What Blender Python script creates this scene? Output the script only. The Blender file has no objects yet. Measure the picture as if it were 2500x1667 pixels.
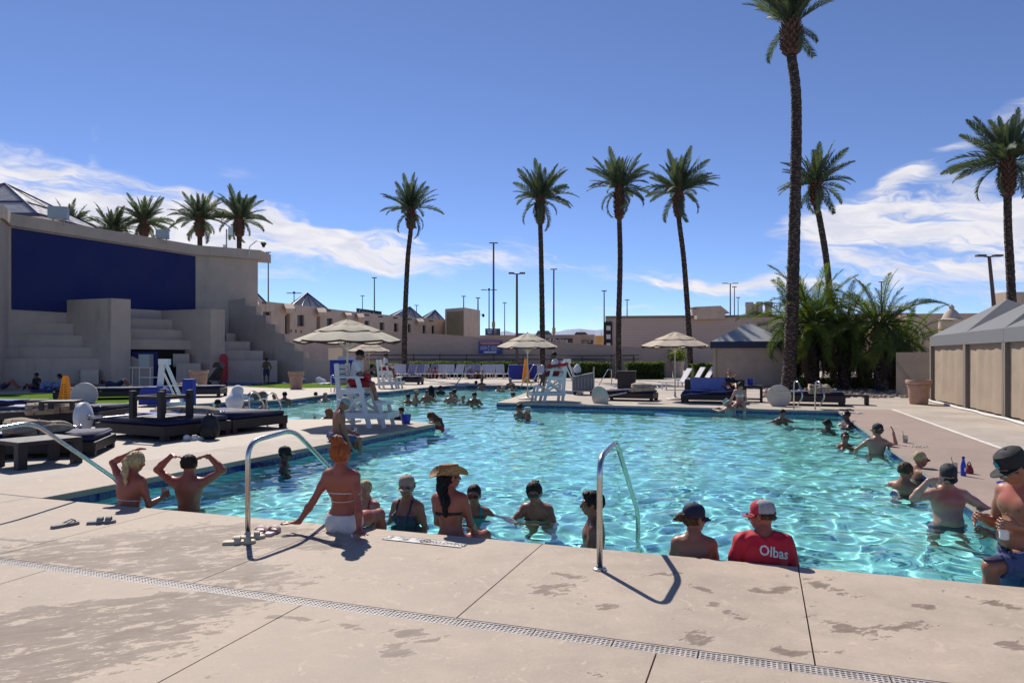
import bpy, bmesh, math, random
import numpy as np
from mathutils import Vector, Matrix, noise as mnoise
from mathutils.geometry import tessellate_polygon
random.seed(7)
R = math.radians
SC = bpy.context.scene
COL = SC.collection
# ------------------------------------------------------------------ camera
F, CX, HY, EYE = 1740.0, 1250.0, 870.0, 1.72
cd = bpy.data.cameras.new('camera'); cam = bpy.data.objects.new('camera', cd); COL.objects.link(cam)
cam.location = (0, 0, EYE); cam.rotation_euler = (R(90), 0, 0)
cd.sensor_width = 36; cd.lens = F / 2500 * 36; cd.shift_y = (HY - 833.5) / 2500
cd.clip_start = 0.05; cd.clip_end = 20000
SC.camera = cam
# ------------------------------------------------------------------ light
SUN_EL, SUN_AZ = R(44.5), R(-21.7)          # azimuth measured from +Y towards +X
sd = bpy.data.lights.new('sun', 'SUN'); sd.energy = 5.0; sd.angle = R(0.53); sd.color = (1, .93, .84)
sun = bpy.data.objects.new('sun', sd); COL.objects.link(sun)
SUNV = Vector((math.sin(SUN_AZ) * math.cos(SUN_EL), math.cos(SUN_AZ) * math.cos(SUN_EL), math.sin(SUN_EL)))
sun.rotation_euler = SUNV.to_track_quat('Z', 'Y').to_euler()
sd.cycles.is_caustics_light = True
SC.render.engine = 'CYCLES'
SC.cycles.use_denoising = True
SC.cycles.max_bounces = 7; SC.cycles.use_adaptive_sampling = True; SC.cycles.adaptive_threshold = .02; SC.cycles.transparent_max_bounces = 16
SC.cycles.sample_clamp_indirect = 3.0
SC.cycles.caustics_refractive = True; SC.cycles.caustics_reflective = False
SC.view_settings.view_transform = 'Standard'; SC.view_settings.look = 'None'
SC.view_settings.exposure = 0.15; SC.view_settings.gamma = 1.0
SC.view_settings.use_curve_mapping = False

class NT:
    """small helper to write node trees"""
    def __init__(s, tree): s.t = tree; s.n = tree.nodes; s.l = tree.links
    def node(s, kind, **kw):
        n = s.n.new(kind)
        for k, v in kw.items(): setattr(n, k, v)
        return n
    def put(s, sock, v):
        if isinstance(v, bpy.types.NodeSocket): s.l.new(v, sock)
        elif v is not None:
            if isinstance(v, (tuple, list)) and sock.type == 'RGBA' and len(v) == 3: v = (*v, 1)
            sock.default_value = v
    def m(s, op, a, b=None, c=None, clamp=False):
        n = s.n.new('ShaderNodeMath'); n.operation = op; n.use_clamp = clamp
        s.put(n.inputs[0], a)
        if b is not None: s.put(n.inputs[1], b)
        if c is not None: s.put(n.inputs[2], c)
        return n.outputs[0]
    def mix(s, f, a, b, blend='MIX'):
        n = s.n.new('ShaderNodeMix'); n.data_type = 'RGBA'; n.blend_type = blend
        s.put(n.inputs[0], f); s.put(n.inputs[6], a); s.put(n.inputs[7], b)
        return n.outputs[2]
    def noise(s, vec, scale, detail=4, rough=.55, dist=0, out=0):
        n = s.n.new('ShaderNodeTexNoise'); s.put(n.inputs['Vector'], vec)
        n.inputs['Scale'].default_value = scale; n.inputs['Detail'].default_value = detail
        n.inputs['Roughness'].default_value = rough; n.inputs['Distortion'].default_value = dist
        return n.outputs[out]
    def ramp(s, f, a, b, lo=0.0, hi=1.0):
        n = s.n.new('ShaderNodeMapRange'); n.interpolation_type = 'SMOOTHSTEP'
        s.put(n.inputs[0], f); s.put(n.inputs[1], a); s.put(n.inputs[2], b); s.put(n.inputs[3], lo); s.put(n.inputs[4], hi)
        return n.outputs[0]
    def xyz(s, v):
        n = s.n.new('ShaderNodeSeparateXYZ'); s.put(n.inputs[0], v); return n.outputs
    def vec(s, x, y, z=0.0):
        n = s.n.new('ShaderNodeCombineXYZ'); s.put(n.inputs[0], x); s.put(n.inputs[1], y); s.put(n.inputs[2], z); return n.outputs[0]
    def vm(s, op, a, b):
        n = s.n.new('ShaderNodeVectorMath'); n.operation = op; s.put(n.inputs[0], a); s.put(n.inputs[1], b); return n.outputs[0]

# ------------------------------------------------------------------ sky
W = bpy.data.worlds.new('World'); SC.world = W; W.use_nodes = True
t = NT(W.node_tree); t.n.clear()
sky = t.node('ShaderNodeTexSky', sky_type='NISHITA', sun_disc=False)
sky.sun_elevation = SUN_EL; sky.sun_rotation = SUN_AZ
sky.altitude = 4500; sky.air_density = 1.0; sky.dust_density = .15; sky.ozone_density = 6.0
tc = t.node('ShaderNodeTexCoord')
D = tc.outputs['Generated']; x, y, z = t.xyz(D)
az = t.m('ARCTAN2', x, y); el = t.m('ARCSINE', z)
warp = t.noise(t.vec(t.m('MULTIPLY', az, 3), t.m('MULTIPLY', el, 8)), 2.2, 3, .6, out=1)
wx, wy, wz = t.xyz(warp)
az2 = t.m('ADD', az, t.m('MULTIPLY', t.m('SUBTRACT', wx, .5), .10))
el2 = t.m('ADD', el, t.m('MULTIPLY', t.m('SUBTRACT', wy, .5), .07))
def azel(px, py):
    return math.atan((px - CX) / F), math.atan((HY - py) / math.hypot(F, px - CX))
def puff(px, py, half_len, half_thick, tilt=0, w=1.0):
    """soft rotated ellipse in azimuth / elevation (sizes given in photo pixels)"""
    a, e = azel(px, py); k = 1.9 / F
    mp = t.node('ShaderNodeMapping', vector_type='TEXTURE'); t.put(mp.inputs[0], skyv)
    mp.inputs['Location'].default_value = (a, e, 0); mp.inputs['Rotation'].default_value = (0, 0, R(tilt)); mp.inputs['Scale'].default_value = (half_len * k, half_thick * k, 1)
    g = t.node('ShaderNodeTexGradient', gradient_type='SPHERICAL'); t.put(g.inputs[0], mp.outputs[0])
    return t.m('MULTIPLY', g.outputs[1], w)
skyv = t.vec(az2, el2, 0.0)
PUFFS = [(0, 440, 240, 58, -14, 1.0), (250, 515, 280, 56, -14, .95), (520, 560, 300, 50, -10, 1.0), (800, 588, 300, 38, -8, 1.1),
         (1010, 605, 210, 24, -6, 1.0), (720, 520, 90, 26, -14, .8), (215, 350, 60, 9, 60, .34), (275, 330, 60, 8, 50, .32),
         (560, 425, 80, 20, 0, .42),
         (2480, 565, 300, 54, 2, 1.1), (2230, 560, 210, 46, -10, .95), (2095, 505, 130, 30, 14, .85), (2230, 425, 230, 22, 28, .55), (2350, 365, 200, 18, 26, .42), (2380, 470, 220, 30, 14, .5),
         (1320, 610, 110, 22, -22, .75), (1420, 760, 110, 16, -8, .85), (1580, 668, 90, 24, -6, .8), (1650, 688, 90, 14, -4, .75), (1800, 696, 120, 18, -2, .75),
         (1480, 800, 220, 12, 3, .5),
         # the sky goes on beside and behind the camera
         (-900, 560, 600, 80, -6, 1.1), (3700, 560, 900, 90, 4, 1.1)]
tot = None
for p in PUFFS:
    q = puff(*p); tot = q if tot is None else t.m('ADD', tot, q)
ca, sa = math.cos(R(-10)), math.sin(R(-10))
st = t.vec(t.m('MULTIPLY', t.m('ADD', t.m('MULTIPLY', az2, ca), t.m('MULTIPLY', el2, sa)), 4.2), t.m('MULTIPLY', t.m('SUBTRACT', t.m('MULTIPLY', el2, ca), t.m('MULTIPLY', az2, sa * 1.0)), 24), 3.3)
fb = t.noise(st, 1.5, 6, .66, .3)
fb2 = t.noise(t.vm('MULTIPLY', st, (2.3, 1.4, 1)), 1.5, 3, .6, .5)
dens = t.m('MULTIPLY', tot, t.m('ADD', .12, t.m('ADD', t.ramp(fb, .34, .70, 0, 1.15), t.m('MULTIPLY', fb2, .35))))
cm = t.ramp(dens, .22, 1.15)
bg1 = t.node('ShaderNodeBackground'); bg1.inputs[1].default_value = .124
hs = t.node('ShaderNodeHueSaturation'); t.put(hs.inputs['Color'], sky.outputs[0]); hs.inputs['Saturation'].default_value = .97; hs.inputs['Hue'].default_value = .507
t.put(bg1.inputs[0], hs.outputs[0])
bg2 = t.node('ShaderNodeBackground'); bg2.inputs[1].default_value = 1.0
shade = t.ramp(fb2, .3, .7)
t.put(bg2.inputs[0], t.mix(shade, (.64, .65, .74), (.86, .83, .84)))
ms = t.node('ShaderNodeMixShader'); t.put(ms.inputs[0], t.m('MULTIPLY', cm, .93)); t.l.new(bg1.outputs[0], ms.inputs[1]); t.l.new(bg2.outputs[0], ms.inputs[2])
wo = t.node('ShaderNodeOutputWorld'); t.l.new(ms.outputs[0], wo.inputs[0])
W.cycles.sampling_method = 'AUTOMATIC'

# ------------------------------------------------------------------ geometry helpers
def G(px, py, z=0.0):
    """photo pixel -> point on the horizontal plane at height z"""
    Y = F * (EYE - z) / (py - HY)
    return Vector(((px - CX) * Y / F, Y, z))
def P(px, py, Y):
    """photo pixel -> point at depth Y"""
    return Vector(((px - CX) * Y / F, Y, EYE + (HY - py) * Y / F))
E1 = Vector((.944, -.3300, 0)).normalized(); E2 = Vector((-E1.y, E1.x, 0)); O0 = Vector((0, 6.65, 0))
def L(s, tt, z=0.0):
    """pool frame: s along the front pool edge, t into the pool"""
    v = O0 + E1 * s + E2 * tt; v.z = z; return v
WZ = -0.16            # water level
FLOOR = -1.22         # pool floor

class MB:
    """collects geometry; build() links it as ONE mesh object"""
    def __init__(s): s.v = []; s.f = []; s.mi = []; s.cur = 0
    def mat(s, i): s.cur = i; return s
    def add(s, vs, fs):
        o = len(s.v); s.v += [tuple(v) for v in vs]
        for f in fs: s.f.append(tuple(i + o for i in f)); s.mi.append(s.cur)
        return s
    def box(s, c, size, rz=0, ry=0, rx=0, taper=1.0):
        c = Vector(c); hx, hy, hz = [q / 2 for q in size]
        M = Matrix.Rotation(rz, 3, 'Z') @ Matrix.Rotation(ry, 3, 'Y') @ Matrix.Rotation(rx, 3, 'X')
        vs = []
        for sz in (-1, 1):
            k = taper if sz > 0 else 1
            for sx, sy in ((-1, -1), (1, -1), (1, 1), (-1, 1)):
                vs.append(c + M @ Vector((sx * hx * k, sy * hy * k, sz * hz)))
        return s.add(vs, [(3, 2, 1, 0), (4, 5, 6, 7), (0, 1, 5, 4), (1, 2, 6, 5), (2, 3, 7, 6), (3, 0, 4, 7)])
    def beam(s, a, b, w, h, up=(0, 0, 1)):
        """rectangular bar from a to b"""
        a, b = Vector(a), Vector(b); d = (b - a).normalized(); up = Vector(up)
        if abs(d.dot(up)) > .98: up = Vector((0, 1, 0))
        sx = d.cross(up).normalized(); sy = sx.cross(d).normalized()
        vs = [p + sx * (w / 2 * i) + sy * (h / 2 * j) for p in (a, b) for i, j in ((-1, -1), (1, -1), (1, 1), (-1, 1))]
        return s.add(vs, [(0, 1, 2, 3), (7, 6, 5, 4), (0, 4, 5, 1), (1, 5, 6, 2), (2, 6, 7, 3), (3, 7, 4, 0)])
    def tube(s, pts, r, n=10, cap=True):
        pts = [Vector(p) for p in pts]; m = len(pts)
        rr = r if isinstance(r, (list, tuple)) else [r] * m
        vs = []; prev = None
        for i, p in enumerate(pts):
            d = (pts[min(i + 1, m - 1)] - pts[max(i - 1, 0)])
            d = d.normalized() if d.length > 1e-9 else Vector((0, 0, 1))
            if prev is None:
                u = d.orthogonal().normalized()
            else:
                u = prev - d * prev.dot(d); u = u.normalized() if u.length > 1e-6 else d.orthogonal().normalized()
            prev = u; w = d.cross(u)
            for k in range(n):
                a = 2 * math.pi * k / n; vs.append(p + (u * math.cos(a) + w * math.sin(a)) * rr[i])
        fs = [(i * n + k, i * n + (k + 1) % n, (i + 1) * n + (k + 1) % n, (i + 1) * n + k) for i in range(m - 1) for k in range(n)]
        if cap: fs += [tuple(range(n - 1, -1, -1)), tuple((m - 1) * n + k for k in range(n))]
        return s.add(vs, fs)
    def lathe(s, prof, c=(0, 0, 0), n=20, M=None, cap=True):
        """prof: list of (radius, height)"""
        c = Vector(c); vs = []
        for r, h in prof:
            for k in range(n):
                a = 2 * math.pi * k / n; p = Vector((r * math.cos(a), r * math.sin(a), h))
                if M is not None: p = M @ p
                vs.append(c + p)
        m = len(prof)
        fs = [(i * n + k, i * n + (k + 1) % n, (i + 1) * n + (k + 1) % n, (i + 1) * n + k) for i in range(m - 1) for k in range(n)]
        if cap: fs += [tuple(range(n - 1, -1, -1)), tuple((m - 1) * n + k for k in range(n))]
        return s.add(vs, fs)
    def prism(s, poly, z0, z1):
        """poly: list of (x, y)"""
        n = len(poly); area = sum(poly[i][0] * poly[(i + 1) % n][1] - poly[(i + 1) % n][0] * poly[i][1] for i in range(n))
        if area < 0: poly = poly[::-1]
        vs = [(p[0], p[1], z0) for p in poly] + [(p[0], p[1], z1) for p in poly]
        fs = [tuple(range(n - 1, -1, -1)), tuple(range(n, 2 * n))] + [(i, (i + 1) % n, n + (i + 1) % n, n + i) for i in range(n)]
        return s.add(vs, fs)
    def sheet(s, poly3, off):
        """polygon of 3-D points given a thickness along off"""
        n = len(poly3); off = Vector(off); P3 = [Vector(p) for p in poly3]
        return s.add(P3 + [p + off for p in P3], [tuple(range(n)), tuple(range(2 * n - 1, n - 1, -1))] + [(i, n + i, n + (i + 1) % n, (i + 1) % n) for i in range(n)])
    def mesh(s, name, mats, smooth=False, fix=True):
        me = bpy.data.meshes.new(name); me.from_pydata(s.v, [], s.f)
        for m_ in (mats if isinstance(mats, (list, tuple)) else [mats]): me.materials.append(m_)
        if any(s.mi): me.polygons.foreach_set('material_index', s.mi)
        if fix:
            bm = bmesh.new(); bm.from_mesh(me); bmesh.ops.recalc_face_normals(bm, faces=bm.faces); bm.to_mesh(me); bm.free()
        if smooth is True: me.polygons.foreach_set('use_smooth', [True] * len(me.polygons))
        elif smooth: me.polygons.foreach_set('use_smooth', [True] * len(me.polygons)); me.set_sharp_from_angle(angle=R(smooth))
        me.update(); return me
    def build(s, name, mats, parent=None, smooth=False, loc=None, rz=0, fix=True):
        return link(name, s.mesh(name, mats, smooth, fix), parent, loc, rz)
def link(name, me, parent=None, loc=None, rz=0):
    o = bpy.data.objects.new(name, me); COL.objects.link(o)
    if parent is not None: o.parent = parent
    if loc is not None: o.location = loc
    if rz: o.rotation_euler.z = rz
    return o
def tag(o, label=None, cat=None, group=None, kind=None):
    if label: o['label'] = label
    if cat: o['category'] = cat
    if group: o['group'] = group
    if kind: o['kind'] = kind
    return o
def thing(name, label, cat, loc=(0, 0, 0), rz=0, group=None):
    o = bpy.data.objects.new(name, None); COL.objects.link(o); o.location = loc; o.rotation_euler.z = rz
    o.empty_display_size = .1
    return tag(o, label, cat, group)
def struct(o): o['kind'] = 'structure'; return o
KIDS = {}
def copy_tree(o, loc=None, rz=None, label=None, parent=None, scale=None):
    kids = [c for c in COL.objects if c.parent == o] if o.name not in KIDS else KIDS[o.name]
    KIDS[o.name] = kids
    c = o.copy(); COL.objects.link(c); c.parent = parent
    if loc is not None: c.location = loc
    if rz is not None: c.rotation_euler.z = rz
    if scale is not None: c.scale = scale
    if label: c['label'] = label
    for k in kids: copy_tree(k, parent=c)
    return c
def bez(p0, p1, p2, n=8):
    p0, p1, p2 = Vector(p0), Vector(p1), Vector(p2)
    return [p0 * (1 - u) ** 2 + p1 * 2 * u * (1 - u) + p2 * u * u for u in [i / n for i in range(n + 1)]]
def bend(pts, r, n=5):
    """polyline with rounded corners"""
    pts = [Vector(p) for p in pts]; out = [pts[0]]
    for a, b, c in zip(pts, pts[1:], pts[2:]):
        d1 = (a - b); d2 = (c - b); k = min(r, d1.length * .48, d2.length * .48)
        out += bez(b + d1.normalized() * k, b, b + d2.normalized() * k, n)
    return out + [pts[-1]]

# ------------------------------------------------------------------ materials
MATS = {}
def mat(name, col, rough=.6, metal=0.0, var=.0, vscale=6, bump=0.0, bscale=40, spec=.5, trans=0.0, sheen=0, emit=None, sss=0):
    """principled material with object-space noise variation and relief"""
    if name in MATS: return MATS[name]
    m = bpy.data.materials.new(name); m.use_nodes = True; t = NT(m.node_tree); b = t.n['Principled BSDF']
    b.inputs['Roughness'].default_value = rough; b.inputs['Metallic'].default_value = metal
    b.inputs['Specular IOR Level'].default_value = spec
    if trans: b.inputs['Transmission Weight'].default_value = trans
    if sheen: b.inputs['Sheen Weight'].default_value = sheen
    if sss:
        b.inputs['Subsurface Weight'].default_value = sss; b.inputs['Subsurface Radius'].default_value = (.02, .008, .004); b.inputs['Subsurface Scale'].default_value = .5
    co = t.node('ShaderNodeTexCoord').outputs['Object']
    if var:
        n1 = t.noise(co, vscale, 5, .6)
        f = t.ramp(n1, .25, .75, 1 - var, 1 + var * .6)
        mm = t.node('ShaderNodeVectorMath', operation='SCALE'); mm.inputs[0].default_value = col[:3]; t.put(mm.inputs[3], f)
        t.put(b.inputs['Base Color'], mm.outputs[0])
        t.put(b.inputs['Roughness'], t.ramp(n1, .2, .8, max(.02, rough - .1), min(1, rough + .1)))
    else: b.inputs['Base Color'].default_value = (*col[:3], 1)
    if bump:
        bn = t.node('ShaderNodeBump'); bn.inputs['Strength'].default_value = bump; bn.inputs['Distance'].default_value = .01
        t.put(bn.inputs['Height'], t.noise(co, bscale, 5, .6)); t.l.new(bn.outputs[0], b.inputs['Normal'])
    if emit: b.inputs['Emission Color'].default_value = (*emit[:3], 1); b.inputs['Emission Strength'].default_value = emit[3]
    MATS[name] = m; return m
# ================================================================== SETTING: ground, pool, water
def concrete(name, col, wet=0, tint=.22, streak=0):
    m = bpy.data.materials.new(name); m.use_nodes = True; t = NT(m.node_tree); b = t.n['Principled BSDF']
    pos = t.node('ShaderNodeNewGeometry').outputs['Position']
    big = t.noise(pos, .55, 5, .6); mid = t.noise(pos, 3.2, 6, .65); fine = t.noise(pos, 45, 4, .7); pit = t.noise(pos, 140, 2, .5)
    f = t.m('ADD', t.m('MULTIPLY', big, .5), t.m('ADD', t.m('MULTIPLY', mid, .3), t.m('MULTIPLY', fine, .2)))
    c = t.mix(t.ramp(f, .35, .65), tuple(q * (1 - tint) for q in col), tuple(min(1, q * (1 + tint * .7)) for q in col))
    blotch = t.ramp(t.noise(pos, 1.3, 7, .7, 1.2), .55, .72)
    c = t.mix(t.m('MULTIPLY', blotch, .30), c, tuple(q * .62 for q in col))
    lime = t.ramp(t.noise(pos, 4, 9, .75, 2.2), .56, .63); c = t.mix(t.m('MULTIPLY', lime, .5), c, tuple(min(.8, q * 1.35) for q in col))
    grime = t.ramp(t.noise(pos, 14, 6, .75, .6), .60, .70); c = t.mix(t.m('MULTIPLY', grime, .3), c, tuple(q * .5 for q in col))
    spots = t.ramp(pit, .66, .74); c = t.mix(t.m('MULTIPLY', spots, .5), c, tuple(q * .55 for q in col))
    rough = t.ramp(f, .3, .7, .62, .85)
    hgt = t.m('ADD', t.m('MULTIPLY', fine, .6), t.m('MULTIPLY', pit, .4))
    if wet:
        x, y, z = t.xyz(pos)
        # local pool frame
        xs = t.m('ADD', t.m('MULTIPLY', x, E1.x), t.m('MULTIPLY', t.m('SUBTRACT', y, O0.y), E1.y))
        ts = t.m('ADD', t.m('MULTIPLY', x, E2.x), t.m('MULTIPLY', t.m('SUBTRACT', y, O0.y), E2.y))
        acc = None
        for (px, py, a_, b_, ang, w) in WET:
            g = G(px, py); s0 = (g - O0).dot(E1); t0 = (g - O0).dot(E2)
            ca, sa = math.cos(R(ang)), math.sin(R(ang))
            du = t.m('SUBTRACT', xs, s0); dv = t.m('SUBTRACT', ts, t0)
            u = t.m('DIVIDE', t.m('ADD', t.m('MULTIPLY', du, ca), t.m('MULTIPLY', dv, sa)), a_)
            v = t.m('DIVIDE', t.m('SUBTRACT', t.m('MULTIPLY', dv, ca), t.m('MULTIPLY', du, sa)), b_)
            q = t.m('MULTIPLY', t.m('POWER', 2.718, t.m('MULTIPLY', t.m('ADD', t.m('MULTIPLY', u, u), t.m('MULTIPLY', v, v)), -1.0)), w)
            acc = q if acc is None else t.m('ADD', acc, q)
        wv = t.vec(t.m('MULTIPLY', t.m('ADD', xs, ts), 1.6), t.m('MULTIPLY', t.m('SUBTRACT', ts, xs), 3.6)); rag = t.noise(wv, 1.7, 7, .62, .9); rag2 = t.noise(wv, 6.5, 6, .7, .5); drip = t.noise(pos, 30, 4, .6)
        lv = t.m('ADD', t.m('MINIMUM', acc, .72), t.m('ADD', t.m('ADD', t.m('MULTIPLY', t.m('SUBTRACT', rag, .5), 2.6), t.m('MULTIPLY', t.m('SUBTRACT', rag2, .5), 1.3)), t.m('MULTIPLY', t.m('SUBTRACT', drip, .5), .35)))
        wm = t.m('MULTIPLY', t.ramp(lv, .47, .52), t.ramp(lv, .4, 1.2, .72, 1.0))
        rim = t.m('MULTIPLY', t.ramp(lv, .30, .48), t.m('SUBTRACT', 1.0, wm))
        c = t.mix(t.m('MULTIPLY', rim, .5), c, tuple(min(.85, q * 1.3) for q in col))
        c = t.mix(t.m('MULTIPLY', wm, .92), c, (col[0] * .40, col[1] * .375, col[2] * .36))
        spec = t.ramp(wm, 0, 1, .3, .2); t.put(b.inputs['Specular IOR Level'], spec)
        rough = t.m('SUBTRACT', rough, t.m('MULTIPLY', wm, .12))
        hgt = t.m('MULTIPLY', hgt, t.m('SUBTRACT', 1.0, t.m('MULTIPLY', wm, .6)))
    t.put(b.inputs['Base Color'], c); t.put(b.inputs['Roughness'], rough)
    if not wet: b.inputs['Specular IOR Level'].default_value = .35
    bn = t.node('ShaderNodeBump'); bn.inputs['Strength'].default_value = .35; bn.inputs['Distance'].default_value = .006
    t.put(bn.inputs['Height'], hgt); t.l.new(bn.outputs[0], b.inputs['Normal'])
    MATS[name] = m; return m
# wet marks: photo position, half sizes in metres, angle, weight
WET = [(330, 1330, 1.1, .36, 25, 1.15), (560, 1300, .8, .34, 15, 1.2), (760, 1330, .35, .2, 10, .8), (430, 1370, 1.0, .22, 10, 1.1), (230, 1500, .8, .25, 40, 1.0), (60, 1590, .8, .35, 45, 1.1), (480, 1400, .9, .2, 8, .8), (350, 1480, .8, .25, 35, .85), (120, 1560, .8, .4, 50, .9), (40, 1640, .6, .4, 40, .8),
       (150, 1370, .9, .06, 10, .7), (1000, 1550, .16, .09, 0, .85), (960, 1590, .12, .1, -30, .85), (740, 1510, .13, .04, 0, .8), (860, 1530, .18, .05, -12, .8), (665, 1505, .06, .04, 0, .8),
       (1350, 1440, .20, .15, 35, .95), (1470, 1480, .13, .06, 20, .8), (1390, 1405, .22, .07, -10, .7), (1620, 1400, .2, .05, 30, .7), (1720, 1440, .22, .05, -40, .75), (1770, 1490, .2, .06, -50, .75),
       (1880, 1440, .20, .10, 20, .85), (1700, 1560, .1, .14, 0, .85), (1910, 1590, .09, .07, 0, .8), (2010, 1430, .28, .08, -45, .75), (2060, 1530, .2, .09, -40, .85), (2200, 1530, .3, .07, 30, .75), (2260, 1480, .14, .07, 0, .7),
       (2420, 1470, .3, .08, -35, .7), (2480, 1580, .1, .08, 0, .8), (2000, 1590, .2, .05, 20, .7), (30, 1318, .4, .04, 5, .6)]
M_DECK = concrete('deck_concrete', (.43, .37, .305))
M_SLAB = concrete('front_slab_concrete', (.43, .35, .276), wet=1)
M_TAN = concrete('tan_deck_coating', (.33, .25, .20), tint=.12)
M_GREY = concrete('grey_deck_concrete', (.38, .34, .29), tint=.1)
M_JOINT = mat('joint_dark', (.03, .028, .026), .9)
M_COPE = concrete('coping_concrete', (.35, .295, .24), tint=.1)

# pool outline (counter clockwise seen from above starts at the front left corner)
PA = L(-6.04, 0); PB = L(4.5, 0); PC = L(4.5, 18.4); PD = L(-7.15, 18.7)
POOL = [PA, PB, PC, PD, Vector((.15, 30.5, 0)), Vector((.75, 34.5, 0)), Vector((1.2, 38.5, 0)), G(1306, 943), G(1250, 940), G(1098, 941), G(1020, 947), G(949, 955), G(811, 961), G(709, 975), G(560, 981), G(430, 988),
        Vector((-10.9, 22.0, 0)), Vector((-8.4, 20.0, 0)), G(620, 1023), G(880, 1023), G(1000, 1027), G(1063, 1034.5)]
pool2 = [(p.x, p.y) for p in POOL]
def tess(polys, z, flip=False):
    vs = [Vector((p[0], p[1], z)) for pl in polys for p in pl]
    tri = tessellate_polygon([[Vector((p[0], p[1], 0)) for p in pl] for pl in polys])
    return vs, [tuple(q) for q in tri]
# --- far ground sheet
mb = MB(); big = 9000
gx = [(-big, -60), (big, -60), (big, big), (-big, big)]
hole = [(-60, -30), (60, -30), (60, 130), (-60, 130)]
vs, fs = tess([gx, hole], -.02); mb.add(vs, fs)
M_DESERT = mat('desert_ground', (.30, .24, .18), .95, var=.25, vscale=.02)
struct(mb.build('ground', M_DESERT))
# --- main deck with the pool cut out; the front strip is made of single slabs
front_l, front_r = L(-14, 0), L(16, 0)
FL = (PA - O0).dot(E1); FRR = (PB - O0).dot(E1)
outer = [(-60, 130), (-60, front_l.y), tuple(front_l[:2])]
outer += [tuple(POOL[0][:2])] + [tuple(p[:2]) for p in reversed(POOL[1:])][:-1] + [tuple(POOL[1][:2])]
# polygon: left part -> corner A -> round the pool backwards -> corner B -> right part
outer = [(-60, 130), (-60, front_l.y), tuple(front_l[:2])] + [pool2[0]] + pool2[:1:-1] + [pool2[1]] + [tuple(front_r[:2]), (60, front_r.y), (60, 130)]
mb = MB(); vs, fs = tess([outer], 0.0); mb.add(vs, fs)
deck = struct(mb.build('pool_deck', M_DECK))
for p in deck.data.polygons:
    if p.normal.z < 0: p.flip()
# --- bed under the slabs and the ground behind the camera
mb = MB(); q = [L(-14, 0), L(16, 0), L(16, -30), L(-14, -30)]
mb.add([(p.x, p.y, -.06) for p in q], [(3, 2, 1, 0)]); struct(mb.build('slab_bed', M_JOINT))
def slab(name, poly, m, parent, top=0.0, thick=.06, gap=.005):
    c = sum((Vector(p[:2]) for p in poly), Vector((0, 0))) / len(poly)
    pts = []
    n = len(poly)
    for i in range(n):
        a, b, d = Vector(poly[i - 1][:2]), Vector(poly[i][:2]), Vector(poly[(i + 1) % n][:2])
        k1 = (b - a).normalized(); k2 = (d - b).normalized(); n1 = Vector((-k1.y, k1.x)); n2 = Vector((-k2.y, k2.x))
        if n1.dot(c - b) < 0: n1 = -n1
        if n2.dot(c - b) < 0: n2 = -n2
        pts.append(b + (n1 + n2) * gap)
    bm = MB(); bm.prism([tuple(p) for p in pts], top - thick, top)
    o = bm.build(name, m, parent)
    return o
paving = struct(thing('front_paving', None, None)); del_keys = [k for k in ('label', 'category') if k in paving.keys()]
JS = [(-6 + k) * 2.18 + .30 for k in range(14)]
DR0, DR1 = -1.97, -2.092
for a, b in zip(JS, JS[1:]):
    slab('slab', [L(a, 0), L(b, 0), L(b, DR0), L(a, DR0)], M_SLAB, paving)
JS2 = [(-5 + k) * 2.43 + 1.62 for k in range(10)]
for a, b in zip(JS2, JS2[1:]):
    for t0 in (DR1, DR1 - 2.6, DR1 - 5.2):
        slab('slab', [L(a, t0), L(b, t0), L(b, t0 - 2.6), L(a, t0 - 2.6)], M_SLAB, paving)
# --- trench drain
M_GRATE = mat('grate_plastic', (.52, .47, .42), .55, var=.2, vscale=9)
drain = thing('trench_drain', 'narrow slotted pale drain grating running across the front paving', 'drain')
mb = MB(); w = .118; ln = .5
mb.box((0, w / 2 - .006, -.008), (ln - .006, .010, .016)); mb.box((0, -w / 2 + .006, -.008), (ln - .006, .010, .016))
for k in range(1, 4): mb.box((0, -w / 2 + .006 + k * (w - .012) / 4, -.009), (ln - .008, .009, .014))
for k in range(17): mb.box((-ln / 2 + .012 + k * (ln - .024) / 16, 0, -.0095), (.011, w - .02, .012))
gm = mb.mesh('grate', M_GRATE)
ang = math.atan2(E1.y, E1.x)
for k in range(24):
    link('grate', gm, drain, L(-6.9 + k * ln, (DR0 + DR1) / 2, -.002), ang)
# --- coping (edge stone standing 4 mm proud) and tile band along the pool wall
def cope_strip(a, b, m=M_COPE, name='coping', parent=None):
    pass
M_TILE = mat('blue_pool_tile', (.006, .02, .16), .18, var=.35, vscale=9, spec=.6)
M_GROUT = mat('tile_grout', (.30, .34, .38), .8)
M_PLASTER = bpy.data.materials.new('pool_plaster'); M_PLASTER.use_nodes = True
t = NT(M_PLASTER.node_tree); b = t.n['Principled BSDF']
pos = t.node('ShaderNodeNewGeometry').outputs['Position']
t.put(b.inputs['Base Color'], t.mix(t.ramp(t.noise(pos, .35, 4, .6), .3, .7), (.30, .75, .76), (.38, .82, .81))); b.inputs['Roughness'].default_value = .7
shell = struct(thing('pool_shell', None, None))
pc = sum((Vector(p) for p in POOL), Vector()) / len(POOL)
mbw, mbf, mbc = MB(), MB(), MB()
vs, fs = tess([pool2], FLOOR); mbf.add(vs, fs)
fl = mbf.build('pool_floor', M_PLASTER, shell)
for p in fl.data.polygons:
    if p.normal.z < 0: p.flip()
n = len(POOL)
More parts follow.
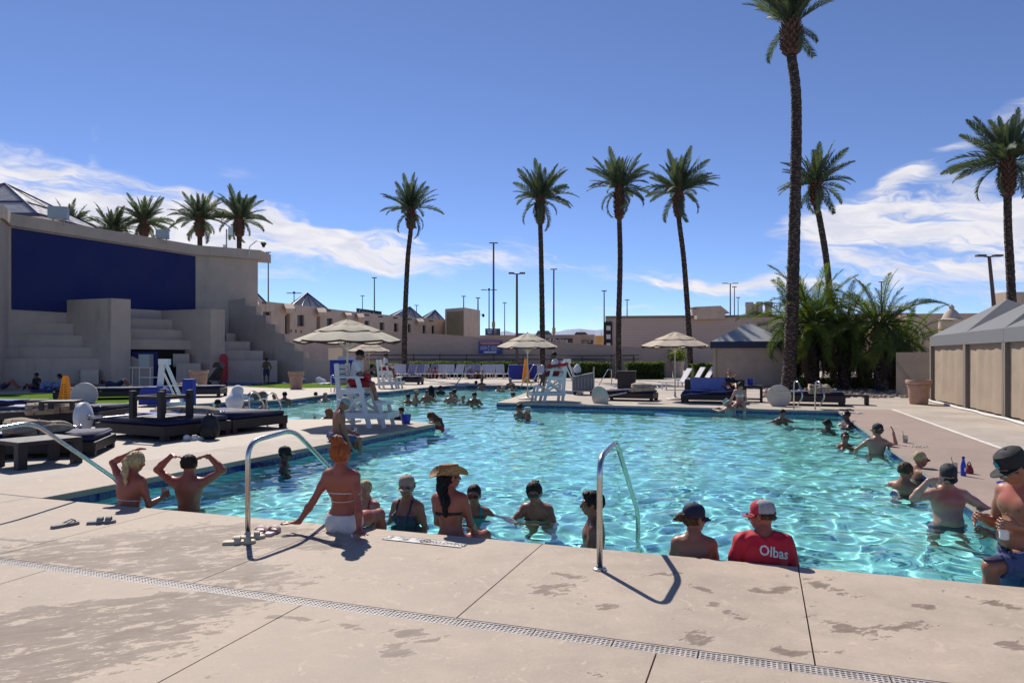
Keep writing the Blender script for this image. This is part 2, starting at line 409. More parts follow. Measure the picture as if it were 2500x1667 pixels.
for i in range(n):
    a, b_ = POOL[i], POOL[(i + 1) % n]
    d = (b_ - a).normalized(); out = Vector((d.y, -d.x, 0))     # points out of the pool for a counter clockwise outline
    # coping face
    mbc.add([a + Vector((0, 0, -.001)), b_ + Vector((0, 0, -.001)), b_ + Vector((0, 0, -.068)), a + Vector((0, 0, -.068))], [(0, 1, 2, 3)])
    o2 = out * .012
    mbc.add([a + Vector((0, 0, -.068)), b_ + Vector((0, 0, -.068)), b_ + o2 + Vector((0, 0, -.068)), a + o2 + Vector((0, 0, -.068))], [(0, 1, 2, 3)])
    mbw.add([a + o2 + Vector((0, 0, -.068)), b_ + o2 + Vector((0, 0, -.068)), b_ + o2 + Vector((0, 0, FLOOR)), a + o2 + Vector((0, 0, FLOOR))], [(0, 1, 2, 3)])
mbc.build('coping_face', M_COPE, shell, fix=False); mbw.build('pool_wall', M_PLASTER, shell, fix=False)
tm = MB(); tm.box((0, 0, 0), (.146, .010, .146)); tile_me = tm.mesh('tile', M_TILE)
ntile = 0
bandm = MB(); bandt = MB()
for i in range(n):
    a, b_ = POOL[i], POOL[(i + 1) % n]
    d = (b_ - a); ln_ = d.length; d.normalize(); out = Vector((d.y, -d.x, 0)); an = math.atan2(d.y, d.x)
    bandm.add([a + out * .006 + Vector((0, 0, -.069)), b_ + out * .006 + Vector((0, 0, -.069)), b_ + out * .006 + Vector((0, 0, -.225)), a + out * .006 + Vector((0, 0, -.225))], [(0, 1, 2, 3)])
    m_ = max(1, round(ln_ / .152)); st_ = ln_ / m_
    single = (i == n - 1 or i == 1)     # the left and right near walls show tiles one by one
    for k in range(m_):
        c = a + d * (st_ * (k + .5)) + out * .004 + Vector((0, 0, -.146))
        if single and ntile < 290:
            o = link('tile', tile_me, shell, c, an); o.scale = (st_ / .152, 1, 1); ntile += 1
        else: bandt.box(c, (st_ - .006, .010, .146), an)
bandm.build('grout_band', M_GROUT, shell, fix=False)
tag(bandt.build('far_tiles', M_TILE, shell, fix=False), kind='stuff')

# --- water: real wave geometry, refracting; the sun is focused by it onto the floor
def inside(p, poly):
    r = False; n = len(poly); j = n - 1
    for i in range(n):
        if (poly[i][1] > p[1]) != (poly[j][1] > p[1]) and p[0] < (poly[j][0] - poly[i][0]) * (p[1] - poly[i][1]) / (poly[j][1] - poly[i][1]) + poly[i][0]: r = not r
        j = i
    return r
rng = np.random.RandomState(11)
WAVES = []
for lam, n_, amp in ((1.9, 5, .0030), (1.0, 7, .0021), (.58, 9, .00165), (.36, 11, .00105), (.23, 12, .00065)):
    for _ in range(n_):
        l_ = lam * rng.uniform(.78, 1.25); th = rng.uniform(0, 2 * math.pi)
        WAVES.append((2 * math.pi / l_ * math.cos(th), 2 * math.pi / l_ * math.sin(th), rng.uniform(0, 6.283), amp * rng.uniform(.6, 1.3) * l_ / lam))
def wave_h(X, Y):
    h = np.zeros_like(X)
    wx_ = X + .10 * np.sin(Y * 1.7 + 1.0) + .05 * np.sin(Y * 4.1); wy_ = Y + .10 * np.sin(X * 1.5) + .05 * np.sin(X * 3.7 + 2)
    for kx, ky, ph, a in WAVES: h += a * np.sin(kx * wx_ + ky * wy_ + ph)
    return h
def np_inside(X, Y, poly):
    r = np.zeros(X.shape, bool); n = len(poly); j = n - 1
    for i in range(n):
        xi, yi = poly[i]; xj, yj = poly[j]
        if yi != yj:
            c = ((yi > Y) != (yj > Y)) & (X < (xj - xi) * (Y - yi) / (yj - yi) + xi); r ^= c
        j = i
    return r
def water_mesh():
    """rows of quads whose size grows away from the front edge; clipped by the pool outline (grown 1 cm into the wall)"""
    xs0, xs1 = -12.6, 10.8
    bands = [(4.9, 12.1, .04), (12.1, 20.1, .07), (20.1, 42.6, .15)]
    V, Fc, off = [], [], 0
    for y0, y1, h in bands:
        nx = int(math.ceil((xs1 - xs0) / h)); ny = int(round((y1 - y0) / h))
        X, Y = np.meshgrid(np.linspace(xs0, xs1, nx + 1), np.linspace(y0, y1, ny + 1))
        keep = np.zeros((ny, nx), bool)
        ins = np_inside(X, Y, pool2)
        for di in (0, 1):
            for dj in (0, 1): keep |= ins[di:ny + di, dj:nx + dj]
        Z = WZ + wave_h(X, Y)
        idx = np.arange((nx + 1) * (ny + 1)).reshape(ny + 1, nx + 1)
        q = np.stack([idx[:-1, :-1][keep], idx[:-1, 1:][keep], idx[1:, 1:][keep], idx[1:, :-1][keep]], 1)
        used = np.unique(q); remap = -np.ones((nx + 1) * (ny + 1), int); remap[used] = np.arange(len(used)) + off
        V.append(np.stack([X.ravel()[used], Y.ravel()[used], Z.ravel()[used]], 1)); Fc.append(remap[q]); off += len(used)
    V = np.concatenate(V); Fc = np.concatenate(Fc)
    me = bpy.data.meshes.new('water'); me.vertices.add(len(V)); me.vertices.foreach_set('co', V.ravel().astype(np.float32))
    me.loops.add(Fc.size); me.loops.foreach_set('vertex_index', Fc.ravel().astype(np.int32))
    me.polygons.add(len(Fc)); me.polygons.foreach_set('loop_start', np.arange(0, Fc.size, 4, dtype=np.int32)); me.polygons.foreach_set('loop_total', np.full(len(Fc), 4, np.int32))
    me.polygons.foreach_set('use_smooth', np.ones(len(Fc), bool)); me.update(); me.validate(); return me
M_WATER = bpy.data.materials.new('pool_water'); M_WATER.use_nodes = True
t = NT(M_WATER.node_tree); t.n.clear()
gl = t.node('ShaderNodeBsdfGlass'); gl.inputs['IOR'].default_value = 1.33; gl.inputs['Roughness'].default_value = 0.0
gl.inputs['Color'].default_value = (.84, .975, .97, 1)
out = t.node('ShaderNodeOutputMaterial'); t.l.new(gl.outputs[0], out.inputs[0])
water = struct(link('pool_water', water_mesh()))
water.data.materials.append(M_WATER)
water.cycles.is_caustics_caster = True
for o in COL.objects:
    if o.parent == shell: o.cycles.is_caustics_receiver = True
# ================================================================== PEOPLE: one continuous skin surface each
def smin(a, b, k):
    h = np.clip(.5 + .5 * (b - a) / k, 0, 1)
    return b * (1 - h) + a * h - k * h * (1 - h)
class Field:
    """distance field on a grid, filled shape by shape inside each shape's own box"""
    def __init__(s, lo, hi, h):
        s.h = h; s.lo = np.array(lo, float); s.n = (np.ceil((np.array(hi) - s.lo) / h).astype(int) + 1)
        s.S = np.full(s.n, 1.0, np.float32)
    def grid(s, lo, hi):
        i0 = np.clip(np.floor((np.array(lo) - s.lo) / s.h).astype(int), 0, s.n); i1 = np.clip(np.ceil((np.array(hi) - s.lo) / s.h).astype(int) + 1, 0, s.n)
        if (i1 <= i0).any(): return None
        ax = [s.lo[d] + s.h * np.arange(i0[d], i1[d]) for d in range(3)]
        X, Y, Z = np.meshgrid(*ax, indexing='ij', sparse=True)
        return (slice(i0[0], i1[0]), slice(i0[1], i1[1]), slice(i0[2], i1[2])), X, Y, Z
    def put(s, sl, d, k, cut=False):
        if cut: s.S[sl] = np.maximum(s.S[sl], -d)
        elif k > 0: s.S[sl] = smin(s.S[sl], d.astype(np.float32), k)
        else: s.S[sl] = np.minimum(s.S[sl], d)
    def cone(s, a, b, ra, rb, k=.02):
        a, b = np.array(a, float), np.array(b, float); m = max(ra, rb) + k + 3 * s.h
        g = s.grid(np.minimum(a, b) - m, np.maximum(a, b) + m)
        if g is None: return
        sl, X, Y, Z = g; d = b - a; L2 = max(1e-9, d @ d)
        t_ = np.clip(((X - a[0]) * d[0] + (Y - a[1]) * d[1] + (Z - a[2]) * d[2]) / L2, 0, 1)
        q = np.sqrt((X - a[0] - t_ * d[0]) ** 2 + (Y - a[1] - t_ * d[1]) ** 2 + (Z - a[2] - t_ * d[2]) ** 2) - (ra + (rb - ra) * t_)
        s.put(sl, q, k)
    def ell(s, c, r, M=None, k=.03, cut=False):
        """ellipsoid at c with radii r, axes = columns of M"""
        c = np.array(c, float); r = np.array(r, float); M = np.eye(3) if M is None else np.array(M)
        ext = np.sqrt(((M * r) ** 2).sum(1)) + k + 3 * s.h
        g = s.grid(c - ext, c + ext)
        if g is None: return
        sl, X, Y, Z = g; X, Y, Z = X - c[0], Y - c[1], Z - c[2]
        u = [(X * M[0, i] + Y * M[1, i] + Z * M[2, i]) / r[i] for i in range(3)]
        l0 = np.sqrt(u[0] ** 2 + u[1] ** 2 + u[2] ** 2); l1 = np.sqrt((u[0] / r[0]) ** 2 + (u[1] / r[1]) ** 2 + (u[2] / r[2]) ** 2)
        s.put(sl, l0 * (l0 - 1) / np.maximum(l1, 1e-6), k, cut)
    def mesh(s):
        S = s.S; I = S < 0
        nx, ny, nz = S.shape
        cnt = np.zeros((nx - 1, ny - 1, nz - 1), np.uint8); off = [(i, j, k) for i in (0, 1) for j in (0, 1) for k in (0, 1)]
        for i, j, k in off: cnt += I[i:nx - 1 + i, j:ny - 1 + j, k:nz - 1 + k]
        act = (cnt > 0) & (cnt < 8); idx = np.full(act.shape, -1, np.int32); ijk = np.argwhere(act); idx[act] = np.arange(len(ijk))
        val = np.stack([S[ijk[:, 0] + i, ijk[:, 1] + j, ijk[:, 2] + k] for i, j, k in off], 1)
        P_ = np.zeros((len(ijk), 3)); N_ = np.zeros(len(ijk))
        for a in range(8):
            for b in range(a + 1, 8):
                oa, ob = np.array(off[a]), np.array(off[b])
                if abs(oa - ob).sum() != 1: continue
                m_ = (val[:, a] < 0) != (val[:, b] < 0); va, vb = val[m_, a], val[m_, b]
                w_ = (va / (va - vb))[:, None]; P_[m_] += oa + w_ * (ob - oa); N_[m_] += 1
        V = s.lo + s.h * (ijk + P_ / N_[:, None]); Q = []
        for ax in range(3):
            sh = [slice(None)] * 3; sh2 = list(sh); sh[ax] = slice(0, -1); sh2[ax] = slice(1, None)
            A, B = I[tuple(sh)], I[tuple(sh2)]; e = np.argwhere(A != B); u, v = [(1, 2), (2, 0), (0, 1)][ax]
            e = e[(e[:, u] > 0) & (e[:, v] > 0) & (e[:, u] < S.shape[u] - 1) & (e[:, v] < S.shape[v] - 1)]
            if not len(e): continue
            c = []
            for du, dv in ((-1, -1), (0, -1), (0, 0), (-1, 0)):
                q = e.copy(); q[:, u] += du; q[:, v] += dv; c.append(idx[q[:, 0], q[:, 1], q[:, 2]])
            c = np.stack(c, 1); fl = ~A[e[:, 0], e[:, 1], e[:, 2]]; c[fl] = c[fl][:, ::-1]; Q.append(c)
        Q = np.concatenate(Q); return V, Q[(Q >= 0).all(1)]
def np_mesh(name, V, Q, mats, col=None, smooth=True):
    me = bpy.data.meshes.new(name); me.vertices.add(len(V)); me.vertices.foreach_set('co', np.asarray(V, np.float32).ravel())
    k = Q.shape[1]; me.loops.add(Q.size); me.loops.foreach_set('vertex_index', Q.ravel().astype(np.int32))
    me.polygons.add(len(Q)); me.polygons.foreach_set('loop_start', np.arange(0, Q.size, k, dtype=np.int32)); me.polygons.foreach_set('loop_total', np.full(len(Q), k, np.int32))
    me.polygons.foreach_set('use_smooth', np.full(len(Q), smooth))
    for m_ in (mats if isinstance(mats, (list, tuple)) else [mats]): me.materials.append(m_)
    if col is not None:
        a = me.color_attributes.new('col', 'FLOAT_COLOR', 'POINT'); a.data.foreach_set('color', np.concatenate([col, np.ones((len(col), 1))], 1).astype(np.float32).ravel())
    me.update(); me.validate(); return me
def vnormals(V, Q):
    n = np.cross(V[Q[:, 2]] - V[Q[:, 0]], V[Q[:, 3]] - V[Q[:, 1]]); N = np.zeros_like(V)
    for i in range(4): np.add.at(N, Q[:, i], n)
    return N / np.maximum(np.linalg.norm(N, axis=1, keepdims=True), 1e-9)
def skin_material():
    m = bpy.data.materials.new('skin'); m.use_nodes = True; t = NT(m.node_tree); b = t.n['Principled BSDF']
    at = t.node('ShaderNodeAttribute', attribute_name='col'); co = t.node('ShaderNodeTexCoord').outputs['Object']
    n1 = t.noise(co, 6, 6, .7); n2 = t.noise(co, 60, 3, .6)
    c = t.mix(t.ramp(n1, .35, .7, 0, .30), at.outputs['Color'], (.42, .10, .06), 'MIX')
    c = t.mix(.75, at.outputs['Color'], c); c = t.mix(t.ramp(n2, .5, .8, 0, .14), c, (.2, .07, .04))
    t.put(b.inputs['Base Color'], c); t.put(b.inputs['Roughness'], t.ramp(n1, .3, .7, .28, .55)); b.inputs['Specular IOR Level'].default_value = .5
    b.inputs['Subsurface Weight'].default_value = 0.0
    bn = t.node('ShaderNodeBump'); bn.inputs['Strength'].default_value = .12; bn.inputs['Distance'].default_value = .004; t.put(bn.inputs['Height'], n2); t.l.new(bn.outputs[0], b.inputs['Normal'])
    return m
M_SKIN = skin_material()
def hair_material(name, col):
    if name in MATS: return MATS[name]
    m = bpy.data.materials.new(name); m.use_nodes = True; t = NT(m.node_tree); b = t.n['Principled BSDF']
    co = t.node('ShaderNodeTexCoord').outputs['Object']; x, y, z = t.xyz(co)
    st = t.noise(t.vec(t.m('MULTIPLY', x, 90), t.m('MULTIPLY', y, 90), t.m('MULTIPLY', z, 14)), 1.0, 4, .6, 1.0)
    t.put(b.inputs['Base Color'], t.mix(t.ramp(st, .3, .7), tuple(q * .45 for q in col), tuple(min(.9, q * 1.35) for q in col)))
    b.inputs['Roughness'].default_value = .55; b.inputs['Specular IOR Level'].default_value = .22
    bn = t.node('ShaderNodeBump'); bn.inputs['Strength'].default_value = .8; bn.inputs['Distance'].default_value = .008; t.put(bn.inputs['Height'], st); t.l.new(bn.outputs[0], b.inputs['Normal'])
    MATS[name] = m; return m
SKIN = dict(fair=(.42, .215, .14), tan=(.29, .13, .072), burnt=(.33, .09, .05), brown=(.18, .08, .045), dark=(.075, .038, .025), pale=(.50, .29, .21))
HAIRC = dict(blonde=(.52, .38, .20), dark=(.035, .022, .016), brown=(.10, .055, .03), red=(.36, .10, .035), black=(.012, .01, .01), grey=(.35, .33, .31))
def rot(yaw=0, pitch=0, roll=0):
    """yaw left positive (about z), pitch down positive, roll; local frame x right, y forward, z up"""
    return np.array(Matrix.Rotation(R(yaw), 3, 'Z') @ Matrix.Rotation(R(-pitch), 3, 'X') @ Matrix.Rotation(R(roll), 3, 'Y'))
def unit(v): v = np.array(v, float); return v / np.linalg.norm(v)
class Body:
    """body in its own frame: x right, y forward, z up, origin at the pelvis"""
    def __init__(s, sex='f', lean=0, side=0, twist=0, head=(0, 0, 0), arms=None, legs=None, fat=1.0, scale=1.0, hands=('relax', 'relax'), belly=0.0, bust=.0):
        s.sex, s.k = sex, scale; s.fat = fat; s.belly = belly; s.bust = bust if bust else (.045 if sex == 'f' else 0)
        s.T = rot(0, lean, side); s.Tw = s.T @ rot(twist, 0, 0); s.H = s.Tw @ rot(*head); s.Hr = s.H
        f = sex == 'f'; s.sw = .150 if f else .178; s.hw = .092
        s.neck = s.T @ np.array((0, -.01, .485)); s.headb = s.neck + s.Tw @ np.array((0, .025, .068))
        arms = arms or {}; legs = legs or {}
        s.arm = {}; s.leg = {}; s.hp = {}
        for i, sd in ((0, 'l'), (1, 'r')):
            sx = -1 if sd == 'l' else 1
            up, lo = arms.get(sd, ((sx * .25, .05, -1), (sx * .1, .3, -1)))
            sh = s.T @ np.array((0, 0, .435)) + s.Tw @ np.array((sx * s.sw, -.01, 0)); el = sh + unit(up) * (.275 if f else .295); wr = el + unit(lo) * (.235 if f else .255)
            s.arm[sd] = (sh, el, wr); s.hp[sd] = hands[i]
            th, shn = legs.get(sd, ((sx * .08, .05, -1), (sx * .02, -.05, -1)))
            hp = s.T @ np.array((sx * s.hw, 0, -.02)); kn = hp + unit(th) * (.42 if f else .44); an = kn + unit(shn) * (.40 if f else .42)
            s.leg[sd] = (hp, kn, an)
        s.top = s.headb + s.H @ np.array((0, 0, .215))
    def fill(s, Fd):
        f = s.sex == 'f'; T, Tw, H = s.T, s.Tw, s.H; w = s.fat; e = lambda p: T @ np.array(p, float); c = Fd.cone
        hipx = .165 if f else .155
        Fd.ell(e((0, -.005, .03)), (hipx * w, .115 * w, .125), T, .05)
        Fd.ell(e((0, .0, .19)), ((.118 if f else .138) * w, .095 * w, .15), T, .06)
        Fd.ell(e((0, 0, .35)), ((.142 if f else .168) * w, .108 * w, .17), Tw, .06)
        if s.belly: Fd.ell(e((0, .065, .13)), (.125 * w, .10 + s.belly, .13), T, .06)
        c(s.T @ np.array((0, 0, .445)) + Tw @ np.array((-s.sw + .02, -.01, 0)), s.T @ np.array((0, 0, .445)) + Tw @ np.array((s.sw - .02, -.01, 0)), .060, .060, .05)
        c(e((0, -.02, .45)), s.headb + H @ np.array((0, -.015, .05)), .064 if f else .073, .050 if f else .059, .04)
        for sx in (-1, 1):
            sh = s.arm['l' if sx < 0 else 'r'][0]
            c(e((0, -.02, .52)), sh * .55 + e((0, -.02, .50)) * .45, .035, .045, .05)          # trapezius
            Fd.ell(e((sx * .075, -.07, -.04)), (.085 * w, .075 * w, .09), T, .05)               # seat
            Fd.ell(T @ np.array((0, 0, .36)) + Tw @ np.array((sx * .075, -.062, 0)), (.06, .035, .10), Tw, .05)   # shoulder blades
            if s.bust: Fd.ell(T @ np.array((0, 0, .335)) + Tw @ np.array((sx * .072, .085, 0)), (.062, s.bust + .018, .062), Tw, .035)
            else: Fd.ell(T @ np.array((0, 0, .36)) + Tw @ np.array((sx * .075, .072, 0)), (.075, .04, .06), Tw, .04)
        for sd in 'lr':
            a, b, d = s.arm[sd]; k = .92 if f else 1.08
            c(a, a + (b - a) * .45, .052 * k, .047 * k, .045); c(a + (b - a) * .35, b, .046 * k, .036 * k, .02); c(b, b + (d - b) * .35, .037 * k, .040 * k, .02); c(b + (d - b) * .3, d, .040 * k, .026 * k, .02)
            s.hand(Fd, sd)
            a, b, d = s.leg[sd]; k = w
            c(a, a + (b - a) * .5, .088 * k, .074 * k, .05); c(a + (b - a) * .45, b, .075 * k, .054, .03); c(b, b + (d - b) * .35, .052, .055, .03); c(b + (d - b) * .33, d, .055, .034, .03)
            s.foot(Fd, sd)
        s.face(Fd)
    def handframe(s, sd):
        a, b, d = s.arm[sd]; z = unit(d - b); hp = s.hp[sd]
        if isinstance(hp, tuple): hd, pn = unit(hp[1]), np.array(hp[2], float)   # (style, finger direction, palm normal)
        else: hd, pn = z, np.array((1 if sd == 'l' else -1, .3, 0.0))
        pn = unit(pn - hd * (pn @ hd)); return d, hd, pn, unit(np.cross(hd, pn))
    def hand(s, Fd, sd):
        w, hd, pn, sd_ = s.handframe(sd); st = s.hp[sd][0] if isinstance(s.hp[sd], tuple) else s.hp[sd]
        if Fd.h > .012:
            Fd.ell(w + hd * .075, (.08, .022, .042), np.stack([hd, pn, sd_], 1), .015); return
        Fd.ell(w + hd * .05, (.052, .016, .042), np.stack([hd, pn, sd_], 1), .015); Fd.cone(w, w + hd * .03, .025, .024, .02)
        tsign = 1 if sd == 'l' else -1
        curl = dict(flat=.05, relax=.5, grip=1.5)[st]; fr = max(.0085, Fd.h * 1.05)
        for i, (off, ln) in enumerate(((-.032, .062), (-.011, .078), (.011, .083), (.032, .074))):
            sp = (i - 1.5) * (.16 if st == 'flat' else .05)
            base = w + hd * .088 + sd_ * off; dr = hd; p = base; cu = 0
            for j, q in enumerate((.45, .32, .23)):
                cu += curl * (.5, .35, .25)[j] * (1 if st != 'flat' else .5); dr = unit(hd * math.cos(cu) + pn * math.sin(cu) + sd_ * sp); n_ = p + dr * ln * q
                Fd.cone(p, n_, fr, fr * .95, .004); p = n_
        th = w + hd * .03 - sd_ * .035 * 1.0; td = unit(hd * .7 - sd_ * .75 + pn * (.25 + .4 * (st == 'grip')))
        Fd.cone(w + hd * .015 - sd_ * .015, th + td * .02, .016, .014, .01); Fd.cone(th + td * .02, th + td * .045, .012, .011, .004); td2 = unit(td + hd * .5 + pn * .3); Fd.cone(th + td * .045, th + td * .045 + td2 * .03, .0105, .0095, .003)
    def foot(s, Fd, sd):
        a, b, d = s.leg[sd]; z = unit(d - b); fwd = np.array((0, 1.0, 0)); fwd = fwd - z * (fwd @ z) * .75
        if np.linalg.norm(fwd) < .2: fwd = np.array((0, 0, 1.0))
        fwd = unit(fwd); Fd.cone(d, d + z * .045 - fwd * .03, .034, .032, .03); Fd.cone(d + z * .03 + fwd * .02, d + z * .06 + fwd * .14, .038, .030, .03)
        sx = unit(np.cross(fwd, z))
        for k in (-.022, 0, .022): Fd.cone(d + z * .062 + fwd * .13 + sx * k, d + z * .064 + fwd * .175 + sx * k, .016, .012, .008)
    def face(s, Fd):
        H = s.H; e = lambda p: s.headb + H @ np.array(p, float)
        Fd.ell(e((0, -.012, .128)), (.074, .092, .090), H, .03)
        Fd.ell(e((0, .028, .075)), (.060, .066, .078), H, .03)
        Fd.ell(e((0, .055, .028)), (.032, .030, .022), H, .025)
        Fd.ell(e((0, .078, .135)), (.055, .020, .020), H, .02)
        Fd.cone(e((0, .090, .118)), e((0, .112, .083)), .010, .016, .012)
        Fd.ell(e((0, .092, .052)), (.026, .014, .013), H, .01)
        for sx in (-1, 1):
            Fd.ell(e((sx * .076, -.005, .095)), (.010, .020, .032), H, .008)
            Fd.ell(e((sx * .042, .070, .088)), (.024, .022, .020), H, .02)
            Fd.ell(e((sx * .032, .098, .112)), (.016, .012, .010), H, .012, cut=True) if Fd.h < .009 else None
    def bounds(s):
        pts = [s.top, s.headb] + [p for d in (s.arm, s.leg) for q in d.values() for p in q] + [np.zeros(3)]
        for sd in 'lr': pts.append(s.handframe(sd)[0] + s.handframe(sd)[1] * .19); pts.append(s.leg[sd][2] + np.array((0, .2, -.1)))
        P_ = np.array(pts); return P_.min(0) - .17, P_.max(0) + .17
from mathutils.bvhtree import BVHTree
def string_ring(B, tree, z, r=.0035, a0=0, a1=360, frame=None):
    """a cord laid round the torso at height z"""
    M = B.T if frame is None else frame; pts = []
    for i in range(0, 33):
        a = R(a0 + (a1 - a0) * i / 32); o = B.T @ np.array((0, 0, z)); d = M @ np.array((math.cos(a), math.sin(a), 0))
        h = tree.ray_cast(Vector(o), Vector(d), .35)
        if h[0] is not None: pts.append(h[0] + Vector(d) * .002)
    mb = MB(); mb.tube(pts, r, 6); return mb
def person(label, body, at, facing, skin='fair', h=.012, hair=None, wear=(), hat=None, glasses=None, cull=None, extra=None, wet=False, cat='person', anchor='top', sunburn=None, strings=()):
    """at: world point; anchor 'top' puts the crown of the head there, 'seat' the underside of the pelvis.
       facing: degrees, 0 looks towards +Y (away from the camera), positive turns left"""
    B = body; k = B.k
    lo, hi = B.bounds(); Fd = Field(lo, hi, h / k); B.fill(Fd); V, Q = Fd.mesh()
    # colours
    base = np.array(SKIN[skin]); col = np.tile(base, (len(V), 1)); Hl = (V - B.headb) @ B.H     # head-local coordinates
    def spot(c, r, rgb, amount=1.0, sp=Hl):
        d = np.sqrt((((sp - np.array(c)) / np.array(r)) ** 2).sum(1)); a = np.clip(1.6 - 1.2 * d, 0, 1)[:, None] * amount; col[:] = col * (1 - a) + np.array(rgb) * a
    lip = np.array(base) * np.array((.85, .55, .55))
    spot((0, .108, .050), (.024, .02, .009), lip)
    for sx in (-1, 1):
        spot((sx * .032, .092, .110), (.016, .018, .008), (.03, .02, .018)); spot((sx * .034, .092, .132), (.022, .02, .006), np.array(base) * .25)
    Tl = V @ B.T
    if B.sex == 'm':
        for sx in (-1, 1): spot((sx * .085, .115, .345), (.014, .05, .014), base * .5, sp=V @ B.Tw)
    if sunburn:
        for c, r, a in sunburn: spot(c, r, (.50, .10, .075), a, sp=Tl)
    o = thing('person', label, cat, at, R(facing))
    off = -B.top if anchor == 'top' else (np.array((0, 0, .12)) if anchor == 'seat' else (np.zeros(3) if anchor == 'pelvis' else -anchor(B)))
    def place(ob): ob.location = Vector(off) * k; ob.scale = (k, k, k); return ob
    bo = place(link('body', np_mesh('body', V, Q, M_SKIN, col), o))
    if wet: bo.cycles.is_caustics_receiver = True
    N = vnormals(V, Q)
    for g in wear:
        name, fn, d, m_ = g[:4]; loose = g[4] if len(g) > 4 else 0
        msk = fn(B, V, Tl, Hl); fm = msk[Q].all(1)
        if fm.sum() < 8: continue
        q = Q[fm]; u = np.unique(q); rm = -np.ones(len(V), int); rm[u] = np.arange(len(u))
        dd = np.full(len(u), d)
        if loose:
            p_ = V[u]; dd = dd + loose * (.5 + .5 * np.sin(p_[:, 2] * 38 + 5 * np.sin(p_[:, 0] * 17) + 4 * np.sin(p_[:, 1] * 21)))
        inner = V[u] + N[u] * .0015; outer_ = V[u] + N[u] * dd[:, None]; q = rm[q]
        # outer shell with a rim back to the skin
        ed = np.concatenate([q[:, [i, (i + 1) % 4]] for i in range(4)]); key = np.sort(ed, 1); _, inv, ct = np.unique(key, axis=0, return_inverse=True, return_counts=True)
        be = ed[ct[inv.ravel()] == 1]; nu = len(u); rim = np.stack([be[:, 1], be[:, 0], be[:, 0] + nu, be[:, 1] + nu], 1)
        place(link(name, np_mesh(name, np.concatenate([outer_, inner]), np.concatenate([q, rim]), m_), o))
    hf = lambda p: B.headb + B.H @ np.array(p, float)
    if hair:
        style, colr = hair; hv, hq = hair_mesh(B, style, h / k, hat is not None); place(link('hair', np_mesh('hair', hv, hq, hair_material('hair_' + colr, HAIRC[colr])), o))
    if hat: place(hat_mesh(B, hat, o))
    if glasses:
        mb = MB()
        for sx in (-1, 1):
            c_ = hf((sx * .034, .112, .112)); mb.box((0, 0, 0), (1, 1, 1)); vs = mb.v[-8:]
            fr = np.stack([B.H[:, 0], B.H[:, 1], B.H[:, 2]], 1)
            mb.v[-8:] = [tuple(c_ + fr @ (np.array(v) * np.array((.048, .012, .034)))) for v in vs]
            mb.tube([Vector(hf((sx * .060, .110, .118))), Vector(hf((sx * .076, .06, .116))), Vector(hf((sx * .078, .0, .112)))], .004, 5)
        mb.tube([Vector(hf((-.012, .118, .118))), Vector(hf((.012, .118, .118)))], .004, 5)
        place(mb.build('sunglasses', mat('dark_lens' if glasses != 'mirror' else 'mirror_lens', (.012, .011, .012) if glasses != 'mirror' else (.25, .28, .3), .12, spec=.7, metal=0 if glasses != 'mirror' else .6), o))
    B.V, B.Q = V, Q
    if strings:
        tr_ = BVHTree.FromPolygons([tuple(v) for v in V], [tuple(int(i) for i in q) for q in Q])
        for z_, r_, m_ in strings: place(string_ring(B, tr_, z_, r_).build('bikini_string', m_, o, smooth=True))
    if extra: extra(B, o, place, hf)
    return o
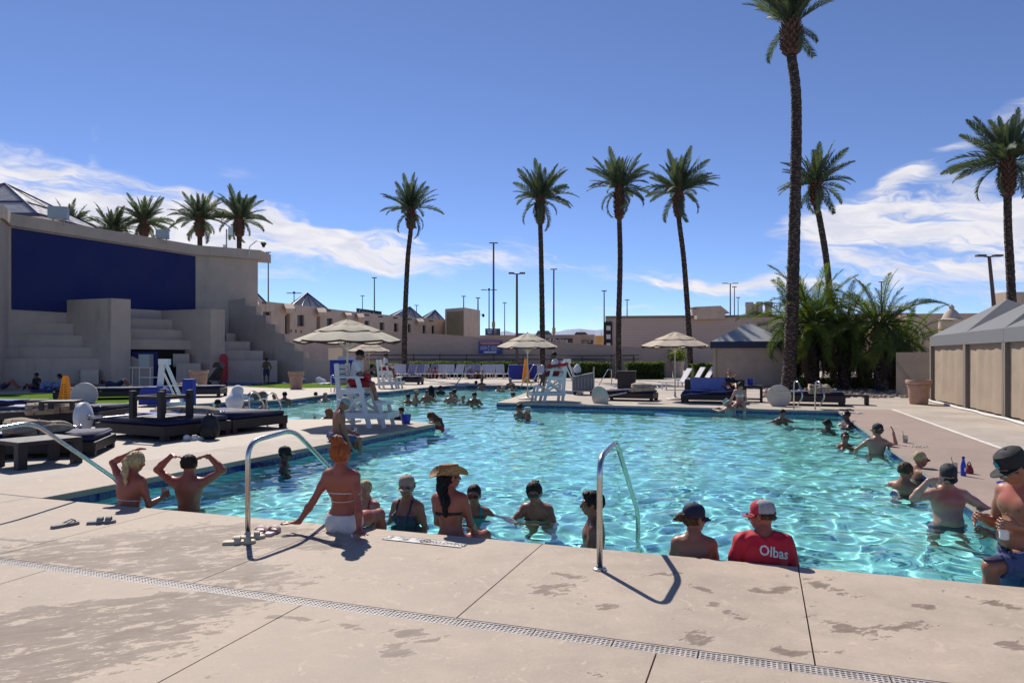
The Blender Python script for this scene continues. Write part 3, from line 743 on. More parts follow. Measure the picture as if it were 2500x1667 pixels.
def hair_mesh(B, style, h, capped=False):
    H = B.H; e = lambda p: B.headb + H @ np.array(p, float)
    pts = np.array([e((x, y, z)) for x in (-.16, .16) for y in (-.2, .16) for z in (-.05, .30)]); lo, hi = pts.min(0), pts.max(0)
    if style in ('long', 'ponytail', 'longdown'): lo[2] -= .32; lo[1] -= .12
    Fd = Field(lo, hi, min(h, .012))
    big = .008 if style in ('buzz', 'slick') else .016
    Fd.ell(e((0, -.020, .135)), (.076 + big, .090 + big, .090 + big), H, .0)
    if style == 'fade': Fd.ell(e((0, .01, .205)), (.066, .088, .035), H, .02)
    # open the face and the neck
    Fd.ell(e((0, .130, .060)), (.105, .125, .105), H, 0, cut=True)
    if style in ('short', 'buzz', 'fade', 'slick'): Fd.ell(e((0, -.02, .015)), (.15, .17, .070), H, 0, cut=True)
    for sx in (-1, 1): Fd.ell(e((sx * .085, .0, .092)), (.022, .026, .036), H, 0, cut=True)
    if style in ('bun', 'topbun', 'lowbun'):
        c = dict(bun=(0, -.10, .20), topbun=(0, -.05, .255), lowbun=(-.03, -.135, .11))[style]; r = .058 if style == 'topbun' else .042
        Fd.ell(e(c), (r, r, r * .85), H, .02)
        for i in range(7):
            a = i * .9; Fd.cone(e((c[0] + .03 * math.cos(a), c[1] + .03 * math.sin(a), c[2])), e((c[0] + .05 * math.cos(a + .7), c[1] + .05 * math.sin(a + .7), c[2] + .02 * math.sin(3 * a))), .016, .010, .008)
    if style == 'ponytail':
        Fd.cone(e((0, -.10, .17)), e((0, -.15, .12)), .034, .036, .02); p = e((0, -.15, .12)); q = p + np.array((.01, -.02, -.12)); Fd.cone(p, q, .036, .036, .02); Fd.cone(q, q + np.array((.005, 0, -.15)), .036, .012, .02)
    if style == 'long':
        p = e((0, -.07, .10)); q = e((0, -.085, .0)); b = B.neck + B.T @ np.array((0, -.085, -.06)); Fd.cone(p, q, .07, .062, .03); Fd.cone(q, b, .060, .050, .02); Fd.cone(b, b + B.T @ np.array((0, -.02, -.14)), .050, .018, .02)
    if style == 'longdown':
        for sx in (-1, 0, 1):
            p = e((sx * .05, -.05, .12)); q = B.neck + B.T @ np.array((sx * .075, -.075, .0)); Fd.cone(p, q, .055, .050, .03); Fd.cone(q, q + B.T @ np.array((sx * .02, -.02, -.20)), .05, .022, .03)
    V, Q = Fd.mesh(); N = vnormals(V, Q); L_ = (V - B.headb) @ B.H; amp = .0 if style in ('buzz',) else (.004 if style == 'slick' else .010)
    if amp:
        th = np.arctan2(L_[:, 0], L_[:, 1] + .02); ph = L_[:, 2]
        w_ = np.sin(th * 19 + 3 * np.sin(ph * 40)) * .5 + np.sin(th * 37 + ph * 55) * .3 + np.sin(ph * 90 + th * 11) * .25
        V = V + N * (w_ * amp)[:, None]
    if capped:
        kk = np.clip((L_[:, 2] - .105) / .02, 0, 1) * (np.linalg.norm(L_[:, :2], axis=1) < .125); V = V - N * (kk * .022)[:, None]
    return V, Q
def hat_mesh(B, hat, parent):
    kind, c1, c2 = hat[:3]; H = Matrix(B.H.tolist()).to_4x4(); M4 = Matrix.Translation(Vector(B.headb)) @ H
    mb = MB(); M3 = H.to_3x3(); hb = Vector(B.headb)
    def pt(p): return hb + M3 @ Vector(p)
    n = 24
    def dome(prof, oy=-.012, ey=1.22):
        o0 = len(mb.v)
        vs = [pt((r_ * math.cos(2 * math.pi * k / n), oy + r_ * ey * math.sin(2 * math.pi * k / n), z_)) for r_, z_ in prof for k in range(n)]
        fs = [(i * n + k, i * n + (k + 1) % n, (i + 1) * n + (k + 1) % n, (i + 1) * n + k) for i in range(len(prof) - 1) for k in range(n)] + [tuple((len(prof) - 1) * n + k for k in range(n))]
        mb.add(vs, fs); return o0
    if kind in ('cap', 'snapback', 'capback'):
        flat = kind == 'snapback'
        prof = [(.086, .128), (.090, .15), (.089, .18), (.080, .212), (.058, .236), (.026, .247), (.006, .25)] if not flat else [(.088, .125), (.093, .16), (.094, .20), (.086, .238), (.06, .258), (.02, .264), (.004, .266)]
        o0 = dome(prof)
        s_ = -1 if kind == 'capback' else 1
        if len(hat) > 3:      # front panel in the first colour, mesh back in the second
            cnt = len(mb.f)
            for i in range(cnt):
                c = sum((Vector(mb.v[j]) for j in mb.f[i]), Vector()) / len(mb.f[i]); ly = (M3.transposed() @ (c - hb)).y
                mb.mi[i] = 0 if ly > .0 else 1
        # visor
        top, bot = [], []; m_ = 12; Ln = .082 if not flat else .088
        for j in range(4):
            for i in range(m_ + 1):
                a = math.pi * (.08 + .84 * i / m_); r0x, r0y = .087, .106
                f = j / 3; x_ = math.cos(a) * (r0x + .006 * f); y_ = s_ * (math.sin(a) * r0y + f * Ln * math.sin(a) ** .6) - .012
                z_ = .130 - f * .022 * (1 if not flat else .3) - .020 * (1 - math.sin(a)) * (0 if flat else 1)
                top.append(pt((x_, y_, z_ + .004))); bot.append(pt((x_, y_, z_ - .003)))
        nn = m_ + 1; fs = []
        for j in range(3):
            for i in range(m_): fs.append((j * nn + i, j * nn + i + 1, (j + 1) * nn + i + 1, (j + 1) * nn + i)); fs.append(tuple(4 * nn + q for q in ((j + 1) * nn + i, (j + 1) * nn + i + 1, j * nn + i + 1, j * nn + i)))
        for i in range(m_): fs.append((3 * nn + i, 3 * nn + i + 1, 7 * nn + i + 1, 7 * nn + i))
        cur = mb.cur; mb.cur = 0 if len(hat) > 3 else 1; mb.add(top + bot, fs); mb.cur = cur
        mb.lathe([(.008, .25), (.009, .256), (.001, .26)], (0, 0, 0), 8, None); 
        for i in range(-24, 0): mb.v[i] = tuple(pt((mb.v[i][0], mb.v[i][1] - .012, mb.v[i][2] + (.014 if flat else 0))))
    else:
        brim = dict(cowboy=.175, bucket=.135, sun=.19, fedora=.14)[kind]
        if kind == 'cowboy': prof = [(.088, .14), (.090, .17), (.088, .21), (.083, .235), (.060, .240), (.03, .225), (.004, .22)]
        else: prof = [(.088, .135), (.090, .16), (.086, .20), (.076, .222), (.04, .226), (.004, .228)]
        dome(prof); vs, fs, rr = [], [], (.086, .11, .14, brim)
        rr = [.086 + (brim - .086) * q for q in (0, .33, .66, 1)]
        for lay in (0, -.006):
            for j, r_ in enumerate(rr):
                for k in range(n):
                    a = 2 * math.pi * k / n; up = (.085 * (abs(math.cos(a)) ** 2) * (j / 3) ** 1.6 if kind == 'cowboy' else -.035 * (j / 3)); dn = -.02 * (abs(math.sin(a)) ** 2) * (j / 3) if kind == 'cowboy' else 0
                    vs.append(pt((r_ * math.cos(a), -.012 + r_ * math.sin(a) * 1.18, .138 + up + dn + lay)))
        for L0 in (0, 4):
            for j in range(3):
                for k in range(n): fs.append(((L0 + j) * n + k, (L0 + j) * n + (k + 1) % n, (L0 + j + 1) * n + (k + 1) % n, (L0 + j + 1) * n + k))
        for k in range(n): fs.append((3 * n + k, 3 * n + (k + 1) % n, 7 * n + (k + 1) % n, 7 * n + k))
        mb.mat(1).add(vs, fs)
    if kind == 'cowboy': return mb.build('hat', [mat('straw', c1, .8, var=.75, vscale=55, bump=.8, bscale=90), mat('straw_brim', c2, .8, var=.75, vscale=55, bump=.8, bscale=90)], parent, smooth=40)
    ms_ = [mat('hat_%02d%02d%02d' % tuple(int(q * 99) for q in c1), c1, .8, var=.2, vscale=25, bump=.3, bscale=150), mat('hat_%02d%02d%02d' % tuple(int(q * 99) for q in c2), c2, .8, var=.2, vscale=25, bump=.3, bscale=150)]
    return mb.build('hat' if kind in ('cowboy', 'bucket', 'sun', 'fedora') else 'cap', ms_, parent, smooth=40)
# garments are regions of the body surface, lifted off the skin. Tl: torso frame, Hl: head frame
def s_hd(B, sd): return B.handframe(sd)[1]
def on_torso(B, V, reach=.03):
    """true away from the arms"""
    m = np.ones(len(V), bool)
    for sd in 'lr':
        a, b, d = B.arm[sd]
        for p, q, r in ((a + (b - a) * .32, b, .062), (b, d, .055), (d, d + s_hd(B, sd) * .19, .075)):
            pq = q - p; t_ = np.clip(((V - p) @ pq) / (pq @ pq), 0, 1); m &= np.linalg.norm(V - p - t_[:, None] * pq, axis=1) > r
    return m
def leg_t(B, V, sd):
    a, b, d = B.leg[sd]; pq = b - a; t_ = ((V - a) @ pq) / (pq @ pq); dist = np.linalg.norm(V - a - np.clip(t_, 0, 1)[:, None] * pq, axis=1); return t_, dist
def g_shorts(length=.75, waist=.085):
    def fn(B, V, Tl, Hl):
        m = np.zeros(len(V), bool)
        for sd in 'lr':
            t_, di = leg_t(B, V, sd); m |= (t_ < length) & (di < .13) & (t_ > -.25)
        return on_torso(B, V) & (m & (Tl[:, 2] < waist) | ((Tl[:, 2] < waist) & (Tl[:, 2] > -.06) & (np.abs(Tl[:, 1]) < .2))) & on_torso(B, V) & (Tl[:, 2] < waist) & near_leg(B, V, length)
    return fn
def near_leg(B, V, length):
    m = np.ones(len(V), bool)
    for sd in 'lr':
        t_, di = leg_t(B, V, sd); m &= ~((t_ > length) & (di < .16))
    return m
def g_brief(top=.06, cut=.20):
    def fn(B, V, Tl, Hl):
        m = (Tl[:, 2] < top) & on_torso(B, V); 
        for sd in 'lr':
            t_, di = leg_t(B, V, sd); side = np.abs(Tl[:, 0]) > .07; m &= ~((t_ > cut - .9 * np.clip(np.abs(Tl[:, 0]) - .08, 0, .1)) & (di < .2))
        return m & (Tl[:, 2] > -.16)
    return fn
def g_band(z0=.295, z1=.335, slope=0.0, front=None):
    def fn(B, V, Tl, Hl):
        w = V @ B.Tw; m = (Tl[:, 2] > z0) & (Tl[:, 2] < z1) & on_torso(B, V)
        if front: m |= (Tl[:, 2] > front[0]) & (Tl[:, 2] < front[1] - np.abs(np.abs(w[:, 0]) - .07) * .9) & (w[:, 1] > .05) & on_torso(B, V)
        return m
    return fn
def g_suit(neck=.40, low=-.2, straps=True):
    def fn(B, V, Tl, Hl):
        w = V @ B.Tw; m = (Tl[:, 2] < neck - .04 * (w[:, 1] < 0)) & (Tl[:, 2] > low) & on_torso(B, V)
        if straps: m |= (np.abs(np.abs(w[:, 0]) - .085) < .016) & (Tl[:, 2] > .3) & (Tl[:, 2] < .52) & on_torso(B, V) & (np.abs(w[:, 1]) > .0)
        for sd in 'lr':
            t_, di = leg_t(B, V, sd); m &= ~((t_ > .2) & (di < .15))
        return m
    return fn
def g_shirt(sleeve=.62, low=-.04, neck=.475):
    def fn(B, V, Tl, Hl):
        m = (Tl[:, 2] > low)
        m &= ~((Tl[:, 2] > neck) & (np.linalg.norm((V - B.neck) @ B.T * np.array((1, 1, 0)), axis=1) < .085)) & (np.linalg.norm(V - B.headb - B.H @ np.array((0, 0, .1)), axis=1) > .14)
        for sd in 'lr':
            a, b, d = B.arm[sd]; pq = b - a; t_ = ((V - a) @ pq) / (pq @ pq); di = np.linalg.norm(V - a - np.clip(t_, 0, 1)[:, None] * pq, axis=1)
            m &= ~((t_ > sleeve) & (di < .12))
            pq = d - b; t2 = np.clip(((V - b) @ pq) / (pq @ pq), 0, 1.9); m &= np.linalg.norm(V - b - t2[:, None] * pq, axis=1) > .065
            t_, di = leg_t(B, V, sd); m &= ~((t_ > .25) & (di < .14))
        return m
    return fn
# ================================================================== GROUND COVERS
def ground_sheet(name, pts, m, z):
    mb = MB(); vs, fs = tess([[(p[0], p[1]) for p in pts]], z); mb.add(vs, fs); o = mb.build(name, m, fix=False)
    for p in o.data.polygons:
        if p.normal.z < 0: p.flip()
    return struct(o)
M_TURF = mat('turf', (.085, .165, .004), 1.0, var=.35, vscale=3, bump=.9, bscale=260, spec=.04)
ground_sheet('lawn', [G(-300, 968), G(0, 963), G(180, 958), G(390, 951), G(420, 964), G(300, 985), G(140, 1000), G(-300, 1010)], M_TURF, .006)
ground_sheet('lawn', [G(590, 944), G(640, 939), G(690, 936.5), G(880, 935.5), G(900, 941), G(820, 946), G(700, 948)], M_TURF, .006)
# tan coating beside the right pool edge, pale line and grey concrete behind it
WL0, WL1 = G(2178, 999.5), G(2453, 1098); wd = (WL1 - WL0).normalized(); WL2 = WL1 + wd * 9; WLn = Vector((wd.y, -wd.x, 0))
RB, RC = L(4.5, -.02) , L(4.5, 18.4)
ground_sheet('tan_walkway', [RB + E1 * .01, L(4.51, 18.4), G(2060, 998), WL0, WL1, WL2], M_TAN, .004)
ground_sheet('painted_line', [WL0 - WLn * .05, WL1 - WLn * .05, WL2 - WLn * .05, WL2 + WLn * .05, WL1 + WLn * .05, WL0 + WLn * .05], mat('line_paint', (.72, .68, .62), .7, var=.15, vscale=3), .009)
# left coping strip: single slabs
lstrip = struct(thing('left_paving', None, None))
LW = 1.45
tt = [0, 2.1, 4.2, 6.3, 8.3, 10.25]
for a, b in zip(tt, tt[1:]):
    f = lambda q: PA + (POOL[-1] - PA) * (q / 10.25)
    nrm = Vector((-(POOL[-1] - PA).normalized().y, (POOL[-1] - PA).normalized().x, 0))
    p = [f(a), f(b), f(b) + nrm * LW, f(a) + nrm * LW]
    slab('slab', p, M_SLAB if a < 2 else M_COPE, lstrip, top=.005, thick=.004, gap=.004)

# ================================================================== BUILDINGS
M_STUC = mat('stucco_grey_beige', (.52, .405, .325), .9, var=.10, vscale=1.2, bump=.25, bscale=60)
M_STUC2 = mat('stucco_pale', (.62, .48, .37), .9, var=.12, vscale=.9, bump=.2, bscale=50)
M_STUC3 = mat('stucco_tan', (.55, .42, .32), .9, var=.14, vscale=.7, bump=.2, bscale=50)
def streaks(m, amount=.35, dark=.55):
    """weather streaks running down a wall"""
    t = NT(m.node_tree); b = t.n['Principled BSDF']; src = b.inputs['Base Color'].links[0].from_socket
    pos = t.node('ShaderNodeNewGeometry').outputs['Position']; n1 = t.noise(t.vm('MULTIPLY', pos, (2.2, 2.2, .12)), 1.0, 6, .7); n2 = t.noise(pos, .35, 5, .65)
    f = t.m('MULTIPLY', t.m('MULTIPLY', t.ramp(n1, .48, .75), t.ramp(n2, .4, .7)), amount)
    t.put(b.inputs['Base Color'], t.mix(f, src, t.mix(1.0, src, (dark, dark * .96, dark * .92), 'MULTIPLY')))
for m_ in (M_STUC, M_STUC2, M_STUC3): streaks(m_, .8)
M_NAVY = mat('navy_panel', (.005, .011, .105), .7, var=.06, vscale=.4)
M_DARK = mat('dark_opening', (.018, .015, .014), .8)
M_GLASSP = mat('pyramid_glazing', (.62, .63, .65), .25, var=.1, vscale=2)
def see_through(m, amount):
    t = NT(m.node_tree); b = t.n['Principled BSDF']; o = t.n['Material Output']; tr = t.node('ShaderNodeBsdfTranslucent')
    src = b.inputs['Base Color'].links[0].from_socket; t.put(tr.inputs[0], src); mx = t.node('ShaderNodeMixShader'); mx.inputs[0].default_value = amount
    t.l.new(b.outputs[0], mx.inputs[1]); t.l.new(tr.outputs[0], mx.inputs[2]); t.l.new(mx.outputs[0], o.inputs[0])
see_through(M_GLASSP, .55)
M_FRAME = mat('navy_frame', (.02, .025, .10), .5)
M_METAL = mat('grey_metal', (.34, .35, .35), .45, metal=.4)
def quad_plan(o, name, pts, z0, z1, m):
    mb = MB(); mb.prism([(p[0], p[1]) for p in pts], z0, z1); return mb.build(name, m, o)
amph = thing('amphitheater', 'grey beige stucco seating amphitheater with stepped tiers and dark blue screen wall', 'building')
W0, W1, W2 = Vector((-30.8, 43.6)), Vector((-24.9, 56.2)), Vector((-21.0, 58.9)); Wm = Vector((-36.5, 31.5)); Wl = Vector((-30.1, 42.2))
def along(a, b, off):     # offset away from the seating side
    d = (b - a).normalized(); return Vector((-d.y, d.x)) * off
TOPZ = 10.45
back = [Wl, W0, W1, W2]; outb = [W2 + Vector((-1.2, 2.0)), W1 + Vector((-1.2, .6)), W0 + Vector((-1.2, .3)), Wl + Vector((-6, 2))]
quad_plan(amph, 'back_wall', [Vector((-29.6, 41.2))] + back + outb, 0, 9.7, M_STUC)
inn = lambda p, d: p + Vector(d)
cor = [inn(Vector((-29.6, 41.2)), (.25, -.1)), inn(Wl, (.28, -.05)), inn(W0, (.22, -.1)), inn(W1, (.15, -.2)), inn(W2, (.3, -.3)), inn(W2, (.3, 2.3))]
quad_plan(amph, 'parapet', cor + [W1 + Vector((-1.4, 1.0)), W0 + Vector((-1.5, .3)), Wl + Vector((-6.3, 2.2))], 9.703, TOPZ, M_STUC)
mb = MB(); d = (W1 - W0); n_ = Vector((d.y, -d.x)).normalized()
a, b = W0 + d * .012, W0 + d * .992
mb.prism([a + n_ * .05, b + n_ * .05, b - n_ * .04, a - n_ * .04], 4.6, 9.6); mb.build('screen_panel', M_NAVY, amph)
# section one: tiers up to the first pier
U = [.22, .38, .55, .73, .89, 1.0]; ZK = [1.6, 2.3, 3.07, 3.86, 4.62, 5.35]
for k in range(6):
    Rk = Vector((-25.5 - 4.5 * U[k], 45.3 + 1.66 * U[k])); Lk = Rk + Vector((-11.5, -9.4)); bk = Vector((-3.5 + k * .5, 4.2 - k * .6))
    quad_plan(amph, 'tier', [Lk, Rk + Vector((.5, .41)), Rk + Vector((.5, .41)) + bk, Lk + bk], 0 if k == 0 else ZK[k - 1] - .3, ZK[k], M_STUC)
# ledge line on the front of the lowest tier
quad_plan(amph, 'pier', [Vector((-25.5, 45.3)), Vector((-24.75, 46.25)), Vector((-27.2, 50.0)), Vector((-30.2, 47.2))], 0, 5.42, M_STUC)
pf = lambda u: Vector((-21.1 - 4.4 * u, 49.9 + 1.85 * u))
quad_plan(amph, 'pier', [pf(0), Vector((-20.55, 51.0)), Vector((-23.6, 56.2)), pf(1.05)], 0, 5.05, M_STUC)
for k, (u, z) in enumerate(((.40, 2.86), (.57, 3.6), (.77, 4.35), (1.0, 5.05))):
    r = pf(u); l = Vector((-25.6, 47.0)) + Vector((-.55, .75)) * k; bk = Vector((-2.6 + .5 * k, 4.0 - .7 * k))
    quad_plan(amph, 'tier', [l + Vector((-.9, -.3)), l, r, r + Vector((.4, .2)), r + bk, l + bk], 2.2 if k == 0 else z - 1.0, z, M_STUC)
# dark doorway below the middle tiers, its navy door and the low ramp walls
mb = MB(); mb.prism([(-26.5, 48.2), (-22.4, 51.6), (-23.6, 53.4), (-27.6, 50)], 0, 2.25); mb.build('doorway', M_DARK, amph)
mb = MB(); mb.prism([(-25.55, 47.9), (-24.3, 48.95), (-24.4, 49.1), (-25.65, 48.05)], 0, 2.05); mb.build('door', M_NAVY, amph)
mb = MB(); mb.prism([(-22.9, 48.6), (-21.5, 49.2), (-22.2, 51.2), (-23.6, 50.6)], 0, 1.25); mb.build('ramp_wall', M_STUC, amph)
mb = MB(); mb.prism([(-23.5, 49.4), (-22.6, 49.9), (-23.0, 51), (-24.0, 50.6)], 1.0, 1.9); mb.build('ramp_wall', M_STUC, amph)
mb = MB(); mb.sheet([(-24.9, 46.6, 0), (-23.9, 47.5, 0), (-23.9, 47.5, 1.1), (-24.9, 46.6, 1.75)], (-.25, .25, 0)); mb.build('ramp_wall', M_STUC, amph)
# section three: tiers right of the second pier
for k, (px, z) in enumerate(((677, 1.42), (642, 2.15), (610, 2.85), (575, 3.5))):
    Y = 53.4 + k * .8; r = Vector(((px - CX) * Y / F, Y)); l = Vector((-21.6, 51.2 + .9 * k))
    quad_plan(amph, 'tier', [l, r, r + Vector((-1.0, 3.0)), l + Vector((-.5, 3.5))], 0, z, M_STUC)
# stepped side wall and the low wall that runs on from it
prof = [(560, 735), (599, 727), (599, 747), (625, 748), (625, 769), (649, 769.5), (649, 791.5), (672, 792), (672, 814), (695, 815), (695, 836), (719, 837), (719, 858), (741, 858), (741, 878)]
def Ys(px): return 57.5 - (px - 560) * 3.4 / 181
pts = [P(px, py, Ys(px)) for px, py in prof]; pts += [Vector((pts[-1].x, pts[-1].y, 0)), Vector((pts[0].x, pts[0].y, 0))]
mb = MB(); mb.sheet(pts, (.25, .55, 0)); mb.build('stepped_wall', M_STUC, amph)
mb = MB(); a = P(741, 878, 54.1); b = P(885, 878, 54.6); mb.sheet([a + Vector((.02, .1, 0)), b, Vector((b.x, b.y, 0)), Vector((a.x + .02, a.y + .1, 0))], (0, .4, 0)); mb.build('low_wall', M_STUC, amph)
# bring the amphitheater to its true distance (same view, feet on the ground)
KA = .87
for c_ in [c for c in COL.objects if c.parent == amph]:
    for v in c_.data.vertices:
        ground = v.co.z < .01; x_, y_, z_ = v.co; v.co = (x_ * KA, y_ * KA, 0 if ground else EYE + (z_ - EYE) * KA)
    c_.data.update()
# glazed pyramid over the left parapet
pyr = thing('skylight_pyramid', 'white glazed pyramid roof with navy frame rising above the blue screen wall', 'skylight')
def pyramid(o, apex, base, nb, fr=.12, mull=3):
    apex = Vector(apex); base = [Vector(b) for b in base]
    for i in range(len(base)):
        a, b = base[i], base[(i + 1) % len(base)]
        mb = MB(); mb.add([a, b, apex], [(0, 1, 2)]); c = (a + b + apex) / 3
        mb.add([a - Vector((0, 0, .1)), b - Vector((0, 0, .1)), apex - Vector((0, 0, .1))], [(2, 1, 0)]); mb.build('pane', M_GLASSP, o, fix=False)
    mb = MB()
    for i in range(len(base)):
        a, b = base[i], base[(i + 1) % len(base)]; mb.tube([a, apex], fr, 6); mb.tube([a, b], fr, 6)
        for k in range(1, mull + 1): mb.tube([a + (b - a) * (k / (mull + 1)), apex], fr * .6, 5)
    mb.build('frame', M_FRAME, o)
ap = P(12, 449, 62); bs = P(150, 540, 60)
o_ = [Vector((bs.x, 57, bs.z)), Vector((bs.x + .5, 66, bs.z)), Vector((2 * ap.x - bs.x, 66, bs.z)), Vector((2 * ap.x - bs.x, 57, bs.z))]
pyramid(pyr, ap, o_, 4, .11, 1)
mb = MB(); q = [ap + (p - ap) * .62 for p in o_]
for i in range(4): mb.tube([q[i], q[(i + 1) % 4]], .11, 6)
mb.build('ring_beam', M_FRAME, pyr)
# --- palace-like building with windows and pyramid roofs
pal = thing('courtyard_building', 'long pale stucco building with square windows and small pyramid roofs behind pool', 'building')
def fy(px): return 68 + (px - 600) * 36 / 480
def FP(px, py, dy=0): return P(px, py, fy(px) + dy)
top = [(560, 728), (660, 737), (700, 741), (830, 757), (900, 765), (960, 770), (1020, 775), (1092, 781)]
wins = [(642, 661, 761, 791), (726, 743, 769, 797), (798, 813, 777, 801), (890, 902, 783, 797), (927, 939, 787, 806), (962, 973, 789, 811), (996, 1004, 791, 812), (1032, 1041, 794, 814), (1054, 1063, 795, 815)]
doors = [(696, 708, 766, 838), (773, 782, 773, 838)]
ins_ = [(674, 680, 802, 809), (709, 713, 804, 811), (720, 725, 805, 812), (733, 737, 806, 813)]
def ytop(px):
    for (a, ya), (b, yb) in zip(top, top[1:]):
        if a <= px <= b: return ya + (yb - ya) * (px - a) / (b - a)
holes = sorted(wins + doors + ins_)
# facade as vertical strips so that the openings are real holes
xs_ = sorted(set([560, 1092] + [p[0] for p in top] + [w for h_ in holes for w in h_[:2]]))
mb = MB()
for a, b in zip(xs_, xs_[1:]):
    m_ = (a + b) / 2; hs = [h_ for h_ in holes if h_[0] <= m_ <= h_[1]]
    cuts = []
    for h_ in sorted(hs, key=lambda q: q[2]): cuts.append((h_[2], h_[3]))
    ya0, yb0 = ytop(a), ytop(b); lo = None
    segs = []; cur = ('top',)
    prev_a, prev_b = ya0, yb0
    for c0, c1 in cuts: segs.append((prev_a, prev_b, c0, c0)); prev_a = prev_b = c1
    segs.append((prev_a, prev_b, 900, 900))
    for s0, s1, e0, e1 in segs:
        q = [FP(a, s0), FP(b, s1), FP(b, e1), FP(a, e0)]
        if e0 == 900: q[2].z = q[3].z = 0
        mb.sheet(q, (-.46, .20, 0))
mb.build('facade', M_STUC2, pal)
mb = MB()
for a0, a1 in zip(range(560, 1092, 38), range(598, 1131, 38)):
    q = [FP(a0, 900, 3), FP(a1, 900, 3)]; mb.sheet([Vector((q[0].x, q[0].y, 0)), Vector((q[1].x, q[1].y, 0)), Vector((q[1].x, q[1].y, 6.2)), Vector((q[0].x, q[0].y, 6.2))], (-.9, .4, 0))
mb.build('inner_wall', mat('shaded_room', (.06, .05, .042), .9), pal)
mb = MB(); q = [FP(px, py + 2, .5) for px, py in top] + [FP(px, py + 2, 12) for px, py in reversed(top)]
zr = min(p.z for p in q) - .25
mb.sheet([Vector((p.x, p.y, zr)) for p in q], (0, 0, -.2)); mb.build('roof', M_STUC3, pal)
for w_ in wins:
    wo_ = MB(); a, b = FP(w_[0] - .6, w_[3] + .5, -.06), FP(w_[1] + .6, w_[3] + .5, -.06); wo_.beam(a, b, .25, .10)
    pn_ = MB(); pn_.sheet([FP(w_[0], w_[2], .45), FP(w_[1], w_[2], .45), FP(w_[1], w_[3], .45), FP(w_[0], w_[3], .45)], (-.05, .02, 0)); wn_ = pn_.build('window', mat('dark_glass', (.02, .02, .022), .25), pal)
    wo_.build('sill', M_STUC3, wn_)
    mu_ = MB(); xm_ = (w_[0] + w_[1]) / 2; mu_.beam(FP(xm_, w_[2], .38), FP(xm_, w_[3], .38), .06, .06, (1, 0, 0)); mu_.build('mullion', mat('vent_brown', (.16, .11, .085), .8), wn_)
for a0, a1, y0, y1 in ((609, 633, 731, 743), (692, 720, 741, 753), (772, 798, 751, 762), (840, 860, 761, 769), (869, 890, 763, 774), (1015, 1036, 776, 785)):
    mb = MB(); p0, p1, p2, p3 = FP(a0, y0, 0), FP(a1 - 4, y0 + 1, 0), FP(a1, y1, -1.3), FP(a0 + 6, y1, -1.3)
    mb.sheet([p0, p1, p2, p3], (0, .1, -.45)); mb.build('hood', M_STUC2, pal)
for a0, y0 in ((716, 757), (645, 739), (803, 758), (896, 769), (929, 773), (965, 776), (1000, 779), (1052, 783)):
    mb = MB(); mb.beam(FP(a0 - 5, y0, -.03), FP(a0 + 5, y0 + .5, -.03), .06, .22); mb.build('vent', mat('vent_brown', (.16, .11, .085), .8), pal)
for (ax, ay), (b0x, b0y), (b1x, b1y) in (((622, 711), (586, 731), (655, 737)), ((749, 715), (709, 742), (807, 757)), ((1000, 749), (957, 772), (1037, 778)), ((1062, 757), (1036, 777), (1087, 781))):
    sk = thing('pyramid_roof', 'small striped glass pyramid roof, %s one on the courtyard building' % {622: 'the half hidden leftmost', 749: 'the large second', 1000: 'the third, behind a palm trunk,', 1062: 'the rightmost'}[ax], 'skylight', group='pyramid roofs of the courtyard building')
    Yc = fy(ax) + 5; A = P(ax, ay, Yc); b0, b1 = FP(b0x, b0y, 2.5), FP(b1x, b1y, 2.5); dv = Vector((-.42, .9, 0)) * (b1 - b0).length * .8; zb = min(b0.z, b1.z)
    for q in (b0, b1): q.z = zb - .15
    pyramid(sk, A, [b0, b1, b1 + dv, b0 + dv], 4, .10, 3)
    sk.parent = None
# end block
blk = thing('stair_block', 'plain tan block tower with darker left side at the end of the courtyard building', 'building')
a, b, c = P(1087, 880, 101), P(1133, 880, 98), P(1172, 880, 104)
mb = MB(); mb.prism([a[:2], b[:2], c[:2], (c.x - 2, c.y + 5), (a.x - .5, a.y + 5)], 0, 8.45); mb.build('tower', M_STUC2, blk)
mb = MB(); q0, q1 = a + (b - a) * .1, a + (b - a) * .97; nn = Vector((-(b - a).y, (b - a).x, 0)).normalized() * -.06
mb.sheet([Vector((q0.x, q0.y, .5)) + nn, Vector((q1.x, q1.y, .5)) + nn, Vector((q1.x, q1.y, 8.0)) + nn, Vector((q0.x, q0.y, 8.0)) + nn], -nn * .8); mb.build('darker_left_face', mat('darker_olive_tone', (.30, .235, .12), .9, var=.15, vscale=.8), blk)  # left face of the tower covered in a darker olive tone
# --- perimeter wall with its foot, pipe rail
M_BLOCKW = bpy.data.materials.new('block_wall'); M_BLOCKW.use_nodes = True; t = NT(M_BLOCKW.node_tree); b_ = t.n['Principled BSDF']
pos = t.node('ShaderNodeNewGeometry').outputs['Position']; x, y, z = t.xyz(pos)
br = t.node('ShaderNodeTexBrick'); t.put(br.inputs['Vector'], t.vec(x, z)); br.inputs['Scale'].default_value = 1.0; br.inputs['Brick Width'].default_value = .4; br.inputs['Row Height'].default_value = .2; br.inputs['Mortar Size'].default_value = .012
br.inputs['Color1'].default_value = (.58, .43, .35, 1); br.inputs['Color2'].default_value = (.53, .39, .315, 1); br.inputs['Mortar'].default_value = (.43, .32, .26, 1)
st = t.ramp(t.noise(t.vm('MULTIPLY', pos, (.25, .25, 1.2)), 1.0, 6, .65), .4, .75)
t.put(b_.inputs['Base Color'], t.mix(t.m('MULTIPLY', st, .35), br.outputs[0], (.36, .28, .21))); b_.inputs['Roughness'].default_value = .9
MATS['block_wall'] = M_BLOCKW
pw = thing('perimeter_wall', 'long pinkish block perimeter wall behind the row of white loungers', 'wall')
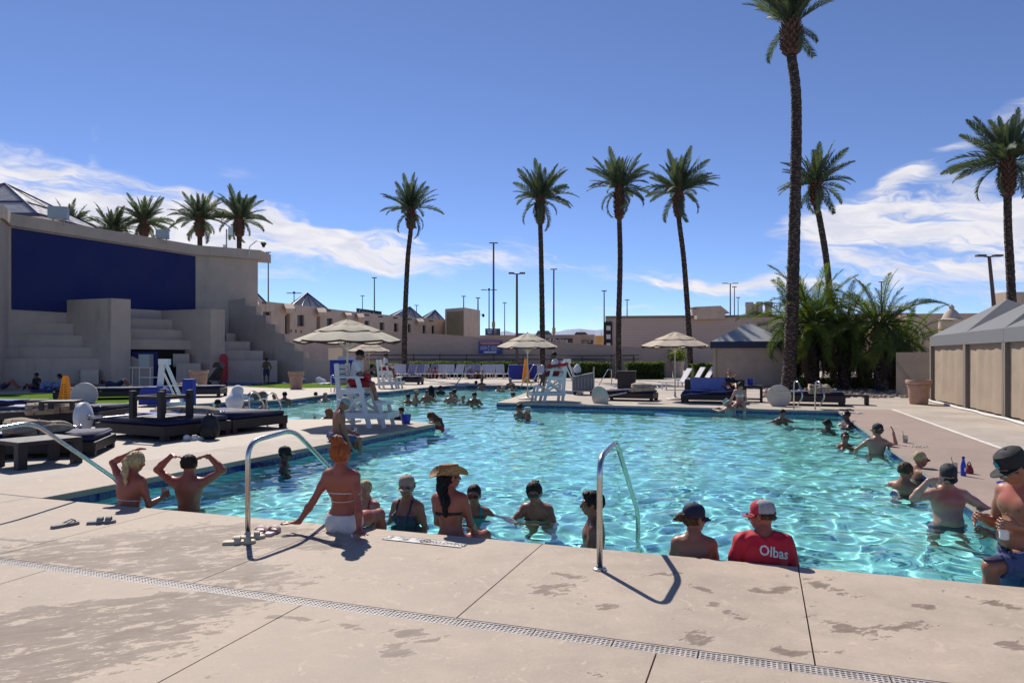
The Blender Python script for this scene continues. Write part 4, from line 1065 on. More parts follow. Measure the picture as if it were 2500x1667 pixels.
line = [(850, 804), (940, 811), (1084, 818.6), (1220, 829), (1328, 835), (1453, 842.5), (1517, 847.6), (1642, 854)]
def wy(px): return 64 - (px - 850) * 6 / 800
mb = MB(); pp = [P(px, py, wy(px)) for px, py in line]
mb.sheet(pp + [Vector((pp[-1].x, pp[-1].y, 0)), Vector((pp[0].x, pp[0].y, 0))], (.05, .35, 0)); mb.build('wall', M_BLOCKW, pw)
mb = MB()
for p, q in zip(pp, pp[1:]): mb.beam(p + Vector((0, .17, .04)), q + Vector((0, .17, .04)), .45, .09)
mb.build('wall_cap', M_STUC3, pw)
rail = thing('pipe_railing', 'brown pipe railing with thin posts running along the perimeter wall', 'railing')
M_PIPE = mat('brown_pipe', (.10, .07, .055), .6)
mb = MB()
for py in (866.5, 877): mb.tube([P(895, py + .5, wy(895) - 1), P(1560, py, wy(1560) - 1)], .045, 6)
mb.tube(bend([P(1390, 867.5, 58.4), P(1547, 867.5, 58), Vector((P(1547, 867, 58).x, 58, 0))], .12, 4), .06, 6); mb.build('pipe', M_PIPE, rail)
for px in (947, 1010, 1074, 1139, 1206, 1277, 1345, 1421, 1492):
    mb = MB(); p = P(px, 864, wy(px) - 1); mb.box((p.x, p.y, p.z / 2), (.07, .07, p.z)); mb.build('post', M_PIPE, rail)
# --- big ribbed block building behind the right side, chimneys and roof box
big_ = thing('warehouse_building', 'wide windowless tan building with fine horizontal ribs behind the umbrellas', 'building')
M_RIB = bpy.data.materials.new('ribbed_block'); M_RIB.use_nodes = True; t = NT(M_RIB.node_tree); b_ = t.n['Principled BSDF']
pos = t.node('ShaderNodeNewGeometry').outputs['Position']; x, y, z = t.xyz(pos)
rb = t.m('SINE', t.m('MULTIPLY', z, 17.0)); nz = t.noise(t.vm('MULTIPLY', pos, (.15, .15, .8)), 1.0, 5, .6)
t.put(b_.inputs['Base Color'], t.mix(t.ramp(rb, .4, .9, 0, .3), t.mix(nz, (.47, .36, .295), (.55, .42, .35)), (.35, .26, .21))); b_.inputs['Roughness'].default_value = .9
MATS['ribbed_block'] = M_RIB
a, b, c = P(1478, 777, 96), P(2235, 772, 84), P(2620, 766, 78)
mb = MB(); mb.prism([a[:2], b[:2], (b.x + 6, b.y + 40), (a.x + 16, a.y + 40)], 0, a.z); mb.build('hall', M_RIB, big_)
mb = MB(); e = P(2215, 766, 72); mb.prism([(e.x, e.y), (e.x + 40, e.y - 6), (e.x + 40, e.y + 20), (e.x, e.y + 8)], 0, P(2300, 766, 72).z); mb.build('wing', M_STUC3, big_)
mb = MB(); a1, b1 = P(1478.5, 776, 95.95), P(2235, 771, 83.95); mb.beam(a1 + Vector((0, -.02, .1)), b1 + Vector((0, -.02, .1)), .3, .3); mb.build('coping_strip', mat('coping_brown', (.22, .17, .14), .8), big_)
mb = MB(); p = P(1484, 822, 95.6); mb.box(p, (1.1, .3, 4)); mb.build('wall_sign', M_DARK, big_)
mb = MB()
for q in (-1, 0, 1): mb.box(p + Vector((.05, -.2, q * 1.15)), (.55, .06, .6))
mb.build('sign_lettering', mat('sign_white', (.6, .58, .55), .6), big_)
for px, ptop, w_ in ((1829, 738, .95), (1854, 737, .8), (1876, 737, .9), (1842, 742, .6)):
    mb = MB(); p = P(px, 775, 92); zt = P(px, ptop, 92).z; mb.lathe([(w_ * .5, p.z - 1), (w_ * .5, zt - .6), (w_ * .56, zt - .55), (w_ * .56, zt), (w_ * .4, zt)], (p.x, p.y, 0), 12)
    for k in range(3): mb.lathe([(w_ * .53, p.z + .4 + k * .55), (w_ * .53, p.z + .48 + k * .55)], (p.x, p.y, 0), 12)
    mb.build('chimney', mat('chimney_metal', (.42, .36, .28), .5, metal=.3), big_, smooth=40)
mb = MB(); p = P(1728, 772, 92); mb.box((p.x, p.y, p.z + .2), (3.6, 3, 1.3)); mb.sheet([(p.x - 2.2, p.y - 1.6, p.z + 1.1), (p.x + 1.2, p.y - 1.6, p.z + 1.25), (p.x + 2.4, p.y - 1.6, p.z + .3), (p.x - 2.0, p.y - 1.6, p.z + .95)], (0, 3, 0)); mb.build('roof_box', M_STUC3, big_)
mb = MB(); p = P(2472, 760, 66); mb.box((p.x, p.y, p.z - .5), (2.6, 2, 4.4)); mb.build('roof_tower', M_STUC3, big_)
# --- parking structure with signs and its ochre end wall
pk = thing('parking_structure', 'low tan parking deck wall carrying a dark Self Parking sign', 'building')
a, b = P(1168, 818.5, 112), P(1452, 818.5, 108)
mb = MB(); mb.prism([a[:2], b[:2], (b.x + 1, b.y + 40), (a.x - 2, a.y + 40)], 0, a.z); mb.build('deck_wall', M_STUC3, pk)
mb = MB(); a, b = P(1452.5, 819, 108.2), P(1484, 819, 118); mb.sheet([a, b, Vector((b.x, b.y, 0)), Vector((a.x, a.y, 0))], (.2, .5, 0)); mb.build('end_wall', mat('ochre_stucco', (.62, .42, .17), .9, var=.1), pk)
def text_obj(name, s, loc, size, m, parent, rx=90, rz=0, depth=.01, align='CENTER', shear=0, bold=0, xs=1):
    cu = bpy.data.curves.new(name, 'FONT'); cu.body = s; cu.size = size; cu.extrude = depth; cu.align_x = align; cu.align_y = 'CENTER'; cu.shear = shear; cu.offset = bold; cu.resolution_u = 2
    ob = bpy.data.objects.new(name, cu); COL.objects.link(ob)
    bpy.context.view_layer.update(); me = bpy.data.meshes.new_from_object(ob.evaluated_get(bpy.context.evaluated_depsgraph_get()))
    bpy.data.objects.remove(ob); me.materials.clear(); me.materials.append(m)
    o = bpy.data.objects.new(name, me); COL.objects.link(o); o.rotation_euler = (R(rx), 0, R(rz)); o.location = loc; o.scale = (xs, 1, 1)
    if parent is not None: o.parent = parent
    return o
M_WHITE = mat('white_lettering', (.78, .77, .75), .6)
sg = thing('parking_sign', 'dark brown sign reading Self Parking on the parking deck wall', 'sign')
a = P(1323, 826, 107.6); b = P(1398, 838.5, 107.6)
mb = MB(); mb.box(((a.x + b.x) / 2, 107.6, (a.z + b.z) / 2), (b.x - a.x, .12, a.z - b.z)); mb.build('board', mat('sign_brown', (.045, .035, .035), .6), sg)
text_obj('lettering', 'Self Parking', P(1357, 831.2, 107.45), .78, M_WHITE, sg)
sg = thing('hotel_sign', 'small black sign with pale capitals on the parking deck wall', 'sign')
a = P(1416, 831, 108.5); b = P(1445, 841.5, 108.5); mb = MB(); mb.box(((a.x + b.x) / 2, 107.2, (a.z + b.z) / 2), (b.x - a.x, .12, a.z - b.z)); mb.build('board', M_DARK, sg)
text_obj('lettering', 'LUXOR', P(1430.5, 834.5, 107.05), .34, M_WHITE, sg, xs=1.4)
mb = MB(); mb.box(P(1426, 839, 107.05), (.9, .04, .12)); mb.build('small_print', M_WHITE, sg)
text_obj('wall_lettering', 'LUX', P(1467.5, 832, 111.5), 1.1, mat('ochre_light', (.7, .52, .26), .8), pk, rz=50)
# emergency sign on the perimeter wall
em = thing('emergency_sign', 'blue sign with red heading CALL 85 FOR EMERGENCY on perimeter wall', 'sign')
a = P(1168.5, 833, 61); b = P(1225.5, 863.5, 61); w_, h_ = b.x - a.x, a.z - b.z; c = Vector(((a.x + b.x) / 2, 60.9, (a.z + b.z) / 2))
M_SB = mat('sign_blue', (.015, .045, .30), .5)
mb = MB(); mb.box(c, (w_, .06, h_)); mb.build('board', M_SB, em)
mb = MB(); mb.box(c + Vector((0, -.045, h_ * .335)), (w_ * .9, .03, h_ * .24)); mb.build('heading_bar', mat('sign_red', (.5, .05, .05), .5), em)
text_obj('heading', 'CALL 85 FOR EMERGENCY', c + Vector((0, -.07, h_ * .37)), .155, M_WHITE, em, xs=.92)
text_obj('subheading', 'LIFEGUARD ASSISTANCE AVAILABLE AT POOL', c + Vector((0, -.07, h_ * .26)), .075, M_WHITE, em, xs=.95)
mb = MB()
for col_, xx, ww in ((0, -.27, .36), (1, .16, .32)):
    for k in range(5 if col_ == 0 else 6): mb.box(c + Vector((xx * w_ + random.uniform(-.02, .02), -.04, h_ * (.09 - .062 * k))), (ww * w_ * random.uniform(.8, 1), .02, .022))
mb.build('text_lines', M_WHITE, em)
mb = MB()
for xx, zz in ((-.06, .07), (-.06, -.17), (.37, -.14)):
    q = c + Vector((xx * w_, -.04, zz * h_)); mb.box(q, (.07, .02, .11)); mb.box(q + Vector((.02, 0, .09)), (.05, .02, .05)); mb.box(q + Vector((-.05, 0, -.02)), (.05, .02, .03))
mb.build('pictogram', M_WHITE, em)
mb = MB(); mb.box(c + Vector((0, -.045, -h_ * .37)), (w_ * .54, .03, h_ * .13)); mb.build('white_bar', M_WHITE, em)
# billboards
bb = thing('billboard', 'dark navy roof billboard with white script above the courtyard building', 'billboard')
a, b = P(870, 752, 96), P(929, 760, 100); hz = 14 * 98 / F
mb = MB(); mb.sheet([a, b, b - Vector((0, 0, .75)), a - Vector((0, 0, .95))], (.1, .4, 0)); mb.build('board', mat('billboard_navy', (.012, .016, .035), .5), bb)
mb = MB(); 
for s_ in range(7):
    q = a + (b - a) * (.22 + s_ * .055) + Vector((0, -.1, -.45)); mb.tube([q + Vector((0, 0, -.12)), q + Vector((.07, 0, .12)), q + Vector((.14, 0, -.08))], .03, 4)
q = a + (b - a) * .12 + Vector((0, -.1, -.42)); mb.tube([q + Vector((.2, 0, .2)), q + Vector((0, 0, .18)), q + Vector((.02, 0, -.25))], .035, 4); q = a + (b - a) * .72 + Vector((0, -.1, -.45)); mb.tube([q + Vector((0, 0, -.15)), q + Vector((0, 0, .2))], .04, 4)
mb.build('script', M_WHITE, bb)
for k in (.2, .8):
    mb = MB(); q = a + (b - a) * k; mb.box((q.x, q.y + .3, q.z - 1.8), (.15, .15, 2.4)); mb.build('leg', M_METAL, bb)
b2 = thing('billboard', 'blue advertising billboard low beside the tall lamp post behind the block tower', 'billboard')
c = P(1203, 810, 118); mb = MB(); mb.box(c, (2.5, .2, 1.1)); mb.build('board', mat('billboard_blue', (.01, .07, .16), .4, var=.5, vscale=1.2), b2)
mb = MB(); mb.box(c + Vector((.45, -.12, 0)), (.45, .04, .8)); mb.box(c + Vector((.45, -.12, .2)), (.25, .06, .3)); mb.build('picture', mat('billboard_pic', (.4, .2, .14), .5, var=.6, vscale=3), b2)
mb = MB(); 
for k in range(3): mb.box(c + Vector((-.5, -.12, .28 - .25 * k)), (.9 - .15 * k, .04, .1))
mb.build('text_lines', M_WHITE, b2)
# --- mountains on the horizon
M_MTN = mat('far_mountain', (.27, .31, .42), 1, var=.1, vscale=.001)  # pale blue of distance haze is put into the rock colour
rng2 = random.Random(3); ridge = [(-900, 842), (-300, 836), (100, 838), (500, 836), (1100, 828), (1180, 820), (1235, 808), (1270, 816), (1330, 814), (1380, 806), (1415, 802), (1455, 806), (1480, 804), (1520, 810), (1600, 816), (1800, 822), (2200, 828), (2700, 832), (3400, 838)]
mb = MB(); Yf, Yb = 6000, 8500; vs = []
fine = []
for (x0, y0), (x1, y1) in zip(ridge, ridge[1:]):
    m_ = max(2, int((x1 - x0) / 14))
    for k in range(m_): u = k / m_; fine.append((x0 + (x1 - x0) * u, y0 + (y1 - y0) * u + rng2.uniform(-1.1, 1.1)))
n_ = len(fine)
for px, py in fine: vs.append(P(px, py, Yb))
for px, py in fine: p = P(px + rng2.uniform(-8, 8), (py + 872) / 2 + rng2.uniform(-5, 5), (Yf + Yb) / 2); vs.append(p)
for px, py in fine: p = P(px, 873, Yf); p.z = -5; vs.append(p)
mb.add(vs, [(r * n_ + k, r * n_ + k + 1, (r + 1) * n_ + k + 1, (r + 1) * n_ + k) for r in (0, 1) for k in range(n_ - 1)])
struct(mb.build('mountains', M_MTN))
# ================================================================== PALMS AND HEDGES
def leaf_material(name, c1, c2, trans=.45):
    m = bpy.data.materials.new(name); m.use_nodes = True; t = NT(m.node_tree); t.n.clear()
    oi = t.node('ShaderNodeObjectInfo'); co = t.node('ShaderNodeTexCoord').outputs['Object']
    f = t.m('ADD', t.m('MULTIPLY', oi.outputs['Random'], .6), t.m('MULTIPLY', t.noise(co, 2.5, 3, .6), .5))
    c = t.mix(t.ramp(f, .15, .85), c1, c2)
    d = t.node('ShaderNodeBsdfPrincipled'); t.put(d.inputs['Base Color'], c); d.inputs['Roughness'].default_value = .62; d.inputs['Specular IOR Level'].default_value = .3
    tr = t.node('ShaderNodeBsdfTranslucent'); t.put(tr.inputs[0], t.mix(.55, c, (c2[0] * 1.9, c2[1] * 1.8, c2[2] * .8)))
    mx = t.node('ShaderNodeMixShader'); mx.inputs[0].default_value = trans; t.l.new(d.outputs[0], mx.inputs[1]); t.l.new(tr.outputs[0], mx.inputs[2])
    o = t.node('ShaderNodeOutputMaterial'); t.l.new(mx.outputs[0], o.inputs[0]); MATS[name] = m; return m
M_FROND = leaf_material('palm_frond', (.045, .075, .05), (.09, .125, .075), .28)
M_FROND2 = leaf_material('bush_palm_frond', (.035, .062, .018), (.10, .15, .025), .40)
M_DEAD = leaf_material('dead_frond', (.02, .016, .012), (.09, .06, .03), .15)
M_HEDGE = leaf_material('hedge_leaf', (.05, .10, .02), (.16, .22, .04), .35)
M_TRUNK = bpy.data.materials.new('palm_trunk'); M_TRUNK.use_nodes = True; t = NT(M_TRUNK.node_tree); b_ = t.n['Principled BSDF']
co = t.node('ShaderNodeTexCoord').outputs['Object']; vo = t.node('ShaderNodeTexVoronoi'); t.put(vo.inputs['Vector'], t.vm('MULTIPLY', co, (5, 5, 10))); vo.inputs['Scale'].default_value = 1.0
t.put(b_.inputs['Base Color'], t.mix(t.ramp(vo.outputs['Distance'], .15, .55), (.17, .115, .085), (.038, .026, .02))); b_.inputs['Roughness'].default_value = .9
bn = t.node('ShaderNodeBump'); bn.inputs['Strength'].default_value = 1.0; bn.inputs['Distance'].default_value = .08; t.put(bn.inputs['Height'], t.m('SUBTRACT', 1.0, vo.outputs['Distance'])); t.l.new(bn.outputs[0], b_.inputs['Normal']); MATS['palm_trunk'] = M_TRUNK
M_BOOT = mat('palm_boot', (.13, .062, .042), .85, var=.55, vscale=7)
def frond_mesh(name, m, n=30, droop=.5, width=.045, seed=0, lf=.17, vee=.5):
    """unit length frond along +X, drooping towards -Z; leaflets on both sides of the rib"""
    rg = random.Random(seed); mb = MB(); pts = []; a = 0.0; p = Vector((0, 0, 0)); st = 1 / 16
    for i in range(17):
        pts.append(p.copy()); u = i / 16; p = p + Vector((math.cos(a), 0, -math.sin(a))) * st; a += droop * (.25 + 1.5 * u) / 16 * 1.25
    mb.tube(pts, [.012 * (1 - .85 * i / 16) + .001 for i in range(17)], 4, cap=False)
    for sd in (-1, 1):
        for i in range(n):
            u = .13 + .87 * (i + rg.uniform(-.3, .3)) / n; u = min(.999, max(.1, u)); k = u * 16; j = min(15, int(k)); q = pts[j].lerp(pts[j + 1], k - j); d = (pts[j + 1] - pts[j]).normalized()
            up = Vector((d.z * -1, 0, d.x)); side = Vector((0, sd, 0))
            ln = lf * (math.sin(math.pi * min(1, .12 + .9 * u)) ** .6 + .12) * rg.uniform(.85, 1.1)
            fw = .55 + .9 * u; v = (side + d * fw + up * (vee * (1 - .5 * u) + rg.uniform(-.25, .25))).normalized()
            tip = q + v * ln + Vector((0, 0, -.18 * ln)); wv = (d - v * d.dot(v)).normalized() * width * .5; mid = q.lerp(tip, .45) + Vector((0, 0, .02 * ln))
            mb.add([q - wv * .6, q + wv * .6, mid + wv, mid - wv, tip], [(0, 1, 2, 3), (3, 2, 4)])
    return mb.mesh(name, m, fix=False)
FR = {k: frond_mesh('frond', M_FROND, 40, dr, .019, i, .165, .8) for i, (k, dr) in enumerate((('up', .12), ('mid', .42), ('low', .8), ('hang', 1.5)))}
FB = {k: frond_mesh('frond', M_FROND2, 34, dr, .0125, i + 9, .15, .45) for i, (k, dr) in enumerate((('up', .7), ('mid', 1.25), ('low', 1.7), ('hang', 2.1)))}
FD = frond_mesh('dead_frond', M_DEAD, 26, 1.1, .02, 33, .13)
def trunk_mesh(pts, r0, r1, flare=1.35, n=14, rough=.03, seg=.22):
    """tapered trunk with ring scars"""
    pts = [Vector(p) for p in pts]; cum = [0]
    for a, b in zip(pts, pts[1:]): cum.append(cum[-1] + (b - a).length)
    tot = cum[-1]; m_ = int(tot / seg); out, rad = [], []
    for i in range(m_ + 1):
        s_ = tot * i / m_; j = max(k for k in range(len(cum)) if cum[k] <= s_ + 1e-6); j = min(j, len(pts) - 2); u = (s_ - cum[j]) / (cum[j + 1] - cum[j])
        p0, p1, p2, p3 = pts[max(0, j - 1)], pts[j], pts[j + 1], pts[min(len(pts) - 1, j + 2)]
        q = .5 * ((2 * p1) + (p2 - p0) * u + (2 * p0 - 5 * p1 + 4 * p2 - p3) * u * u + (3 * p1 - p0 - 3 * p2 + p3) * u ** 3)
        f = s_ / tot; r_ = r0 + (r1 - r0) * f ** .8 + (flare - 1) * r0 * math.exp(-s_ / .7); out.append(q); rad.append(r_ * (1 + rough * (1 if i % 2 else -1) + random.uniform(-.02, .02)))
    mb = MB(); mb.tube(out, rad, n); return mb.mesh('trunk', M_TRUNK, smooth=True, fix=False)
def boots(h, r, rows, per, seed=1, ln=.26):
    """the pineapple of cut leaf bases below a crown"""
    rg = random.Random(seed); mb = MB(); prof = lambda u: r * (.62 + .75 * math.sin(math.pi * min(1, .12 + .8 * u)))
    mb.lathe([(prof(i / 8) * .9, h * i / 8) for i in range(9)], (0, 0, 0), 10)
    for i in range(rows):
        u = (i + .5) / rows
        for k in range(per):
            a = 2 * math.pi * (k + .5 * (i % 2)) / per + rg.uniform(-.1, .1); rr = prof(u) * .9; o = Vector((math.cos(a), math.sin(a), 0)); l_ = ln * rg.uniform(.7, 1.2) * (.7 + .6 * u)
            c = o * rr + Vector((0, 0, u * h)); d = (o * (1.0 - .5 * u) + Vector((0, 0, .75 + .6 * u))).normalized(); sdv = Vector((-o.y, o.x, 0)); wv = sdv * (.085 * r / .33); th = d.cross(sdv) * .03
            mb.add([c - wv + th, c + wv + th, c + wv - th, c - wv - th, c + d * l_ - wv * .45 + th * .5, c + d * l_ + wv * .45 + th * .5, c + d * l_ + wv * .45 - th * .5, c + d * l_ - wv * .45 - th * .5], [(0, 1, 5, 4), (1, 2, 6, 5), (2, 3, 7, 6), (3, 0, 4, 7), (4, 5, 6, 7)])
    return mb.mesh('leaf_bases', M_BOOT, fix=False)
def add_fronds(o, c, length, n, seed, meshes, lo=-15, hi=86, spread=1.0, rb=.12):
    rg = random.Random(seed)
    for i in range(n):
        u = (i + .5) / n; e = hi - (hi - lo) * u ** 1.05 * spread + rg.uniform(-11, 11); a = i * 2.39996 + rg.uniform(-.5, .5)
        k = 'up' if e > 55 else ('mid' if e > 22 else ('low' if e > -5 else 'hang'))
        f = link('frond', meshes[k], o); az_ = a; f.location = Vector(c) + Vector((math.cos(a) * rb, math.sin(a) * rb, rg.uniform(-.12, .12)))
        f.rotation_mode = 'XYZ'; f.rotation_euler = (rg.uniform(-.9, .9), R(-e), az_); s_ = length * rg.uniform(.72, 1.10) * (.82 if e > 70 else 1); f.scale = (s_, s_, s_)
BOOT_ME = {}
def palm(label, base, mids, crown, boot_px, rad_px, n=54, seed=0, r=(.235, .175), trunk_from=None, lo=2):
    """base/mids/crown: photo points (px, py, Y)"""
    Y = crown[2]; c = P(*crown); foot = Vector(base) if len(base) == 3 and not isinstance(base, tuple) else P(*base)
    if isinstance(base, tuple): foot.z = 0
    o = thing('palm_tree', label, 'palm tree', foot, group='tall date palms')
    bz = boot_px * Y / F; ct = c - Vector((0, 0, bz))
    pts = [Vector((0, 0, -.1))] + [P(*m) - foot for m in mids] + [ct - foot, c - foot + Vector((0, 0, .1))]
    link('trunk', trunk_mesh(pts, r[0], r[1]), o)
    d = pts[-1] - pts[-2]
    bo = link('leaf_bases', boots(bz * 1.06, r[1] * 1.62, max(6, int(bz / .16)), 11, seed), o, ct - foot + Vector((0, 0, -.05))); bo['kind'] = 'stuff'
    bo.rotation_euler = Vector((0, 0, 1)).rotation_difference(d.normalized()).to_euler()
    add_fronds(o, c - foot, rad_px * Y / F * 1.24, int(n * 1.15), seed, FR, lo=lo, hi=89); add_fronds(o, c - foot - Vector((0, 0, .15)), rad_px * Y / F * 1.05, 3 + seed % 4, seed + 7, FR, lo=-58, hi=-12)
    return o
palm('tall date palm with drooping lower fronds left of the emergency sign', (987, 905, 57), [(988, 800, 57), (995, 640, 57)], (1003, 512, 57), 46, 68, 40, 1)
palm('tall upright date palm behind the lifeguard chair umbrella', (1324, 905, 56), [(1324, 800, 56), (1321, 620, 56)], (1319, 484, 56), 62, 74, 46, 2)
palm('tall date palm standing between the two right umbrellas, straight trunk', (1510, 905, 54), [(1510, 800, 54), (1514, 640, 54)], (1512, 458, 54), 76, 76, 48, 3)
palm('tall date palm with trunk leaning left beside the cabana tent', (1686, 905, 54), [(1682, 810, 54), (1670, 640, 54)], (1657, 467, 54), 62, 80, 48, 4)
palm('tallest date palm with thick dark trunk, crown cut by the top of the picture', (1925, 952, 36.5), [(1932, 800, 36.5), (1941, 500, 36.5), (1944, 250, 36.5)], (1932, 58, 36.5), 74, 108, 46, 5, (.36, .235), lo=30)
palm('curved date palm rising behind the bushy palms', (2034, 905, 52), [(2030, 780, 52), (2018, 640, 52), (2000, 530, 52)], (1992, 448, 52), 52, 82, 46, 6, (.25, .21))
palm('date palm at the right picture edge above the cabanas', (2476, 930, 43), [(2472, 790, 43), (2466, 650, 43), (2461, 560, 43)], (2460, 392, 43), 86, 112, 46, 7, (.29, .20))
for i, (px, py, rad, bp, lb) in enumerate(((170, 553, 52, 20, 'date palm crown just peeking over the blue screen wall, leftmost'), (276, 566, 58, 30, 'date palm crown over the screen wall, second from left'), (352, 543, 58, 34, 'date palm crown with short stub above the screen wall, middle one'), (488, 535, 60, 42, 'date palm with bare trunk above the screen wall, left of the pair'), (584, 535, 62, 42, 'date palm beside the antenna at the right end of the screen wall'))):
    palm(lb, (px, 905, 74), [(px, 760, 74)], (px, py, 74), bp, rad, 46, 20 + i, (.28, .24), lo=-4)
palm('distant palm crown at the right picture edge, mostly out of view', (2530, 900, 90), [(2530, 830, 90)], (2530, 795, 90), 18, 38, 30, 40, (.3, .25))
# --- low bushy palms
def bush_palm(label, px, py, Yc, length, n, seed, trunk_r=.33):
    c = P(px, py, Yc); foot = Vector((c.x, c.y, 0)); o = thing('bushy_palm', label, 'palm tree', foot, group='low bushy palms')
    link('trunk', trunk_mesh([(0, 0, -.1), (0, 0, c.z * .5), (0, 0, c.z)], trunk_r, trunk_r * .9, 1.1), o)
    add_fronds(o, Vector((0, 0, c.z)), length, n, seed, FB, lo=-50, hi=86, rb=.2)
    rg = random.Random(seed)
    for i in range(44):
        a = rg.uniform(0, 6.283); f = link('dead_frond', FD, o, (math.cos(a) * trunk_r, math.sin(a) * trunk_r, c.z * rg.uniform(.5, 1.0))); s_ = rg.uniform(1.4, 2.5)
        f.rotation_euler = (rg.uniform(-.4, .4), R(rg.uniform(40, 85)), a); f.scale = (s_, s_, s_)
bush_palm('bright green bushy palm right of the thick tall trunk', 1985, 785, 38, 3.7, 50, 51)
bush_palm('dark low bushy palm behind the cabana tent, left of the thick trunk', 1940, 790, 43, 3.5, 42, 52)
bush_palm('low bushy palm in the middle of the palm clump', 2062, 800, 37, 3.2, 42, 53)
bush_palm('bushy palm with arching fronds at the right of the clump', 2150, 790, 35.5, 3.2, 44, 54)
bush_palm('dark bushy palm in the clump, reaching over the right cabanas', 2205, 835, 36.5, 2.5, 34, 55)
# --- hedges
def hedge(label, px0, px1, y_base, h, depth, leaf=.11, n=2600, seed=0, tilt=0):
    rg = random.Random(seed); a, b = G(px0, y_base), G(px1, y_base); b.y = b.y + tilt; d = b - a; ln = d.length; d.normalize(); nv = Vector((-d.y, d.x, 0)); o = thing('hedge', label, 'hedge', a)
    mb = MB()
    for i in range(n):
        u, v, w = rg.uniform(0, ln), rg.uniform(0, depth), rg.uniform(0, 1); top = h * (.92 + .12 * mnoise.noise(Vector((u * .8, seed, v)))); 
        r_ = rg.random()
        if r_ < .45: w_ = top - abs(rg.gauss(0, .06)); v_ = v
        elif r_ < .85: w_ = rg.uniform(.05, top); v_ = abs(rg.gauss(0, .08))
        else: w_ = rg.uniform(.05, top); v_ = v
        c = d * u + nv * v_ + Vector((0, 0, w_)); q = Vector((rg.gauss(0, 1), rg.gauss(0, 1), rg.gauss(0, 1))).normalized(); s_ = q.orthogonal().normalized(); t_ = q.cross(s_); l_ = leaf * rg.uniform(.6, 1.3)
        mb.add([c - s_ * l_ * .5, c + t_ * l_ * .28, c + s_ * l_ * .5, c - t_ * l_ * .28], [(0, 1, 2, 3)])
    f = mb.build('foliage', M_HEDGE, o, fix=False); f['kind'] = 'stuff'
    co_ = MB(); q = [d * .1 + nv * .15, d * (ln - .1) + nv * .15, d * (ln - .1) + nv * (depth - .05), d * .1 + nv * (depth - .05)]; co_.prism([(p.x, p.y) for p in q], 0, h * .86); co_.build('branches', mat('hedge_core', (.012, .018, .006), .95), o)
    return o
hedge('long dark hedge against the perimeter wall behind the loungers', 1000, 1275, 921, 1.35, 1.6, .15, 5200, 1, 0)
hedge('dark hedge end by the first tall palm, left of the long hedge', 895, 985, 920.5, 1.2, 1.6, .15, 1600, 5)
hedge('sunlit topped hedge behind the third lifeguard chair', 1375, 1492, 922.5, 1.35, 1.8, .14, 3600, 2)
hedge('bright green hedge right of the straight palm trunk', 1530, 1625, 925.5, 1.35, 1.4, .13, 3600, 3)
hedge('small yellowish green hedge next to the cabana tent', 1692, 1745, 927, 1.3, 1.4, .12, 2400, 4)
hedge('low dark planting under the bushy palms', 1940, 2260, 949, .55, 3.0, .16, 4200, 6)
hedge('yellow green shrub glimpsed between the bushy palm trunks', 2106, 2138, 945, 1.7, .9, .15, 1000, 7)
# stones in the planting bed
bed = MB(); rgb = random.Random(5)
for i in range(420):
    p = G(rgb.uniform(1860, 2270), rgb.uniform(948, 972)); 
    if p.x > 4.0 and (p - L(4.5, 18.4)).dot(E2) < 2.2: continue
    s_ = rgb.uniform(.06, .16); bed.lathe([(s_ * .6, 0), (s_, s_ * .35), (s_ * .5, s_ * .7)], (p.x, p.y, 0), 5)
tag(bed.build('gravel', mat('bed_stone', (.26, .20, .16), .9, var=.5, vscale=3), fix=False), kind='stuff')
# ================================================================== FURNITURE AND FITTINGS
M_STEEL = mat('stainless_steel', (.55, .54, .52), .24, metal=1.0, var=.12, vscale=12)
M_PWHITE = mat('white_paint', (.72, .71, .68), .5, var=.08, vscale=5)
M_WPLAST = mat('white_plastic', (.74, .73, .72), .45, var=.06)
M_CREAMP = mat('cream_plastic', (.55, .50, .43), .55, var=.10, vscale=6)
M_WICKER = mat('dark_wicker', (.020, .013, .014), .55, var=.4, vscale=30, bump=.7, bscale=120)
M_CUSH = mat('navy_cushion', (.009, .012, .055), .75, var=.15, vscale=5, bump=.2, bscale=90)
M_CANVASF = mat('folded_canvas', (.40, .31, .225), .9, var=.35, vscale=9, bump=.6, bscale=40)
M_CANVAS = mat('beige_canvas', (.80, .69, .55), .85, var=.16, vscale=4, bump=.3, bscale=90)
def cloth_through(m, amount):
    t = NT(m.node_tree); b = t.n['Principled BSDF']; o = t.n['Material Output']; tr = t.node('ShaderNodeBsdfTranslucent')
    src = b.inputs['Base Color'].links[0].from_socket; t.put(tr.inputs[0], src); mx = t.node('ShaderNodeMixShader'); mx.inputs[0].default_value = amount
    t.l.new(b.outputs[0], mx.inputs[1]); t.l.new(tr.outputs[0], mx.inputs[2]); t.l.new(mx.outputs[0], o.inputs[0])
cloth_through(M_CANVAS, .42)
M_TRIM = mat('dark_trim', (.06, .03, .025), .8)
M_TERRA = mat('terracotta', (.42, .265, .19), .8, var=.2, vscale=5)
M_BLUEP = mat('blue_plastic', (.01, .045, .42), .35)
M_NAVYF = mat('navy_fabric', (.015, .02, .14), .8)
M_TOWEL = mat('blue_towel', (.17, .20, .46), .95, var=.15, vscale=9, bump=.5, bscale=120)
M_WTOWEL = mat('white_towel', (.72, .71, .72), .95, var=.08, vscale=9, bump=.5, bscale=120)
M_BLACK = mat('black_rubber', (.012, .012, .013), .6)
M_RED = mat('red_vinyl', (.42, .012, .02), .5)
M_YEL = mat('yellow_plastic', (.85, .42, .01), .45, var=.08); see_through(M_YEL, .4)
